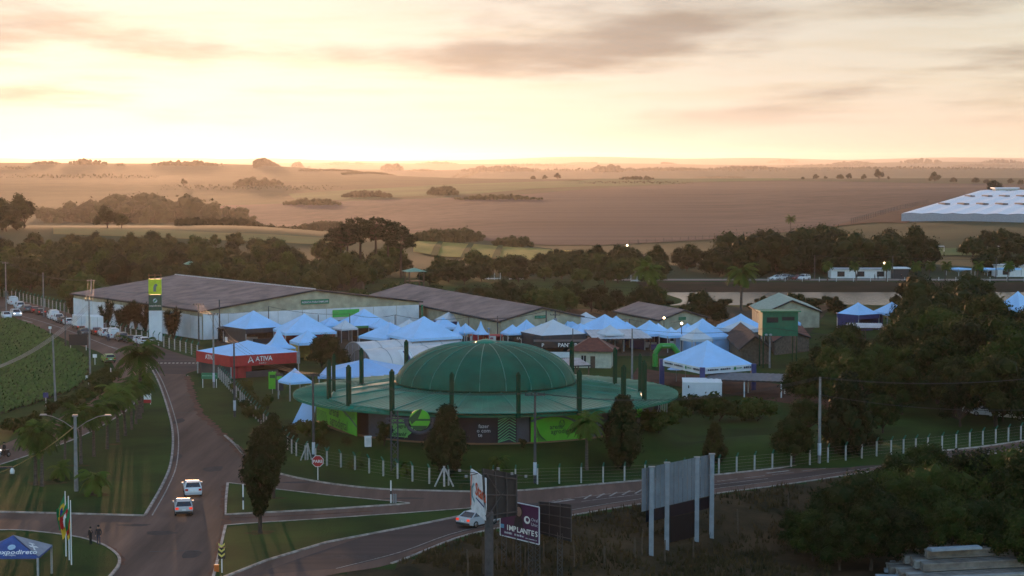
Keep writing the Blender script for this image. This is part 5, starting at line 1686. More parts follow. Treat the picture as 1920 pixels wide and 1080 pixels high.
# plastic tunnels
M_FILM = mat('greenhouse_film', (0.62, 0.58, 0.56), 0.4, var=.08, scale=.3, spec=.4)
def tunnel(px, py, ln, rad, rz, label, print_=False):
    r = empty('plastic_tunnel', G(px, py), rz, label, 'greenhouse')
    n, m = 14, 10
    vs, fs = [], []
    for i in range(m + 1):
        x = ln * i / m
        sag = .0 if i % 2 == 0 else -.07
        for k in range(n + 1):
            a = math.pi * k / n
            vs.append((x, -math.cos(a) * (rad + sag), math.sin(a) * (rad * .78 + sag)))
    for i in range(m):
        for k in range(n):
            fs.append((i * (n + 1) + k, (i + 1) * (n + 1) + k, (i + 1) * (n + 1) + k + 1, i * (n + 1) + k + 1))
    MB().add(vs, fs, True).build('film', M_FILM, r)
    for i in range(0, m + 1, 2):
        x = ln * i / m
        MB().tube([(x, -math.cos(math.pi * k / n) * (rad + .02), math.sin(math.pi * k / n) * (rad * .78 + .02)) for k in range(n + 1)], .06, 5).build('hoop', M_LEG, r)
    MB().add([(.02, -math.cos(math.pi * k / n) * rad * .98, math.sin(math.pi * k / n) * rad * .76) for k in range(n + 1)], [tuple(range(n, -1, -1))]).build('end_sheet', mat('end_film', (.20, .17, .16), .5), r)
    for yy in (-.45, .1, .5):
        MB().box((-.05, yy * rad, rad * .33), (.08, .08, rad * .66)).build('end_post', M_LEG, r)
    if print_:
        MB().add([(ln * .3 + a, -math.cos(t) * (rad + .05), math.sin(t) * (rad * .78 + .05)) for a in (0, 2.2) for t in (.35, .6, .85, 1.1)], [(0, 4, 5, 1), (1, 5, 6, 2), (2, 6, 7, 3)], True).build('print_panel', M_WHITE, r)
        MB().add([(ln * .3 + a, -math.cos(t) * (rad + .08), math.sin(t) * (rad * .78 + .08)) for a in (.7, 1.5) for t in (.45, .6, .85, 1.0)], [(0, 4, 5, 1), (1, 5, 6, 2), (2, 6, 7, 3)], True).build('blue_print', M_NAVY2, r)
tunnel(676, 692, 20, 4.3, R(31), 'front white plastic tunnel with a printed panel', True)
tunnel(664, 676, 20, 4.2, R(31), 'rear white plastic tunnel')
# small house with a hipped red roof
def hip_house(px, py, w, d, h, rh, rz, label, wall, roof, over=.9, z=0.0, name='house'):
    r = empty(name, G(px, py, z), rz, label, 'house')
    MB().box((0, d / 2, h / 2), (w, d, h)).build('wall', wall, r)
    x, y0, y1 = w / 2 + over, -over, d + over
    k = max(0, (w - d) / 2)
    ap = [(-k, d / 2, h + rh), (k, d / 2, h + rh)]
    vs = [(-x, y0, h - .1), (x, y0, h - .1), (x, y1, h - .1), (-x, y1, h - .1)] + ap
    MB().add(vs, [(0, 1, 5, 4), (1, 2, 5), (2, 3, 4, 5), (3, 0, 4)]).build('roof', roof, r)
    MB().box((0, d / 2, h - .14), (2 * x - .02, d + 2 * over - .02, .06)).build('eave', M_EDGE, r)
    mb = MB()
    for a, b in ((0, 4), (1, 5)):
        mb.tube([Vector(vs[a]) + Vector((0, 0, .05)), Vector(vs[b]) + Vector((0, 0, .05))], .1, 5)
    mb.build('hip_ridge', mat('pale_ridge_tile', (.30, .17, .13), .8), r)
    for xx, ww, zz, hh, nm in ((-w * .22, .8, 1.55, 1.1, 'window'), (w * .02, .8, 1.0, 2.0, 'door')):
        o = MB().box((xx, -.04, zz), (ww, .08, hh)).build(nm, M_GLASS if nm == 'window' else M_WOOD, r)
        if nm == 'window':
            MB().box((xx, -.1, zz - hh / 2 - .05), (ww + .2, .12, .08)).build('sill', M_WHITE, o)
            MB().box((xx, -.09, zz), (.05, .03, hh)).build('mullion', M_WHITE, o)
    return r
hip_house(1110, 690, 6.4, 5, 3.0, 1.9, R(-8), 'small cream house with a hipped red tiled roof', mat('pale_cream', (.5, .48, .36), .85), M_REDTILE)
# shed with a big pale roof right of the house
def monopitch(px, py, w, d, h0, h1, rz, label, roofm, post=M_WOOD, wall=None, z=0.0, name='shelter', cat='shelter', ribs=14):
    r = empty(name, G(px, py, z), rz, label, cat)
    mb = MB()
    vs = []
    for i in range(2 * ribs + 1):
        x = -w / 2 + w * i / (2 * ribs)
        dz = .06 if i % 2 else 0
        vs += [(x, 0, h0 + dz), (x, d, h1 + dz)]
    mb.add(vs, [(2 * i, 2 * i + 2, 2 * i + 3, 2 * i + 1) for i in range(2 * ribs)])
    mb.build('roof', roofm, r)
    MB().box((0, 0, h0 - .1), (w, .1, .18)).build('fascia', M_EDGE, r)
    for x in (-w / 2 + .3, 0, w / 2 - .3):
        for y, h in ((.3, h0), (d - .3, h1)):
            MB().box((x, y, h / 2 - .05), (.18, .18, h - .05)).build('post', post, r)
    if wall:
        MB().box((0, d - .1, h1 / 2), (w - .1, .12, h1 - .1)).build('wall', wall, r)
    return r
M_TIN = mat('pale_tin_roof', (.48, .50, .52), .45, col2=(.36, .37, .39), scale=.4, metal=.2)
monopitch(1168, 662, 11, 8, 2.6, 3.6, R(10), 'open shed with a pale tin roof right of the red roofed house', M_TIN)
monopitch(1395, 745, 11.5, 5.5, 2.5, 3.0, R(-14), 'long grey roofed shelter beside the big trees', mat('grey_tin', (.13, .13, .14), .6, col2=(.09, .09, .095)), M_WHITE)
monopitch(1080, 716, 5, 6, 2.6, 3.1, R(16), 'rusty white tin roof just behind the dome', mat('rusty_white_tin', (.46, .40, .38), .6, col2=(.30, .22, .19), scale=.8))
monopitch(735, 655, 9, 3, 2.6, 2.9, R(3), 'low brick kiosk with green fascia left of the tunnels', M_SIGNG, M_WOOD, mat('brick_wall', (.12, .06, .045), .9))
monopitch(1623, 640, 7, 5, 2.6, 3.1, R(-6), 'grey tin lean-to left of the big trees', M_TIN)
# stone walled house with broken roof line under the green cabin
hh, P3d, w4, l4 = hall('stone_house', G(1386, 655, 2.8), G(1446, 652, 2.8), G(1360, 628, 2.8), 2.8, 5.0, 'stone walled shed with a brown gable roof below the green cabin', wall=mat('field_stone', (.16, .12, .085), .95, col2=(.07, .055, .04), scale=2.2, bump=.06, bscale=3), roof=mat('brown_tiles', (.085, .05, .04), .9, col2=(.05, .03, .025), scale=1), ridge_light=False, over=.4)
hh, P3e, w5, l5 = hall('stone_house', G(1450, 640, 2.6), G(1520, 632, 2.6), G(1435, 612, 2.6), 2.6, 4.2, 'low red roofed shed right of the stone walled one', wall=MATS['field_stone'], roof=M_REDTILE, ridge_light=False, over=.4)
hh, P3f, w6, l6 = hall('green_roofed_hall', G(1428, 588, 3.4), G(1542, 584, 3.4), G(1405, 573, 3.4), 3.4, 6.0, 'hall with a pale green ribbed roof by the lake', wall=M_CREAM, roof=mat('pale_green_tin', (.30, .36, .28), .5, col2=(.22, .27, .21), metal=.1), ridge_light=False)
# green cabin on legs
gc = empty('judge_cabin', G(1462, 690), R(4), 'dark green raised cabin with floodlights on one mast', 'cabin')
d0 = gc.location.y
zc0, zc1 = P(1460, 630, d0).z, P(1460, 585, d0).z
wc = 68 / F_PX * d0
MB().box((0, 1.6, (zc0 + zc1) / 2), (wc, 3.4, zc1 - zc0)).build('cabin_wall', mat('cabin_green', (.004, .12, .06), .6), gc)
MB().box((0, 1.6, zc1 + .1), (wc + .8, 4.2, .2)).build('roof', M_SIGNG, gc)
for x in (-wc / 2 + .2, wc / 2 - .2):
    for y in (.1, 3.1):
        MB().box((x, y, zc0 / 2), (.2, .2, zc0)).build('leg', M_GPOST, gc)
MB().box((-wc * .22, -.13, (zc0 + zc1) / 2 + .7), (wc * .32, .06, .9)).build('window', M_GLASS, gc)
MB().box((wc * .22, -.13, (zc0 + zc1) / 2 + .9), (wc * .35, .06, .6)).build('window', M_GLASS, gc)
for x in (-wc * .40, -wc * .28):
    MB().lathe([(.01, 0), (.24, .02), (.28, .2), (.1, .34)], 12).build('floodlight', M_LEG, gc, (x, -.4, zc0 + .1))
# inflatable arch
ia = empty('inflatable_arch', G(1249, 688), R(6), 'green inflatable archway beside the open pavilion', 'arch')
k = ia.location.y / F_PX
ap = [(-21 * k, 0, 0), (-21 * k, 0, 26 * k), (-12 * k, 0, 40 * k), (12 * k, 0, 40 * k), (23 * k, 0, 26 * k), (23 * k, 0, 0)]
fine = []
for a, b in zip(ap, ap[1:]):
    for t in (0.04, .35, .65, .96):
        fine.append(Vector(a).lerp(Vector(b), t))
MB().tube(fine, 5.2 * k, 12).build('tube', mat('inflatable_green', (.03, .26, .035), .45, spec=.4), ia)
Board(ia, (-8 * k, -5.35 * k, 39 * k), (1, 0, 0)).smudge(0, 1.4, 0, .3, mat('faded_print', (.12, .38, .16), .6), .03)
# white container block
cb = empty('container', G(1317, 750), R(-4), 'white box container below the open pavilion', 'container')
k = cb.location.y / F_PX
MB().box((0, 3, 16 * k), (73 * k, 6, 32 * k)).build('body', M_BLUEW, cb)
for i in range(9):
    MB().box((-32 * k + i * 8 * k, -.03, 16 * k), (.08, .06, 30 * k)).build('rib', M_BLUEW, cb)
MB().box((0, 3, 32 * k + .05), (74 * k, 6.1, .1)).build('roof', M_WHITE, cb)
MB().box((-26 * k, -.06, 25 * k), (.18, .05, .4)).build('label_plate', M_CHAR, cb)
# parasols under the pavilion
for px, lb in ((1268, 'left blue parasol under the open pavilion'), (1285, 'right blue parasol under the open pavilion')):
    r = empty('parasol', G(px, 716), 0, lb, 'parasol')
    MB().lathe([(1.5, 2.0), (.05, 2.7)], 8, smooth=False).build('canopy', M_BLUEC if px < 1275 else M_NAVY2, r)
    MB().tube([(0, 0, 0), (0, 0, 2.7)], .04, 6).build('pole', M_LEG, r)
for i in range(7):
    r = empty('stool', G(1292 + i * 5, 722 - (i % 2) * 2), i, 'white metal bar stool beside the white container, %s from left' % ('first', 'second', 'third', 'fourth', 'fifth', 'sixth', 'seventh')[i], 'stool', 'stools by the pavilion')
    MB().lathe([(.01, .78), (.2, .78), (.2, .74)], 10).build('seat', M_WHITE, r)
    for a in range(3):
        MB().tube([(.1 * math.cos(a * 2.1), .1 * math.sin(a * 2.1), .75), (.24 * math.cos(a * 2.1), .24 * math.sin(a * 2.1), 0)], .025, 4).build('leg', M_LEG, r)

# tall totem by the warehouse
tt = empty('totem_tower', G(292, 640), R(6), 'tall totem tower with yellow and dark green panels by the warehouse', 'totem')
k = tt.location.y / F_PX
zt = 118 * k
for x in (-11 * k, 11 * k):
    MB().box((x, .4, zt / 2), (.25, .25, zt)).build('post', M_LEG, tt)
MB().box((0, 0, 29 * k), (24 * k, .5, 58 * k)).build('base_panel', M_BLUEW, tt)
MB().box((0, 0, 58.3 * k + 15 * k), (24 * k, .5, 30 * k)).build('green_panel', mat('totem_green', (.006, .06, .035), .5), tt)
MB().box((0, 0, 88.6 * k + 14.5 * k), (24 * k, .5, 29 * k)).build('yellow_panel', mat('totem_yellow', (.52, .58, .02), .5), tt)
mb = MB()
for x in (-11 * k, 0, 11 * k):
    mb.tube([(x, 0, zt - 4), (x, 0, zt + 1.0)], .07, 4)
mb.tube([(-13 * k, 0, zt + .7), (13 * k, 0, zt + .7)], .08, 4)
mb.build('lamp_rail', mat('rusty_steel', (.16, .08, .04), .8), tt)
B = Board(tt, (-12 * k, -.26, 58 * k), (1, 0, 0))
B.disc('globe_mark', 12 * k, 19 * k, 4 * k, mat('pale_blue_print', (.35, .5, .6), .6), .02)
B.stroke('globe_swirl', [(9.5 * k, 17 * k), (12 * k, 19 * k), (14.5 * k, 21.5 * k)], .3, M_SIGNG, .03)
B.text('expodireto', 12 * k, 8 * k, .5, M_WHITE, .02, 'CENTER')
B.shape('emblem', [(9 * k, 36 * k), (9 * k, 45 * k), (11.5 * k, 50 * k), (15.5 * k, 51 * k), (17 * k, 47 * k), (14.5 * k, 45.5 * k), (14 * k, 36 * k)], mat('grey_print', (.13, .16, .15), .6), .02)

# watch towers with green caps, white far sheds, park details
def tower(px, py_top, y, wpx, label, legs=True):
    p = put(px, 0, y)
    zt = P(px, py_top, y).z - p.z
    r = empty('watch_tower', p, R(20), label, 'tower')
    ww = wpx / F_PX * y
    MB().lathe([(ww * .72, zt - .9), (.02, zt)], 4, a0=R(45), a1=R(405), smooth=False).build('roof', mat('verdigris_roof', (.10, .28, .20), .5), r)
    for a in range(4):
        x, yy = (ww * .36 * (1 if a % 2 else -1)), (ww * .36 * (1 if a > 1 else -1))
        MB().box((x, yy, (zt - .9) / 2), (.3, .3, zt - .85)).build('leg', M_WOOD, r)
    for z in (.35, .65):
        MB().box((0, 0, (zt - .9) * z), (ww * .74, ww * .74, .18)).build('platform', M_WOOD, r)
tower(777, 502, 470, 39, 'wooden watch tower with a pale green cap behind the halls')
tower(357, 489, 500, 24, 'small green capped lookout in the wood behind the warehouse')
# the big white sheds on the right slope
ws = empty('white_shed', GT(1830, 415), 0, 'wide white multi bay shed roof on the right hillside', 'shed')
o0 = ws.location
M_WROOF = mat('white_shed_roof', (.80, .80, .82), .5, var=.04, scale=.05)
A, Bq = GT(1690, 416), GT(2060, 421)
Cq, Dq = GT(1838, 367), GT(2100, 366)
nb = 9
for b in range(nb):
    t0, t1 = b / nb, (b + 1) / nb
    p0, p1, q0, q1 = A.lerp(Bq, t0), A.lerp(Bq, t1), Cq.lerp(Dq, t0), Cq.lerp(Dq, t1)
    up = Vector((0, 0, 5.5))
    rg = Vector((0, 0, 6.1))
    pm, qm = (p0 + p1) / 2, (q0 + q1) / 2
    for n_, a, bb, c, d in (('roof_slope', p0 + up, pm + rg, qm + rg, q0 + up), ('roof_slope', pm + rg, p1 + up, q1 + up, qm + rg)):
        MB().add([a - o0, bb - o0, c - o0, d - o0], [(0, 1, 2, 3)]).build(n_, M_WROOF, ws)
    MB().add([p0 - o0 - Vector((0, 0, 2)), p1 - o0 - Vector((0, 0, 2)), p1 + up * .96 - o0, pm + rg * .97 - o0, p0 + up * .96 - o0], [(0, 1, 2, 3, 4)]).build('bay_wall', mat('shed_wall', (.32, .34, .38), .8), ws)
    for j, f in enumerate((.28, .62)):
        c = pm.lerp(qm, f) + rg
        u = (q0 - p0).normalized()
        v = (p1 - p0).normalized()
        c = c - o0 + v * (p1 - p0).length * .2 + Vector((0, 0, .3))
        MB().box(tuple(c), (4, 22, 1.0)).build('roof_vent', mat('vent_dark', (.05, .055, .06), .8), ws)
MB().add([A - o0 - Vector((0, 0, 2)), A + Vector((0, 0, 5)) - o0, Cq + Vector((0, 0, 5)) - o0, Cq - Vector((0, 0, 2)) - o0], [(0, 1, 2, 3)]).build('side_wall', MATS['shed_wall'], ws)
bld = empty('office_block', GT(1884, 368), 0, 'small pale building at the top of the white sheds', 'building')
MB().box((0, 0, 4), (22, 14, 8)).build('wall', mat('pale_wall', (.4, .42, .38), .8), bld)
MB().box((0, 0, 8.4), (25, 17, .8)).build('roof', M_WROOF, bld)
for i in range(5):
    MB().box((-8 + i * 4, -7.1, 4.6), (2.2, .2, 2.6)).build('window', M_GLASS, bld)
# lake side: long white shed, kiosk, boundary wall, fences, goal posts
def far_shed(px0, px1, y, h, label, wall, roof, name='lake_shed'):
    a, b = put(px0, 0, y), put(px1, 0, y)
    r = empty(name, a, 0, label, 'shed')
    w_ = (b - a).length
    MB().box((w_ / 2, 3, h / 2), (w_, 6, h)).build('wall', wall, r)
    MB().box((w_ / 2, 3, h + .15), (w_ + .8, 7, .3)).build('roof', roof, r)
    for i in range(int(w_ / 6)):
        MB().box((3 + i * 6, -.06, h * .5), (2.2, .1, h * .6)).build('opening', M_GLASS, r)
    return r
far_shed(1558, 1672, 566, 2.6, 'long white shed on the far lake road', M_WHITE, M_TIN)
far_shed(1675, 1704, 562, 3.0, 'dark kiosk with a white roof on the lake road', M_CHAR, M_WHITE)
far_shed(1868, 1940, 575, 3.4, 'white building across the lake at right', M_WHITE, M_TIN)
far_shed(1190, 1235, 700, 3.0, 'brown farm building below the harvested field', M_WOOD, M_FIBRO)
far_shed(1285, 1335, 690, 3.0, 'grey roofed farm building right of the lamp', M_CREAM, M_FIBRO)
far_shed(615, 680, 500, 3.2, 'dark roofed house half hidden in the wood', M_WOOD, mat('dark_tiles', (.05, .03, .026), .9), 'wood_house')
for px, y, lb in ((1865, 0, 'right goal frame on the sports field'), (1757, 0, 'left goal frame on the sports field')):
    p = GT(px, 473)
    r = empty('goal_frame', p, 0, lb, 'goal')
    mb = MB()
    mb.tube([(-3, 0, 0), (-3, 0, 2.6), (3, 0, 2.6), (3, 0, 0)], .16, 5)
    mb.build('frame', M_WHITE, r)
for i, (px0, px1, y) in enumerate(((842, 878, 560), (905, 938, 556), (955, 985, 556), (1183, 1217, 545))):
    a, b = put(px0, 0, y), put(px1, 0, y)
    r = empty('white_rail_fence', a, 0, 'white post and rail frame in the park, %s from the left' % ('first', 'second', 'third', 'last')[i], 'fence', 'park rail frames')
    w_ = (b - a).length
    for j in range(4):
        MB().box((w_ * j / 3, 0, 1.0), (.16, .16, 2.0)).build('post', M_WHITE, r)
    MB().box((w_ / 2, 0, .3), (w_, .1, .3)).build('rail', M_WHITE, r)
# ---------------------------------------------------------------- utility poles and wires
M_POLE = mat('concrete_pole', (0.24, 0.23, 0.22), 0.85, col2=(0.15, 0.145, 0.14), scale=1.5)
M_POLED = mat('weathered_pole', (0.075, 0.068, 0.065), 0.9, col2=(0.045, 0.04, 0.04), scale=1.5)
M_WIRE = mat('aluminium_wire', (0.30, 0.27, 0.25), 0.4, metal=.6)
M_WIRED = mat('dark_cable', (0.02, 0.02, 0.02), 0.5)
M_PBASE = mat('blue_white_pole_band', (0.50, 0.53, 0.58), 0.7)
TOPS = {}
def pole(key, px, by, ty, label, arm=0.0, band=False, dark=False, r=.17, y=None, arms=1, xf=False, lean=0.0):
    g = GT(px, by) if y is None else put(px, 0, y)
    h = P(px, ty, g.y).z - g.z
    o = empty('utility_pole', g, 0, label, 'pole', 'utility poles')
    m = M_POLED if dark else M_POLE
    MB().tube([(0, 0, -.3), (lean * .5, 0, h * .5), (lean, 0, h)], [r, r * .85, r * .65], 8).build('shaft', m, o)
    if band:
        MB().tube([(0, 0, .9), (0, 0, 2.3)], r * 1.12, 8).build('painted_band', M_PBASE, o)
    for a in range(arms if arm else 0):
        z = h - .25 - a * .8
        b = MB().box((lean, -.16, z), (arm, .12, .14)).build('cross_arm', m, o)
        for x in (-.46, -.16, .16, .46):
            MB().lathe([(.05, 0), (.07, .08), (.03, .2), (.01, .22)], 6).build('insulator', M_POLED, b, (lean + x * arm, -.16, z + .07))
    if xf:
        MB().lathe([(.02, 0), (.36, .02), (.36, .95), (.02, 1.0)], 10).build('transformer', M_GREY, o, (lean, -.5, h - 2.6))
    TOPS[key] = Vector((g.x + lean, g.y - .16, g.z + h - .02))
    return o
pole('p1', 1536, 868, 707, 'tall pale utility pole standing at the highway fence', 0, True, r=.2)
pole('p2', 1003, 906, 736, 'utility pole with cross arm in front of the right lime banner', 2.2, True, True)
pole('p3', 588, 866, 700, 'dark utility pole behind the stop sign', 1.6, True, True)
pole('p4', 440, 782, 642, 'utility pole with a painted band by the red stand fence', 0, True, True)
pole('p5', 401, 727, 587, 'utility pole beside the small green road sign', 1.6, True)
pole('p6', 169, 706, 561, 'tall pale pole at the corner of the soy field', 1.2)
pole('p7', 104, 752, 628, 'leaning pale pole standing in the soy field', 0, lean=-.25)
pole('p8', 123, 652, 567, 'dark slim pole on the far road verge', 0, False, True)
pole('p9', 287, 634, 547, 'pole in front of the totem tower', 1.7, False, True)
pole('p10', 373, 648, 569, 'pole with a side arm near the warehouse corner', 2.0, False, True)
pole('p11', 412, 640, 562, 'thin pole before the warehouse gable, left end', 0, False, True)
pole('p12', 12, 590, 491, 'pole at the left border on the far road', 1.4, False, False)
pole('p13', 82, 594, 511, 'pole behind the queue of cars, left of the trucks', .0)
pole('p14', 172, 602, 524, 'pole with cross arm at the left warehouse corner', 1.8)
pole('p15', 1443, 690, 614, 'pole below the green cabin', 0)
pole('p16', 1185, 716, 616, 'tall pole behind the right side of the arena roof', 0)
pole('p17', 1024, 652, 582, 'left pole of the twin transformer frame behind the dome', 0, False, True)
pole('p18', 1041, 652, 580, 'right pole of the twin transformer frame behind the dome', 1.9, False, True, arms=2, xf=True)
for i, (px, by, ty, lb) in enumerate(((504, 640, 574, 'left of the first tents'), (597, 640, 590, 'between the first tents and the green banner'), (656, 640, 588, 'beside the green edged stand'), (670, 612, 570, 'at the warehouse gable'), (741, 648, 590, 'left of the widest tent'), (768, 606, 579, 'at the right end of the warehouse sheeting'), (790, 655, 618, 'in front of the widest tent'), (879, 650, 594, 'left of the blue walled tent'), (933, 648, 592, 'before the blue walled tent'),
                                  (980, 640, 608, 'left of the black stands'), (1074, 668, 616, 'by the red roofed house'), (1180, 630, 598, 'behind the navy stand'), (1276, 640, 602, 'behind the arch'), (1224, 630, 611, 'at the right pavilion row'), (902, 600, 575, 'on the middle hall'), (1602, 650, 600, 'among the right trees'), (1893, 650, 615, 'at the right border among trees'))):
    pole('f%d' % i, px, by, ty, 'slim dark fairground pole ' + lb, 0, False, True, r=.12)
for i, (px, y, ty, lb) in enumerate(((1527, 560, 478, 'left of the long lake shed'), (1673, 560, 480, 'beside the lake kiosk'), (1867, 560, 483, 'right of the lake tents'))):
    pole('k%d' % i, px, 0, ty, 'slim pole on the far lake road ' + lb, 0, False, True, y=y)
def wires(a, b, n, sag, label, spread=.6, r=.018, m=M_WIRED, dz=0.0, seg=14):
    a, b = (TOPS[a] if isinstance(a, str) else a), (TOPS[b] if isinstance(b, str) else b)
    o = empty('power_line', a, 0, label, 'cable', 'power lines')
    d = b - a
    s = Vector((-d.y, d.x, 0)).normalized()
    for k in range(n):
        off = s * spread * (k - (n - 1) / 2)
        pts = []
        for i in range(seg + 1):
            t = i / seg
            pts.append(tuple(d * t + off + Vector((0, 0, dz - sag * 4 * t * (1 - t)))))
        MB().tube(pts, r, 4, False).build('wire', m, o)
wires('p3', 'p2', 3, 1.0, 'cables across the front of the arena')
wires('p2', 'p1', 3, 1.6, 'cables from the arena pole to the tall roadside pole')
wires('p1', P(2050, 695, 190), 3, 1.0, 'cables leaving the tall roadside pole to the right', .5, .016)
wires('p1', P(2050, 725, 190), 2, 1.0, 'lower cables leaving the tall roadside pole to the right', .4, .016, M_WIRED, -2)
wires('p3', 'p4', 3, .9, 'cables from the arena corner to the red stand fence')
wires('p4', 'p5', 3, .8, 'cables above the left fence')
wires('p5', 'p10', 3, .8, 'cables from the green sign pole to the warehouse corner')
wires('p10', 'p9', 3, .9, 'cables across the warehouse front')
wires('p9', 'p14', 3, 1.2, 'cables from the totem to the left warehouse corner')
wires('p14', 'p12', 3, 1.4, 'cables above the queue of cars')
wires('p6', P(-60, 690, 240), 4, 1.8, 'sunlit bundle of cables swinging over the soy field', .28, .04, M_WIRE, -1.0)
wires('p6', 'p14', 3, 1.0, 'cables from the field corner pole to the warehouse pole')
wires('p12', P(-80, 470, 470), 3, .8, 'cables leaving the far road to the left')
wires('p5', 'f0', 2, .5, 'cables above the first tents')
wires('f0', 'f2', 2, .6, 'cables before the warehouse gable')
wires('f2', 'f4', 2, .6, 'cables above the green edged stand')
wires('f4', 'f7', 2, .7, 'cables above the widest tent')
wires('f7', 'p17', 3, .8, 'cables above the red and black stands')
wires('p18', 'f11', 3, .8, 'cables above the bright twin tents')
wires('f11', 'f12', 2, .6, 'cables behind the arch')
wires('f12', 'p15', 2, .8, 'cables from the arch to the green cabin')
wires('p16', 'p15', 2, .8, 'cables behind the open pavilion')
wires('p15', P(2000, 640, 300), 2, 1.2, 'cables crossing the big trees')
wires('k0', 'k1', 2, .8, 'cables over the lake road')
wires('k1', 'k2', 2, .8, 'cables over the lake tents')

# double armed street lamp on the median
g = G(143, 921, .12)
k = g.y / F_PX
sl = empty('street_lamp', g, 0, 'concrete lamp post with long curved double arms on the median', 'street lamp')
hh = 146 * k
MB().tube([(0, 0, -.2), (0, 0, hh)], [.24, .15], 8).build('post', M_POLE, sl)
for ex, ez in ((-60, 2), (62, -2)):
    arm = MB().tube([(0, 0, hh - 1.6), (ex * .35 * k, 0, hh - .75), (ex * .7 * k, 0, hh - .2), (ex * k, 0, hh + ez * k * .2)], .045, 6).build('arm', M_POLE, sl)
    MB().box((ex * k, 0, hh + ez * k * .2 - .02), (.75, .3, .14), 0, .8).build('lamp_head', M_GREY, arm)
MB().box((0, 0, hh - .1), (.5, .5, .2)).build('cap', M_GREY, sl)
wires(g + Vector((0, 0, hh - 1.2)), P(-40, 898, 200), 2, .8, 'pale cable slung from the median lamp to the lower left', .2, .03, mat('yellow_cable', (.30, .24, .08), .5))
# camera arm at the left border
ca = empty('camera_mast', G(-22, 915), 0, 'dark mast arm with a hanging camera at the left border', 'camera')
k = ca.location.y / F_PX
MB().tube([(0, 0, 0), (0, 0, 44 * k)], .1, 8).build('mast', M_CHAR, ca)
MB().box((24 * k, 0, 39 * k), (48 * k, .14, .2)).build('arm', M_CHAR, ca)
MB().lathe([(.02, -.75), (.24, -.6), (.26, -.3), (.1, 0)], 12).build('camera', M_WHITE, ca, (46 * k, 0, 38.5 * k))
MB().lathe([(.02, -.82), (.17, -.7), (.2, -.6)], 10).build('lens', M_BLACK, ca, (46 * k, 0, 38.5 * k))

# ---------------------------------------------------------------- fences with angled concrete posts
M_FPOST = mat('fence_concrete', (0.42, 0.40, 0.37), 0.85, col2=(0.28, 0.27, 0.25), scale=3)
M_FTOP = mat('fence_top_green', (0.012, 0.13, 0.085), 0.6)
fm, ft = MB(), MB()
fm.box((0, 0, .85), (.15, .15, 1.8))
ft.add([(-.07, -.07, 1.75), (.07, -.07, 1.75), (.07, .07, 1.75), (-.07, .07, 1.75), (-.06, -.36, 2.2), (.06, -.36, 2.2), (.06, -.26, 2.24), (-.06, -.26, 2.24)], [(0, 1, 5, 4), (1, 2, 6, 5), (2, 3, 7, 6), (3, 0, 4, 7), (4, 5, 6, 7)])
FP, FT = fm.mesh('post'), ft.mesh('arm')
def fence(label, pts, step, s=1.0, mesh_rows=5, m=M_FPOST, top=True, ground=True):
    """posts along a line of land points with strained wires between"""
    L = sum((b - a).length for a, b in zip(pts, pts[1:]))
    n = max(2, int(round(L / step)) + 1)
    ps = resample(pts, n)
    o = empty('concrete_post_fence', ps[0], 0, label, 'fence')
    base = Vector(ps[0])
    q = []
    for i, p in enumerate(ps):
        z = H(p.x, p.y) if ground else p.z
        d = ps[min(i + 1, n - 1)] - ps[max(i - 1, 0)]
        l = Vector((p.x, p.y, z)) - base
        q.append(l)
        po = link('post', FP, m, o, l, math.atan2(d.y, d.x), s)
        if top:
            link('top_arm', FT, M_FTOP, po)
    for r in range(mesh_rows):
        mb = MB()
        z = (.25 + r * .36) * s
        for a, b in zip(q, q[1:]):
            mb.tube([a + Vector((0, 0, z)), b + Vector((0, 0, z))], .007, 3, False)
        mb.build('wire', M_WIRE, o)
fence('pale concrete post fence with green tops along the highway', [GT(x, y) for x, y in ((613, 874), (654, 881), (699, 889), (742, 897), (787, 905), (833, 910), (881, 911), (973, 909), (1065, 906), (1155, 904), (1241, 899), (1369, 886), (1447, 879), (1523, 871), (1599, 862), (1669, 853), (1739, 847), (1806, 839), (1880, 829), (1960, 818))], 2.42)
fence('concrete post fence curving up the left side of the fair ground', [GT(x, y) for x, y in ((613, 874), (590, 868), (557, 858), (540, 846), (520, 826), (500, 806), (480, 786), (460, 765), (440, 742), (420, 720), (400, 698), (386, 686))], 2.6)
fence('pale post fence along the far road before the warehouse', Q([(370, 668), (330, 657), (290, 646), (240, 634), (190, 621)]), 3.2, 1.15)
fence('pale post fence behind the queue of cars at far left', Q([(128, 588), (90, 578), (40, 565), (-10, 554), (-70, 542)]), 3.4, 1.2)
fence('fence of pale posts climbing beside the soil strip at right', T([(1596, 421), (1640, 408), (1690, 394), (1740, 383)]), 9, 2.4, 2, M_POLED, False)
fence('grey fence line along the foot of the harvested field', T([(1180, 458), (1290, 451), (1430, 437)]), 9, 1.4, 2, M_POLED, False)
fence('white post row along the far lake road', [put(x, 0, 546) for x in (1440, 1600, 1760, 1920)], 5, .75, 2, M_WHITE, False)
# braced corner post
p = GT(833, 911)
bp_ = empty('braced_post', p + Vector((0, -.3, 0)), 0, 'white braced fence post with two slanting struts', 'fence post')
MB().box((0, 0, 1.1), (.22, .22, 2.2)).build('post', M_FPOST, bp_)
for sx in (-1, 1):
    MB().tube([(sx * .1, -.05, 1.95), (sx * 1.0, -.2, 0)], .09, 4).build('strut', M_FPOST, bp_)
p = GT(577, 863)
bp_ = empty('braced_post', p, 0, 'white braced fence post left of the stop sign', 'fence post')
MB().box((0, 0, 1.0), (.2, .2, 2.0)).build('post', M_FPOST, bp_)
for sx in (-1, .6):
    MB().tube([(sx * .1, -.05, 1.8), (sx * .8, -.2, 0)], .08, 4).build('strut', M_FPOST, bp_)
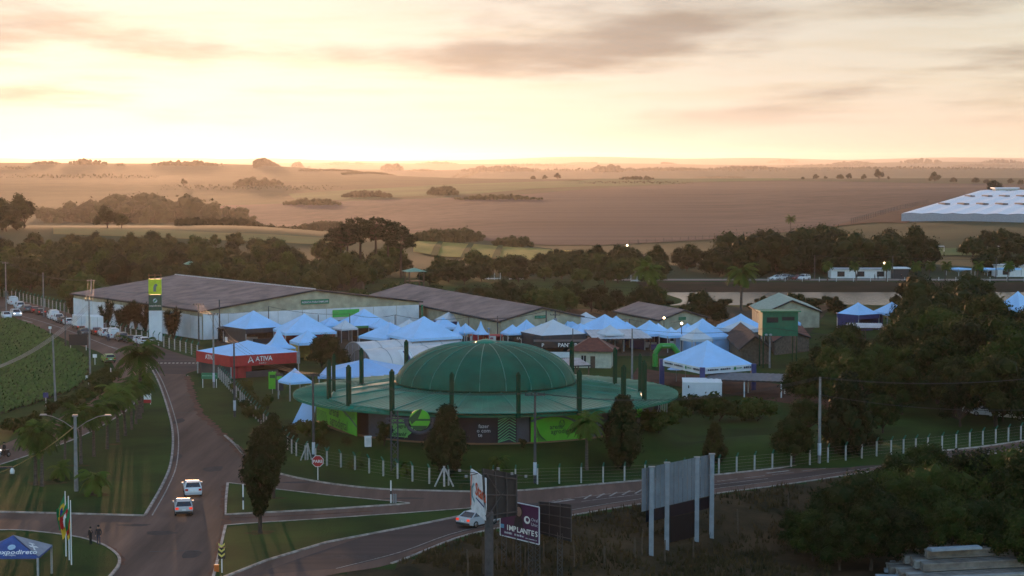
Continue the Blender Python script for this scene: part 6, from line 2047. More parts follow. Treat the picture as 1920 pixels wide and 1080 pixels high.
# rough stock fence on the bank
for i, (px, py) in enumerate(((877, 1082), (906, 1075), (932, 1065), (962, 1058), (985, 1068), (1019, 1056), (1076, 1062), (1133, 1064), (1190, 1048), (1204, 1040), (1247, 1052), (1300, 1046), (1383, 1000), (1478, 958))):
    o = empty('stock_post', GT(px, py), i, 'rough wooden stock fence post on the bank, %s from the left' % ('first', 'second', 'third', 'fourth', 'fifth', 'sixth', 'seventh', 'eighth', 'ninth', 'tenth', 'eleventh', 'twelfth', 'thirteenth', 'last')[i], 'post', 'stock fence posts')
    h = 2.0 + .4 * (i % 3 == 0)
    MB().tube([(0, 0, -.2), (.03, 0, h * .5), (.06 * (i % 3 - 1), 0, h)], [.09, .08, .06], 6).build('stake', M_WOOD, o)

# ---------------------------------------------------------------- vehicles
M_TYRE = mat('tyre', (.012, .012, .012), .85)
M_RIM = mat('alloy_rim', (.35, .35, .36), .35, metal=.8)
M_TAIL = mat('tail_lamp', (.45, .01, .01), .25, spec=.6)
M_TAILON = mat('lit_tail_lamp', (.6, .02, .01), .3, emit=((1, .06, .02), .05))
M_HEAD = mat('head_lamp', (.7, .7, .68), .15, spec=.7)
M_HEADON = mat('lit_head_lamp', (.8, .8, .75), .2, emit=((1, .93, .8), .35))
M_TRIM = mat('black_trim', (.015, .015, .016), .6)
PAINT = {c: mat('paint_' + c, v, .3, var=.03, spec=.5) for c, v in dict(white=(.68, .69, .70), silver=(.42, .44, .46), grey=(.12, .125, .13), black=(.02, .02, .022), red=(.22, .02, .02), green=(.16, .26, .05), blue=(.04, .08, .2)).items()}
def side_loft(prof, wid, flare=None):
    """closed side outline (y, z) with a half width at each point"""
    mb = MB()
    n = len(prof)
    vs = [(-w_, y, z) for (y, z), w_ in zip(prof, wid)] + [(w_, y, z) for (y, z), w_ in zip(prof, wid)]
    tri = tessellate_polygon([[Vector((y, z, 0)) for y, z in prof]])
    fs = []
    for t in tri:
        a, b, c = (Vector((*prof[i], 0)) for i in t)
        s = (b - a).cross(c - a).z > 0
        fs.append(tuple(reversed(t)) if s else tuple(t))
        fs.append(tuple(i + n for i in (t if s else reversed(t))))
    area = sum(prof[i][0] * prof[(i + 1) % n][1] - prof[(i + 1) % n][0] * prof[i][1] for i in range(n))
    for i in range(n):
        j = (i + 1) % n
        q = (i, j, n + j, n + i)
        fs.append(q if area > 0 else tuple(reversed(q)))
    return mb.add(vs, fs)
def car_meshes(kind):
    m = {}
    if kind == 'sedan':
        lo = [(-2.2, .38), (-2.24, .62), (-2.16, .98), (-1.55, 1.04), (.95, 1.0), (1.85, .84), (2.16, .66), (2.18, .36), (1.7, .24), (-1.7, .24)]
        cab = [(-1.85, 1.0), (-1.2, 1.40), (-.1, 1.44), (.35, 1.38), (1.15, .98)]
        W_, L_ = .89, 4.4
    elif kind == 'hatch':
        lo = [(-1.92, .38), (-1.98, .65), (-1.92, 1.0), (-1.5, 1.04), (.8, 1.0), (1.6, .86), (1.9, .66), (1.92, .36), (1.5, .24), (-1.5, .24)]
        cab = [(-1.86, 1.0), (-1.55, 1.42), (-.2, 1.5), (.2, 1.44), (1.0, .98)]
        W_, L_ = .87, 3.9
    elif kind == 'suv':
        lo = [(-2.2, .45), (-2.25, .75), (-2.2, 1.12), (-1.6, 1.15), (1.0, 1.12), (1.9, 1.02), (2.2, .8), (2.2, .42), (1.7, .3), (-1.7, .3)]
        cab = [(-2.15, 1.1), (-1.95, 1.66), (-.1, 1.74), (.3, 1.68), (1.05, 1.1)]
        W_, L_ = .93, 4.5
    elif kind == 'pickup':
        lo = [(-2.6, .5), (-2.62, 1.12), (-.6, 1.14), (1.2, 1.12), (2.2, 1.02), (2.5, .8), (2.5, .45), (2.0, .35), (-2.1, .35)]
        cab = [(-.75, 1.1), (-.6, 1.66), (.5, 1.72), (.75, 1.66), (1.4, 1.1)]
        W_, L_ = .93, 5.2
    elif kind == 'van':
        lo = [(-2.4, .4), (-2.42, 1.2), (1.4, 1.2), (2.2, 1.08), (2.4, .8), (2.4, .4), (1.9, .28), (-1.9, .28)]
        cab = [(-2.4, 1.18), (-2.35, 2.1), (.5, 2.15), (.9, 2.05), (1.75, 1.18)]
        W_, L_ = .95, 4.8
    n = len(lo)
    m['body'] = side_loft(lo, [W_ * (.97 if z < .5 or z > .95 else 1.0) for y, z in lo]).mesh('body')
    zt = max(z for y, z in cab)
    wid = [W_ * (.94 if z < 1.25 else .76) for y, z in cab]
    m['cabin'] = side_loft(cab, wid).mesh('windows')
    mb = MB()                                               # roof skin and pillars in body colour, proud of the glass
    rp = [(y, z) for y, z in cab if z > 1.3]
    wr = W_ * .765
    vs = [(s * wr, y, z + .015) for y, z in rp for s in (-1, 1)]
    mb.add(vs, [(2 * i, 2 * i + 2, 2 * i + 3, 2 * i + 1) for i in range(len(rp) - 1)])
    for s in (-1, 1):
        for a, b in ((cab[0], cab[1]), (cab[-1], cab[-2])):
            mb.tube([(s * W_ * .94, a[0], a[1]), (s * W_ * .77, b[0], b[1])], .06, 4)
        my = (rp[0][0] + rp[-1][0]) / 2 - .1
        mb.tube([(s * W_ * .945, my, 1.02), (s * W_ * .775, my - .03, rp[1][1] - .02)], .045, 4)
    if kind == 'van':
        for s in (-1, 1):
            mb.add([(s * W_ * .951, -2.3, 1.15), (s * W_ * .951, .3, 1.15), (s * W_ * .78, .2, 2.08), (s * W_ * .78, -2.25, 2.06)], [(0, 1, 2, 3)])
        mb.add([(-W_ * .94, -2.43, 1.15), (W_ * .94, -2.43, 1.15), (W_ * .77, -2.38, 2.05), (-W_ * .77, -2.38, 2.05)], [(0, 1, 2, 3)])
    m['roof'] = mb.mesh('roof')
    ty, rm = MB(), MB()
    rad = .33 if kind in ('sedan', 'hatch') else .37
    for mb_, pr in ((ty, [(rad * .62, -.11), (rad, -.09), (rad, .09), (rad * .62, .11)]), (rm, [(.01, -.08), (rad * .64, -.09), (rad * .64, .09), (.01, .08)])):
        mb_.lathe(pr, 16)
        mb_.v = [(z, x, y) for x, y, z in mb_.v]
    m['tyre'], m['rim'] = ty.mesh('tyre'), rm.mesh('rim')
    yw = L_ * .305
    m['wheels'] = [(s * (W_ - .08), yy, rad) for s in (-1, 1) for yy in (-yw, yw)]
    yb, yf = lo[1][0], max(y for y, z in lo)
    zl = .82 if kind in ('sedan', 'hatch') else 1.0
    m['tail'] = MB().box((0, 0, 0), (.3, .1, .2)).mesh('tail_light')
    m['tails'] = [(s * (W_ - .2), yb + .0, zl) for s in (-1, 1)]
    m['head'] = MB().box((0, 0, 0), (.34, .16, .15)).mesh('headlight')
    m['heads'] = [(s * (W_ - .24), yf - .12, zl - .1) for s in (-1, 1)]
    m['plate'] = MB().box((0, yb - .03, zl - .14), (.4, .03, .13)).mesh('number_plate')
    m['bumper'] = MB().box((0, yb + .02, .42), (W_ * 1.9, .14, .22)).box((0, yf - .06, .42), (W_ * 1.85, .14, .2)).mesh('bumper')
    m['mirror'] = MB().box((0, 0, 0), (.2, .12, .13)).mesh('mirror')
    m['mirrors'] = [(s * (W_ + .08), cab[-1][0] - .35, cab[-1][1] + .1) for s in (-1, 1)]
    if kind == 'pickup':
        m['bed'] = MB().box((0, -1.65, 1.145), (1.6, 1.75, .02)).mesh('cargo_bed')
    return m
CARS = {k: car_meshes(k) for k in ('sedan', 'hatch', 'suv', 'pickup', 'van')}
def car(kind, colour, loc, rz, label, tail=M_TAIL, head=M_HEAD, group=None, name=None):
    m = CARS[kind]
    o = empty(name or 'parked_car', loc, rz, label, 'car' if kind not in ('van', 'pickup') else kind, group)
    pm = PAINT[colour]
    b = link('body', m['body'], pm, o)
    link('windows', m['cabin'], M_GLASS, o)
    link('roof', m['roof'], pm, o)
    for p in m['wheels']:
        w_ = link('wheel', m['tyre'], M_TYRE, o, p)
        link('rim', m['rim'], M_RIM, w_)
    for p in m['tails']:
        link('tail_light', m['tail'], tail, o, p)
    for p in m['heads']:
        link('headlight', m['head'], head, o, p)
    for p in m['mirrors']:
        link('mirror', m['mirror'], pm, o, p)
    link('number_plate', m['plate'], M_WHITE, o)
    link('bumper', m['bumper'], M_TRIM if colour != 'white' else PAINT['silver'], o)
    if 'bed' in m:
        link('cargo_bed', m['bed'], M_TRIM, o)
    return o
def box_truck(loc, rz, label, s=1.0):
    o = empty('box_truck', loc, rz, label, 'truck', None, s)
    MB().box((0, -1.2, 2.15), (2.3, 5.0, 2.5)).build('cargo_box', M_WHITE, o)
    for x in (-1.16, 1.16):
        MB().box((x, -1.2, .95), (.04, 5.0, .12)).build('side_rail', M_GREY, o)
    MB().box((0, -3.72, 2.1), (.05, .04, 2.3)).build('door_seam', M_GREY, o)
    c = side_loft([(1.45, .6), (1.45, 2.1), (2.2, 2.15), (2.85, 1.35), (3.0, .6)], [1.0, .95, .95, 1.0, 1.0]).build('cab', PAINT['white'], o)
    MB().add([(-.9, 2.24, 2.08), (.9, 2.24, 2.08), (.95, 2.84, 1.42), (-.95, 2.84, 1.42)], [(0, 1, 2, 3), (3, 2, 1, 0)]).build('windscreen', M_GLASS, c)
    MB().box((0, -.4, .72), (1.0, 6.6, .2)).build('chassis', M_TRIM, o)
    for x in (-.95, .95):
        for y in (-2.5, 1.9):
            w_ = link('wheel', CARS['suv']['tyre'], M_TYRE, o, (x, y, .42), 0, 1.15)
            link('rim', CARS['suv']['rim'], M_RIM, w_)
        link('tail_light', CARS['suv']['tail'], M_TAILON, o, (x * .9, -3.7, .8))
    return o
def heading(a, b):
    a, b = G(*a), G(*b)
    return math.atan2(b.y - a.y, b.x - a.x) - math.pi / 2
h1 = heading((352, 990), (345, 850))
car('sedan', 'white', G(361, 926, .03), h1 + .03, 'white sedan driving away up the avenue, the farther of two', name='car')
car('hatch', 'silver', G(344, 962, .03), h1 + .02, 'silver hatchback with red lamps on, the nearer of two on the avenue', M_TAILON, name='car')
car('sedan', 'silver', G(897, 984, .03), heading((820, 1000), (1000, 960)), 'silver car half hidden by the billboard on the highway', M_TAILON, name='car')
hq = heading((260, 650), (100, 590))
QUEUE = [('van', 'white', 24, 572, 0, 'white van at the head of the queue by the fence'), ('suv', 'white', 36, 579, 0, 'white off-roader second in the far queue'), ('suv', 'grey', 49, 585, 0, 'grey car behind the white off-roader in the far queue'), ('sedan', 'red', 65, 586, 0, 'dark red car in the far queue'), ('hatch', 'black', 76, 590, 0, 'black hatchback behind the dark red car'),
         ('van', 'white', 100, 599, 0, 'white delivery van in the queue left of the trucks'), ('pickup', 'white', 110, 603, 0, 'white pickup right behind the delivery van'), ('hatch', 'black', 118, 606, 0, 'black car before the small truck'), ('hatch', 'white', 128, 609, 0, 'white hatchback beside the small truck'), ('suv', 'white', 30, 594, 1, 'white off-roader facing us with lamps on at far left'),
         ('hatch', 'white', 12, 597, 1, 'white car at the edge of the soy field'), ('sedan', 'black', 157, 629, 1, 'dark car with a bright roof by the black board'), ('sedan', 'red', 181, 627, 0, 'red tailed car right behind the big truck'), ('suv', 'white', 196, 631, 0, 'white off-roader behind the big truck'), ('van', 'white', 211, 635, 0, 'white van with a man standing beside it'),
         ('suv', 'grey', 227, 639, 0, 'grey off-roader in the queue left of the totem'), ('sedan', 'black', 243, 642, 0, 'black car in the queue by the totem foot'), ('sedan', 'white', 257, 643, 0, 'white car at the tail of the queue'), ('hatch', 'white', 268, 646, 0, 'last white hatchback of the queue'), ('hatch', 'green', 203, 679, 0, 'green yellow car half hidden in the verge bushes'),
         ('van', 'white', 373, 626, 0, 'white van parked behind the fence at the warehouse corner'), ('van', 'white', 396, 628, 0, 'second white van parked at the warehouse corner')]
for kd, c, px, py, opp, lb in QUEUE:
    car(kd, c, G(px, py, .03), hq + (math.pi if opp else 0), lb, M_TAILON if 'red' in lb else M_TAIL, M_HEADON if opp and 'lamps' in lb else M_HEAD, 'cars queueing on the far road')
box_truck(G(147, 616, .03), hq, 'smaller white box truck in the far queue', .85)
box_truck(G(175, 624, .03), hq, 'big white box truck in the far queue', 1.05)
for i, px in enumerate((1455, 1468, 1481, 1495, 1507)):
    p = put(px, 0, 551)
    car(('hatch', 'suv', 'sedan')[i % 3], ('white', 'silver', 'black', 'red', 'white')[i], p + Vector((0, 0, .2)), R(90 + 12 * i), 'tiny car parked on the far lake road, %s from the left' % ('first', 'second', 'third', 'fourth', 'fifth')[i], group='cars across the lake')
for i, (px, py) in enumerate(((1832, 776), (1852, 780), (1893, 786))):
    car(('suv', 'sedan', 'pickup')[i], 'white', GT(px, py) + Vector((0, 0, .02)), R(60), 'white car parked under the big trees at right, %s of three' % ('first', 'second', 'third')[i], group='cars under the trees')

# ---------------------------------------------------------------- people
def person(loc, rz, h, top, legs, label, cap=None, arm_up=False, phone=False):
    """one skinned body: hips, legs, spine, arms and head, dressed by height bands"""
    V = [(0, 0, .95), (0, 0, 1.2), (0, 0, 1.42), (0, .01, 1.53), (0, .02, 1.62), (0, .02, 1.72),
         (-.1, 0, .9), (-.11, .03, .5), (-.12, -.02, .08), (-.13, .12, .03), (.1, 0, .9), (.12, -.04, .5), (.13, -.08, .08), (.14, .05, .03),
         (-.2, 0, 1.40), (-.27, -.02, 1.14), (-.25, .10, .92), (.2, 0, 1.40), (.27, -.02, 1.14), (.25, .08, .90), (-.24, .15, .84), (.24, .13, .82)]
    if arm_up:
        V[15], V[16], V[20] = (-.36, .10, 1.22), (-.24, .20, 1.46), (-.2, .2, 1.54)
    E = [(0, 1), (1, 2), (2, 3), (3, 4), (4, 5), (0, 6), (6, 7), (7, 8), (8, 9), (0, 10), (10, 11), (11, 12), (12, 13), (2, 14), (14, 15), (15, 16), (16, 20), (2, 17), (17, 18), (18, 19), (19, 21)]
    rad = [.15, .15, .16, .06, .09, .085, .1, .07, .05, .045, .1, .07, .05, .045, .075, .05, .04, .075, .05, .04, .03, .03]
    me = bpy.data.meshes.new('body')
    me.from_pydata(V, E, [])
    o = bpy.data.objects.new('body', me)
    COL.objects.link(o)
    sk = o.modifiers.new('skin', 'SKIN')
    for i, v in enumerate(me.skin_vertices[0].data):
        v.radius = (rad[i], rad[i] * (.75 if i in (0, 1, 2) else 1))
        v.use_root = i == 0
    sb = o.modifiers.new('subsurf', 'SUBSURF')
    sb.levels = sb.render_levels = 2
    dg = bpy.context.evaluated_depsgraph_get()
    nm = bpy.data.meshes.new_from_object(o.evaluated_get(dg))
    bpy.data.objects.remove(o)
    nm.materials.clear()
    for m_ in (mat('skin_tone', (.33, .19, .13), .6), top, legs, M_TRIM):
        nm.materials.append(m_)
    for p in nm.polygons:
        c = p.center
        hand = (not arm_up and abs(c.x) > .2 and c.z < .90) or (arm_up and c.x < -.1 and c.y > .17) or (arm_up and c.x > .2 and c.z < .9)
        p.material_index = 0 if c.z > 1.5 and abs(c.x) < .15 or hand else 3 if c.z < .07 else 2 if c.z < .93 and abs(c.x) < .24 else 1
        p.use_smooth = True
    r = empty('person', loc, rz, label, 'person', None, h / 1.8)
    b = bpy.data.objects.new('body', nm)
    COL.objects.link(b)
    b.parent = r
    hm = MB().lathe([(.10, -.03), (.112, .05), (.09, .12), (.04, .155), (.01, .16)], 12, (0, .005, 1.69))
    hair = hm.build('hair', mat('dark_hair', (.015, .012, .01), .8) if not cap else cap, r)
    if cap:
        MB().box((0, .14, 1.72), (.15, .12, .02)).build('cap_brim', cap, r)
    for s in (-1, 1):
        MB().lathe([(.01, -.02), (.02, 0), (.01, .02)], 6).build('ear', MATS['skin_tone'], r, (s * .105, .01, 1.67))
        MB().box((s * .035, .112, 1.69), (.025, .01, .015)).build('eye', M_BLACK, r)
        for f in range(4):
            if not (arm_up and s < 0):
                MB().tube([(s * .24 + (f - 1.5) * .014, .14, .84), (s * .24 + (f - 1.5) * .016, .16, .80), (s * .235 + (f - 1.5) * .014, .165, .765 + .006 * abs(f - 1.5))], .009, 5).build('finger', MATS['skin_tone'], r)
        if not (arm_up and s < 0):
            MB().tube([(s * .22, .16, .85), (s * .20, .18, .82), (s * .20, .185, .80)], .010, 5).build('thumb', MATS['skin_tone'], r)
    return r
M_CLB, M_CLN, M_JEAN = mat('black_cloth', (.014, .014, .015), .9), mat('dark_grey_cloth', (.03, .03, .035), .9), mat('dark_jeans', (.03, .04, .07), .9)
person(G(170, 1021, .14), R(150), 1.62, M_CLB, M_CLB, 'person in black raising one hand to the head, on the corner kerb', None, True)
person(G(185, 1021, .14), R(172), 1.78, M_CLN, M_JEAN, 'person in dark shirt, jeans and black cap on the corner kerb', M_CLB)
person(G(203, 640, .03), R(40), 1.75, mat('blue_cloth', (.06, .10, .2), .9), M_JEAN, 'person in blue standing beside the queued white van')
for i, (px, y) in enumerate(((1606, 553), (1640, 553), (1646, 553), (1690, 553))):
    person(put(px, 0, y) + Vector((0, 0, .2)), i, 1.72, M_CLB, M_JEAN, 'tiny dark clothed person on the far lake road, %s from the left' % ('first', 'second', 'third', 'fourth')[i])
# motorcycle and rider at the left border
g = G(8, 858, .03)
mc = empty('motorcycle', g, R(150), 'dark motorcycle with its head lamp on at the left border', 'motorcycle')
for y in (-.68, .68):
    w_ = link('wheel', CARS['hatch']['tyre'], M_TYRE, mc, (0, y, .31), 0, (.55, .92, .92))
    link('rim', CARS['hatch']['rim'], M_RIM, w_)
side_loft([(-.75, .75), (-.8, .9), (-.2, .88), (.1, 1.02), (.45, .95), (.4, .6), (.1, .32), (-.3, .32)], [.1, .12, .15, .17, .15, .14, .12, .12]).build('frame', PAINT['black'], mc)
MB().tube([(0, .68, .31), (0, .45, 1.0)], .05, 6).build('fork', M_RIM, mc)
MB().tube([(-.36, .35, 1.08), (0, .45, 1.04), (.36, .35, 1.08)], .025, 6).build('handlebar', M_TRIM, mc)
MB().lathe([(.01, 0), (.1, .02), (.09, .12), (.02, .16)], 10).build('headlight', M_HEADON, mc, (0, .6, .9))
rd = person(g + Vector((0, 0, .15)), R(150), 1.7, M_CLB, M_CLB, 'rider in black on the motorcycle at the left border', M_CLB)

# ---------------------------------------------------------------- signs
def post_sign(name, px, by, ty, w, h, face, label, cat='sign', posts=1, rz=0.0, postm=M_WHITE, face_y=None, gap=None):
    g = GT(px, by)
    k = g.y / F_PX
    H_ = P(px, ty, g.y).z - g.z
    o = empty(name, g, rz, label, cat)
    xs = [0] if posts == 1 else [-w * .42, w * .42]
    for x in xs:
        MB().tube([(x, .05, 0), (x, .05, H_)], .05, 6).build('post', postm, o)
    f = MB().box((0, 0, H_ - h / 2), (w, .05, h)).build('panel', face, o)
    return o, H_
# octagonal stop sign
g = GT(596, 900)
k = g.y / F_PX
ss = empty('stop_sign', g, 0, 'red octagonal stop sign on a white post', 'sign')
MB().tube([(0, .05, 0), (0, .05, 46 * k)], .05, 6).build('post', M_WHITE, ss)
zc_ = 36 * k
M_SRED = mat('sign_red', (.36, .012, .015), .5)
oc = lambda r: [(r * math.cos(R(22.5 + 45 * i)), zc_ + r * math.sin(R(22.5 + 45 * i))) for i in range(8)]
MB().wallpoly(oc(.68), -.02, .0).build('rim', M_WHITE, ss)
MB().wallpoly(oc(.62), -.03, -.021).build('plate', M_SRED, ss)
Board(ss, (0, -.04, zc_), (1, 0, 0)).text('PARE', 0, -.17, .46, M_WHITE, .005, 'CENTER', .008)
# chevron marker and orange lamp
g = G(416, 1074, .14)
k = g.y / F_PX
cm = empty('chevron_marker', g, 0, 'black and yellow chevron marker post on the island edge', 'sign')
MB().tube([(0, .05, 0), (0, .05, 46 * k)], .05, 6).build('post', M_WHITE, cm)
MB().box((0, 0, 38 * k), (.62, .04, 22 * k)).build('panel', M_BLACK, cm)
B = Board(cm, (-.31, -.022, 27 * k), (1, 0, 0))
for i in range(3):
    z = .12 + i * .42
    B.shape('chevron', [(.04, z + .22), (.31, z), (.58, z + .22), (.58, z + .40), (.31, z + .18), (.04, z + .40)], mat('chevron_yellow', (.62, .5, .12), .5), .004)
g = G(406, 1074, .03)
ol = empty('warning_light', g, 0, 'small orange warning reflector at the island corner', 'reflector')
MB().box((0, 0, .35), (.4, .12, .7)).build('body', mat('orange_plastic', (.5, .12, .02), .4), ol)
MB().box((0, 0, .04), (.55, .4, .08)).build('base', M_BLACK, ol)
# green direction board
o, h_ = post_sign('direction_sign', 393, 727, 699, 2.5, .95, M_SIGNG, 'small green direction board on two white posts', posts=2)
B = Board(o, (-1.2, -.03, h_ - .8), (1, 0, 0))
B.smudge(.1, 2.3, .28, .16, mat('pale_green_print', (.12, .42, .28), .6), .01)
post_sign('road_sign', 147, 657, 627, 3.4, 2.0, M_TRIM, 'back of a dark board on two posts at the field edge', posts=2)
post_sign('road_sign', 86, 762, 736, .75, .75, M_NAVY2, 'small blue sign at the soy field edge')
post_sign('road_sign', 166, 721, 704, .85, .6, M_WHITE, 'small white sign on a post below the field corner pole')
post_sign('road_sign', 178, 684, 664, .7, .6, M_WHITE, 'tiny pale blue sign right of the field corner pole')
post_sign('road_sign', 208, 715, 690, .12, .4, M_WHITE, 'thin white stake among the verge bushes')
o, h_ = post_sign('sponsor_board', 275, 760, 738, 1.3, 1.35, M_WHITE, 'red and white board at the tip of the palm row', posts=2)
MB().box((0, -.03, h_ - 1.1), (1.28, .02, .5)).build('red_band', M_SRED, o)
post_sign('road_sign', 94, 628, 612, .6, .5, M_WHITE, 'small white sign in the soy field')
for px, by, ty, lb in ((456, 955, 908, 'slim white delineator post on the triangular island'), (733, 943, 901, 'tall white delineator post at the island tip')):
    o = empty('delineator', G(px, by, .13), 0, lb, 'post')
    MB().tube([(0, 0, 0), (0, 0, P(px, ty, o.location.y).z - .13)], .07, 6).build('shaft', M_WHITE, o)
    MB().tube([(0, 0, .9), (0, 0, 1.25)], .075, 6).build('reflector', M_BLACK, o)
for px, lb in ((738, 'left short dark bollard at the island tip'), (742, 'right short dark bollard at the island tip')):
    o = empty('bollard', G(px, 943, .13), 0, lb, 'bollard')
    MB().tube([(0, 0, 0), (0, 0, .85)], .09, 8).build('shaft', M_GREY, o)
    MB().lathe([(.1, .85), (.07, .93), (.01, .95)], 8).build('cap', M_GREY, o)

# flags
M_FG, M_FY, M_FB, M_FR = mat('flag_green', (.01, .16, .05), .8), mat('flag_yellow', (.62, .40, .02), .8), mat('flag_blue', (.01, .025, .16), .8), mat('flag_red', (.42, .015, .012), .8)
def flag(px, by, ty, label, bands, hang=2.3, wd=1.5, side=1, emblem=None):
    g = G(px, by, .13)
    o = empty('flag_pole', g, 0, label, 'flag')
    h_ = P(px, ty, g.y).z - .13
    MB().tube([(0, 0, 0), (0, 0, h_)], [.06, .04], 8).build('pole', M_WHITE, o)
    if not bands:
        return
    # limp cloth hanging in folds from the upper hoist
    n, m_ = 10, 14
    def pt(u, v):
        x = side * (u * wd * .42 + .05 * math.sin(v * 5) * u) - side * .25 * v * u
        y = .16 * math.sin(u * 9 + v * 2) * (.3 + u)
        z = h_ - .15 - v * hang * .62 - u * hang * .62 * (.75 + .25 * math.sin(u * 3))
        return (x, y - .02, z)
    for nm, f, mt in bands:
        mb = MB()
        for i in range(n):
            for j in range(m_):
                if f((i + .5) / n, (j + .5) / m_):
                    mb.add([pt(i / n, j / m_), pt((i + 1) / n, j / m_), pt((i + 1) / n, (j + 1) / m_), pt(i / n, (j + 1) / m_)], [(0, 1, 2, 3)], True)
        if mb.v:
            mb.build(nm, mt, o)
rh = lambda u, v: abs(u - .5) / .45 + abs(v - .5) / .42 < 1
ds = lambda u, v: (u - .5) ** 2 + (v - .5) ** 2 < .035
flag(124, 1043, 921, 'hanging green flag with yellow rhombus and blue disc', [('green_field', lambda u, v: not rh(u, v), M_FG), ('yellow_rhombus', lambda u, v: rh(u, v) and not ds(u, v), M_FY), ('blue_disc', ds, M_FB)], 3.0, 1.9, -1)
flag(130, 1050, 930, 'hanging flag in green, red and yellow diagonal bands', [('green_band', lambda u, v: u * .4 + v < .42, M_FG), ('red_band', lambda u, v: .42 <= u * .4 + v < .95 and not ds(u, v), M_FR), ('yellow_band', lambda u, v: u * .4 + v >= .95, M_FY), ('crest', lambda u, v: ds(u, v) and .42 <= u * .4 + v < .95, M_WHITE)], 3.3, 1.9, -1)
flag(134, 1059, 938, 'hanging dark green flag on the nearest pole', [('dark_field', lambda u, v: v < .6, M_FG), ('red_fold', lambda u, v: .6 <= v < .8, M_FR), ('yellow_fold', lambda u, v: v >= .8, M_FY)], 3.0, 1.2, -1)
# blue canopy tent at the bottom left
M_TBLUE = mat('royal_blue_canopy', (.035, .075, .24), .6)
F0, F1 = G(-52, 1046, 2.5), G(72, 1045, 2.5)
F2 = G(98, 1023, 2.5)
bt, q = tent_at([F0, F1, F2, F0 + F2 - F1], 2.5, P(22, 1004, (F0.y + F2.y) / 2).z, 'blue and grey folding canopy with white lettering at bottom left', val=.12, canopy=M_TBLUE, group=None, name='canopy_tent')
ap = Vector((0, 0, P(22, 1004, (F0.y + F2.y) / 2).z))
a, b = q[1] + Vector((0, 0, 2.5)), q[2] + Vector((0, 0, 2.5))
nn = (b - a).cross(ap - a).normalized() * .06
MB().add([a + nn, b + nn, ap + nn], [(0, 1, 2)]).build('grey_panel', mat('grey_canopy', (.22, .24, .29), .6), bt)
up = (ap - (a + b) / 2).normalized()
B = Board(bt, tuple((a + b) / 2 + nn * 1.2 - (b - a) * .32 + up * .35), b - a, up)
B.stroke('plane_mark', [(.2, .3), (1.6, 1.0)], .16, M_WHITE, .02)
B.stroke('plane_mark', [(.6, .9), (1.3, .35)], .3, M_WHITE, .02)
B.stroke('plane_mark', [(1.3, 1.15), (1.65, .75)], .2, M_WHITE, .02)
c0, c1 = q[0] + Vector((0, 0, 2.5)), q[1] + Vector((0, 0, 2.5))
up = (ap - (c0 + c1) / 2).normalized()
nn = (c1 - c0).cross(ap - c0).normalized() * .07
B = Board(bt, tuple(c0 + nn), c1 - c0, up)
L_ = (c1 - c0).length
B.text('expodireto', L_ * .36, .32, .72, M_WHITE, .02, bold=.01)
B.text('COTRIJAL', L_ * .46, .10, .24, M_WHITE, .02)
B.disc('globe_mark', L_ * .55, 1.15, .32, MATS['pale_blue_print'], .02)

# ---------------------------------------------------------------- billboards
# V-shaped board on a single mast
vb = empty('v_billboard', GT(917, 1092), 0, 'V shaped billboard on one dark mast, white face to the left', 'billboard')
y0 = vb.location.y
zo = vb.location.z
def VP(px, py, dy):
    p = P(px, py, y0 + dy)
    return Vector((p.x - vb.location.x, p.y - y0, p.z - zo))
MB().tube([(0, 0, 0), (0, 0, VP(917, 960, 0).z)], .38, 12).build('mast', M_POLED, vb)
def slab(name, p00, p10, p11, p01, th, m, par):
    n = (p10 - p00).cross(p01 - p00).normalized() * th
    mb = MB()
    mb.add([p00, p10, p11, p01, p00 - n, p10 - n, p11 - n, p01 - n], [(0, 1, 2, 3), (7, 6, 5, 4), (0, 4, 5, 1), (1, 5, 6, 2), (2, 6, 7, 3), (3, 7, 4, 0)])
    return mb.build(name, m, par)
fa, fb, fc, fd = VP(883, 953, 3.4), VP(910, 976, -.6), VP(910, 897, -.6), VP(883, 879, 3.4)
M_BFACE = mat('billboard_white', (.66, .67, .69), .5)
lf = slab('left_face', fa, fb, fc, fd, .12, M_BFACE, vb)
B = Board(lf, tuple(fa + Vector((-.03, -.03, 0))), fb - fa)
wv = Vector((fb.x - fa.x, fb.y - fa.y, 0)).length
hb_ = (fd - fa).length
upv = (fd - fa).normalized()
B = Board(lf, tuple(fa + (fb - fa).cross(fd - fa).normalized() * .03), fb - fa, upv)
wv = (fb - fa).length
M_STR = mat('orange_red_print', (.55, .07, .02), .5)
B.text('Stara', wv * .34, hb_ * .46, 1.55, M_STR, .02, bold=.03)
B.shape('blue_line', [(wv * .38, hb_ * .36), (wv * .95, hb_ * .30), (wv * .95, hb_ * .34), (wv * .38, hb_ * .40)], M_NAVY2, .02)
B.stroke('red_border', [(.12, .3), (.10, hb_ * .5), (.4, hb_ * .9)], .2, M_STR, .02)
B.stroke('swirl', [(wv * .28, hb_ * .25), (wv * .12, hb_ * .35), (wv * .10, hb_ * .55), (wv * .25, hb_ * .7)], .25, mat('teal_print', (.1, .3, .35), .5), .02)
ra, rb, rc, rd_ = VP(911, 976, -.4), VP(970, 966, 3.0), VP(970, 890, 3.0), VP(905, 878, -.4)
bk = slab('back_face', ra, rb, rc, rd_, .12, M_TRIM, vb)
for t in (.02, .35, .68, .98):
    p, q_ = ra.lerp(rb, t), rd_.lerp(rc, t)
    MB().tube([p + Vector((0, -.22, .05)), q_ + Vector((0, -.22, -.05))], .06, 4).build('frame_bar', M_POLED, bk)
for t in (.1, .5, .9):
    p, q_ = ra.lerp(rd_, t), rb.lerp(rc, t)
    MB().tube([p + Vector((0, -.24, 0)), q_ + Vector((0, -.24, 0))], .06, 4).build('frame_bar', M_POLED, bk)
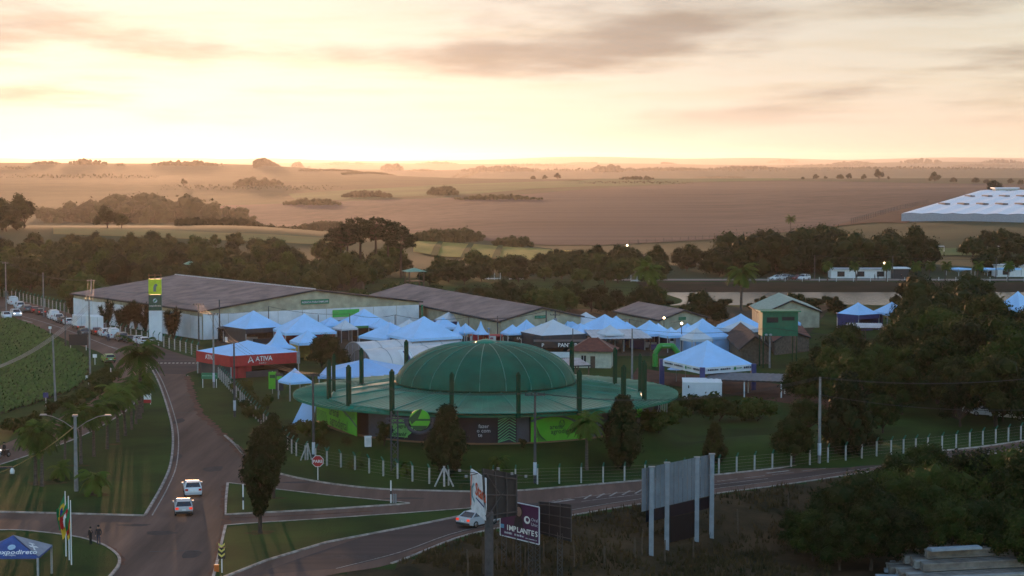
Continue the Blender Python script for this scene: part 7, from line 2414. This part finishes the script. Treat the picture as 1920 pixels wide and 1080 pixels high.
MB().tube([ra + Vector((.1, -.3, .3)), rc + Vector((-.5, -.3, -.4))], .06, 4).build('brace', M_POLED, bk)
MB().tube([rd_ + Vector((.3, -.3, -.4)), rb + Vector((-.5, -.3, .3))], .06, 4).build('brace', M_POLED, bk)
for px, py, dy in ((862, 882, 3), (874, 893, 1), (934, 879, 0), (960, 888, 2), (986, 893, 3)):
    e = VP(px, py, dy)
    s_ = fd.lerp(fc, .5) if px < 900 else rd_.lerp(rc, .5)
    a_ = MB().tube([s_, e], .03, 4).build('lamp_arm', M_TRIM, vb)
    MB().box(tuple(e), (.24, .2, .2)).build('floodlight', M_GREY, a_)
# purple billboard on lattice legs
pb = empty('purple_billboard', GT(985, 1085), 0, 'purple billboard on lattice legs with large white word', 'billboard')
y0, zo = pb.location.y, pb.location.z
def BP(px, py, dy):
    p = P(px, py, y0 + dy)
    return Vector((p.x - pb.location.x, p.y - y0, p.z - zo))
a, b, c, d = BP(938, 1003, 1.5), BP(1011, 1021, -1.2), BP(1011, 951, -1.2), BP(938, 936, 1.5)
M_PURP = mat('purple_print', (.075, .012, .06), .5, col2=(.05, .01, .045), scale=.3)
pf = slab('printed_face', a, b, c, d, .1, M_PURP, pb)
mb = MB()
for p, q_ in ((a, b), (b, c), (c, d), (d, a)):
    mb.tube([p, q_], .05, 4)
mb.build('frame', M_BFACE, pf)
B = Board(pf, tuple(a + (b - a).cross(d - a).normalized() * .04), b - a, (d - a).normalized())
wv, hv = (b - a).length, (d - a).length
for i, ch in enumerate('IMPLANTES'):
    B.text(ch, wv * (.20 + .092 * i), hv * .20, .66, M_WHITE, .02, 'CENTER', .014)
B.smudge(wv * .12, wv * .32, hv * .09, .18, M_PT, .02)
B.smudge(wv * .38, wv * .62, hv * .09, .18, M_PT, .02)
B.smudge(wv * .66, wv * .95, hv * .08, .08, M_PT, .02)
B.text('Oral', wv * .80, hv * .60, .42, M_PT, .02)
B.text('Unic', wv * .80, hv * .47, .42, M_PT, .02)
B.disc('logo_ring', wv * .70, hv * .60, .34, M_WHITE, .02)
B.disc('logo_ring_centre', wv * .71, hv * .61, .18, M_PURP, .03)
B.shape('blue_mark', [(wv * .02, hv * .22), (wv * .11, hv * .22), (wv * .11, hv * .33), (wv * .02, hv * .33)], mat('cyan_print', (.1, .3, .5), .5), .02)
# printed portrait: dark dress, face and hair
M_HAIRP, M_SKINP = mat('hair_print', (.03, .018, .015), .6), mat('skin_print', (.32, .19, .15), .6)
B.shape('portrait_body', [(wv * .36, hv * .34), (wv * .60, hv * .34), (wv * .58, hv * .58), (wv * .52, hv * .66), (wv * .46, hv * .66), (wv * .39, hv * .58)], mat('dress_print', (.02, .012, .02), .6), .015)
B.disc('portrait_hair', wv * .485, hv * .79, .62, M_HAIRP, .018, 16, .72)
B.disc('portrait_face', wv * .49, hv * .78, .43, M_SKINP, .024, 16, .72)
# its dark sister panel seen from behind
e, f, g_, h_ = BP(1010, 1000, 1.8), BP(1071, 1016, -.6), BP(1071, 946, -.6), BP(1010, 940, 1.8)
db = slab('rear_panel', e, f, g_, h_, .1, M_TRIM, pb)
for t in (.0, .33, .66, 1.0):
    MB().tube([e.lerp(f, t) + Vector((0, -.1, 0)), h_.lerp(g_, t) + Vector((0, -.1, 0))], .05, 4).build('batten', M_POLED, db)
for t in (.08, .36, .64, .92):
    MB().tube([e.lerp(h_, t) + Vector((0, -.14, 0)), f.lerp(g_, t) + Vector((0, -.14, 0))], .04, 4).build('batten', M_POLED, db)
for px, dy in ((945, 1.2), (972, .3), (995, -.6), (1008, -1), (1050, 0)):
    p = BP(px, 1000, dy)
    gz = H(p.x + pb.location.x, p.y + y0) - zo
    mb = MB()
    truss(mb, (p.x, p.y + .2, gz - .1), (p.x, p.y + .2, p.z), .42, .035)
    mb.build('lattice_leg', M_POLED, pb)
# blank billboard seen from behind, on four white posts
wb = empty('blank_billboard', GT(1275, 1030), 0, 'large blank pale billboard on four white posts', 'billboard')
y0, zo = wb.location.y, wb.location.z
pa, pb_, pc, pd = (GT(1221, 1040), GT(1250, 1030), GT(1306, 1014), GT(1334, 1008))
posts = [p - Vector(wb.location) for p in (pa, pb_, pc, pd)]
M_BB = mat('galvanised_sheet', (.27, .31, .35), .55, col2=(.21, .245, .28), scale=.6, metal=.1)
tops = [P(x, t, p.y).z - zo for (x, t), p in zip(((1221, 876), (1250, 868), (1306, 858), (1334, 852)), (pa, pb_, pc, pd))]
for p, t in zip(posts, tops):
    MB().box((p.x, p.y, (p.z - .3 + t) / 2), (.42, .42, t - p.z + .3)).build('post', mat('grey_painted_post', (.22, .25, .28), .6), wb)
    MB().box((p.x, p.y, t + .04), (.6, .6, .08)).build('post_cap', M_GREY, wb)
dv = (posts[3] - posts[0])
dv.z = 0
e0, e1 = posts[0] - dv.normalized() * 1.0, posts[3] + dv.normalized() * .75
n = 16
for i in range(n):
    p, q_ = e0.lerp(e1, i / n), e0.lerp(e1, (i + 1) / n - .004)
    zt0 = tops[0] + (tops[3] - tops[0]) * (i / n) - .05
    off = Vector((-dv.y, dv.x, 0)).normalized() * .36
    lo_ = zt0 - 4.1
    pts = [p + off, q_ + off]
    MB().add([(pts[0].x, pts[0].y, lo_), (pts[1].x, pts[1].y, lo_), (pts[1].x, pts[1].y, zt0), (pts[0].x, pts[0].y, zt0)], [(0, 1, 2, 3), (3, 2, 1, 0)]).build('sheet', M_BB, wb)
    if i % 2 == 0:
        MB().tube([(pts[0].x, pts[0].y - .03, lo_), (pts[0].x, pts[0].y - .03, zt0)], .03, 4).build('seam', M_GREY, wb)
for s0, s1, z0_, z1_, mm in ((.06, .98, -5.3, -4.15, M_NAVY), (.38, .76, -7.8, -5.35, M_TRIM)):
    p, q_ = e0.lerp(e1, s0), e0.lerp(e1, s1)
    off = Vector((-dv.y, dv.x, 0)).normalized() * .4
    MB().add([(p.x + off.x, p.y + off.y, tops[1] + z0_), (q_.x + off.x, q_.y + off.y, tops[2] + z0_), (q_.x + off.x, q_.y + off.y, tops[2] + z1_), (p.x + off.x, p.y + off.y, tops[1] + z1_)], [(0, 1, 2, 3), (3, 2, 1, 0)]).build('dark_sheet', mm, wb)

# ---------------------------------------------------------------- stacked concrete beams, bottom right
def beam(px, py, z, ln, rz, label, m=M_CONC, w_=.55, h=.7):
    o = empty('concrete_beam', G(px, py, z), rz, label, 'beam', 'stacked beams')
    MB().box((0, 0, .08), (ln, w_, .16)).build('lower_flange', m, o)
    MB().box((0, 0, h / 2), (ln - .02, w_ * .5, h - .3)).build('web', m, o)
    MB().box((0, 0, h - .08), (ln, w_, .16)).build('upper_flange', m, o)
M_CONCD = mat('stained_concrete', (.23, .20, .17), .9, col2=(.13, .11, .095), scale=1.2)
gz = H(*W(1800, 172))
rzb = R(13)
names = ('first', 'second', 'third', 'fourth', 'fifth', 'sixth', 'seventh', 'eighth', 'ninth', 'tenth')
for row, (py, z, n_, px0) in enumerate(((1092, .15, 10, 1850), (1064, 1.0, 9, 1862), (1040, 1.85, 7, 1872))):
    base = G(px0, py, gz + z)
    for i in range(n_):
        off = Vector((-math.sin(rzb), math.cos(rzb), 0)) * i * .72
        o = empty('concrete_beam', base + off, rzb + .01 * ((i * 7) % 3 - 1), '%s concrete beam from the front in the %s layer of the stack' % (names[i], ('bottom', 'middle', 'top')[row]), 'beam', 'stacked beams')
        m = (M_CONC, M_CONCD, M_CONCD)[(i + row) % 3]
        ln_ = 13.5 + .4 * ((i * 5 + row) % 3)
        MB().box((0, 0, .08), (ln_, .6, .16)).build('lower_flange', m, o)
        MB().box((0, 0, .36), (ln_ - .02, .3, .4)).build('web', m, o)
        MB().box((0, 0, .64), (ln_, .6, .16)).build('upper_flange', m, o)
for i, (px, py, z) in enumerate(((1745, 1060, .1), (1735, 1074, .1), (1720, 1086, .1))):
    p = G(px, py, gz + z)
    o = empty('pale_plank', p, R(-6), 'pale blue painted slab lying before the beam stack, %s one' % ('farthest', 'middle', 'nearest')[i], 'slab', 'slabs by the beams')
    MB().box((0, 0, .15), (7.5, .9, .3)).build('slab', M_BB, o)
    MB().box((0, 0, .33), (7.3, .3, .06)).build('rib', M_BB, o)
p = G(1790, 1030, gz + 2.8)
o = empty('pale_plank', p, R(14), 'pale blue slab lying on top of the beam stack', 'slab')
MB().box((0, 0, .1), (5.0, 1.0, .2)).build('slab', M_BB, o)
MB().box((0, 0, .23), (4.8, .3, .06)).build('rib', M_BB, o)

# lit lamps seen in the photograph
def lamp(px, py, y, label, r=.28, e=1.6):
    p = P(px, py, y)
    o = empty('lit_lamp', (p.x, p.y, H(p.x, p.y)), 0, label, 'lamp')
    z = p.z - o.location.z
    MB().tube([(0, 0, 0), (0, 0, z)], .07, 6).build('post', M_POLED, o)
    MB().lathe([(.01, -r), (r * .9, -r * .4), (r * .9, r * .4), (.01, r)], 10).build('bulb', mat('glowing_bulb', (.9, .8, .6), .5, emit=((1, .72, .42), e)), o, (0, -.15, z))
lamp(1658, 493, 556, 'lit lamp on the far lake road', .32)
lamp(1176, 460, 720, 'lit lamp on the park hillside', .34)
lamp(997, 583, 372, 'lit lamp on the gable of the middle hall', .22)
lamp(1245, 596, 352, 'lit lamp on the gable of the right hall', .2)
lamp(1278, 606, 340, 'lit lamp on the pole behind the arch', .22)
lamp(360, 495, 498, 'lit lamp under the green capped lookout', .25)
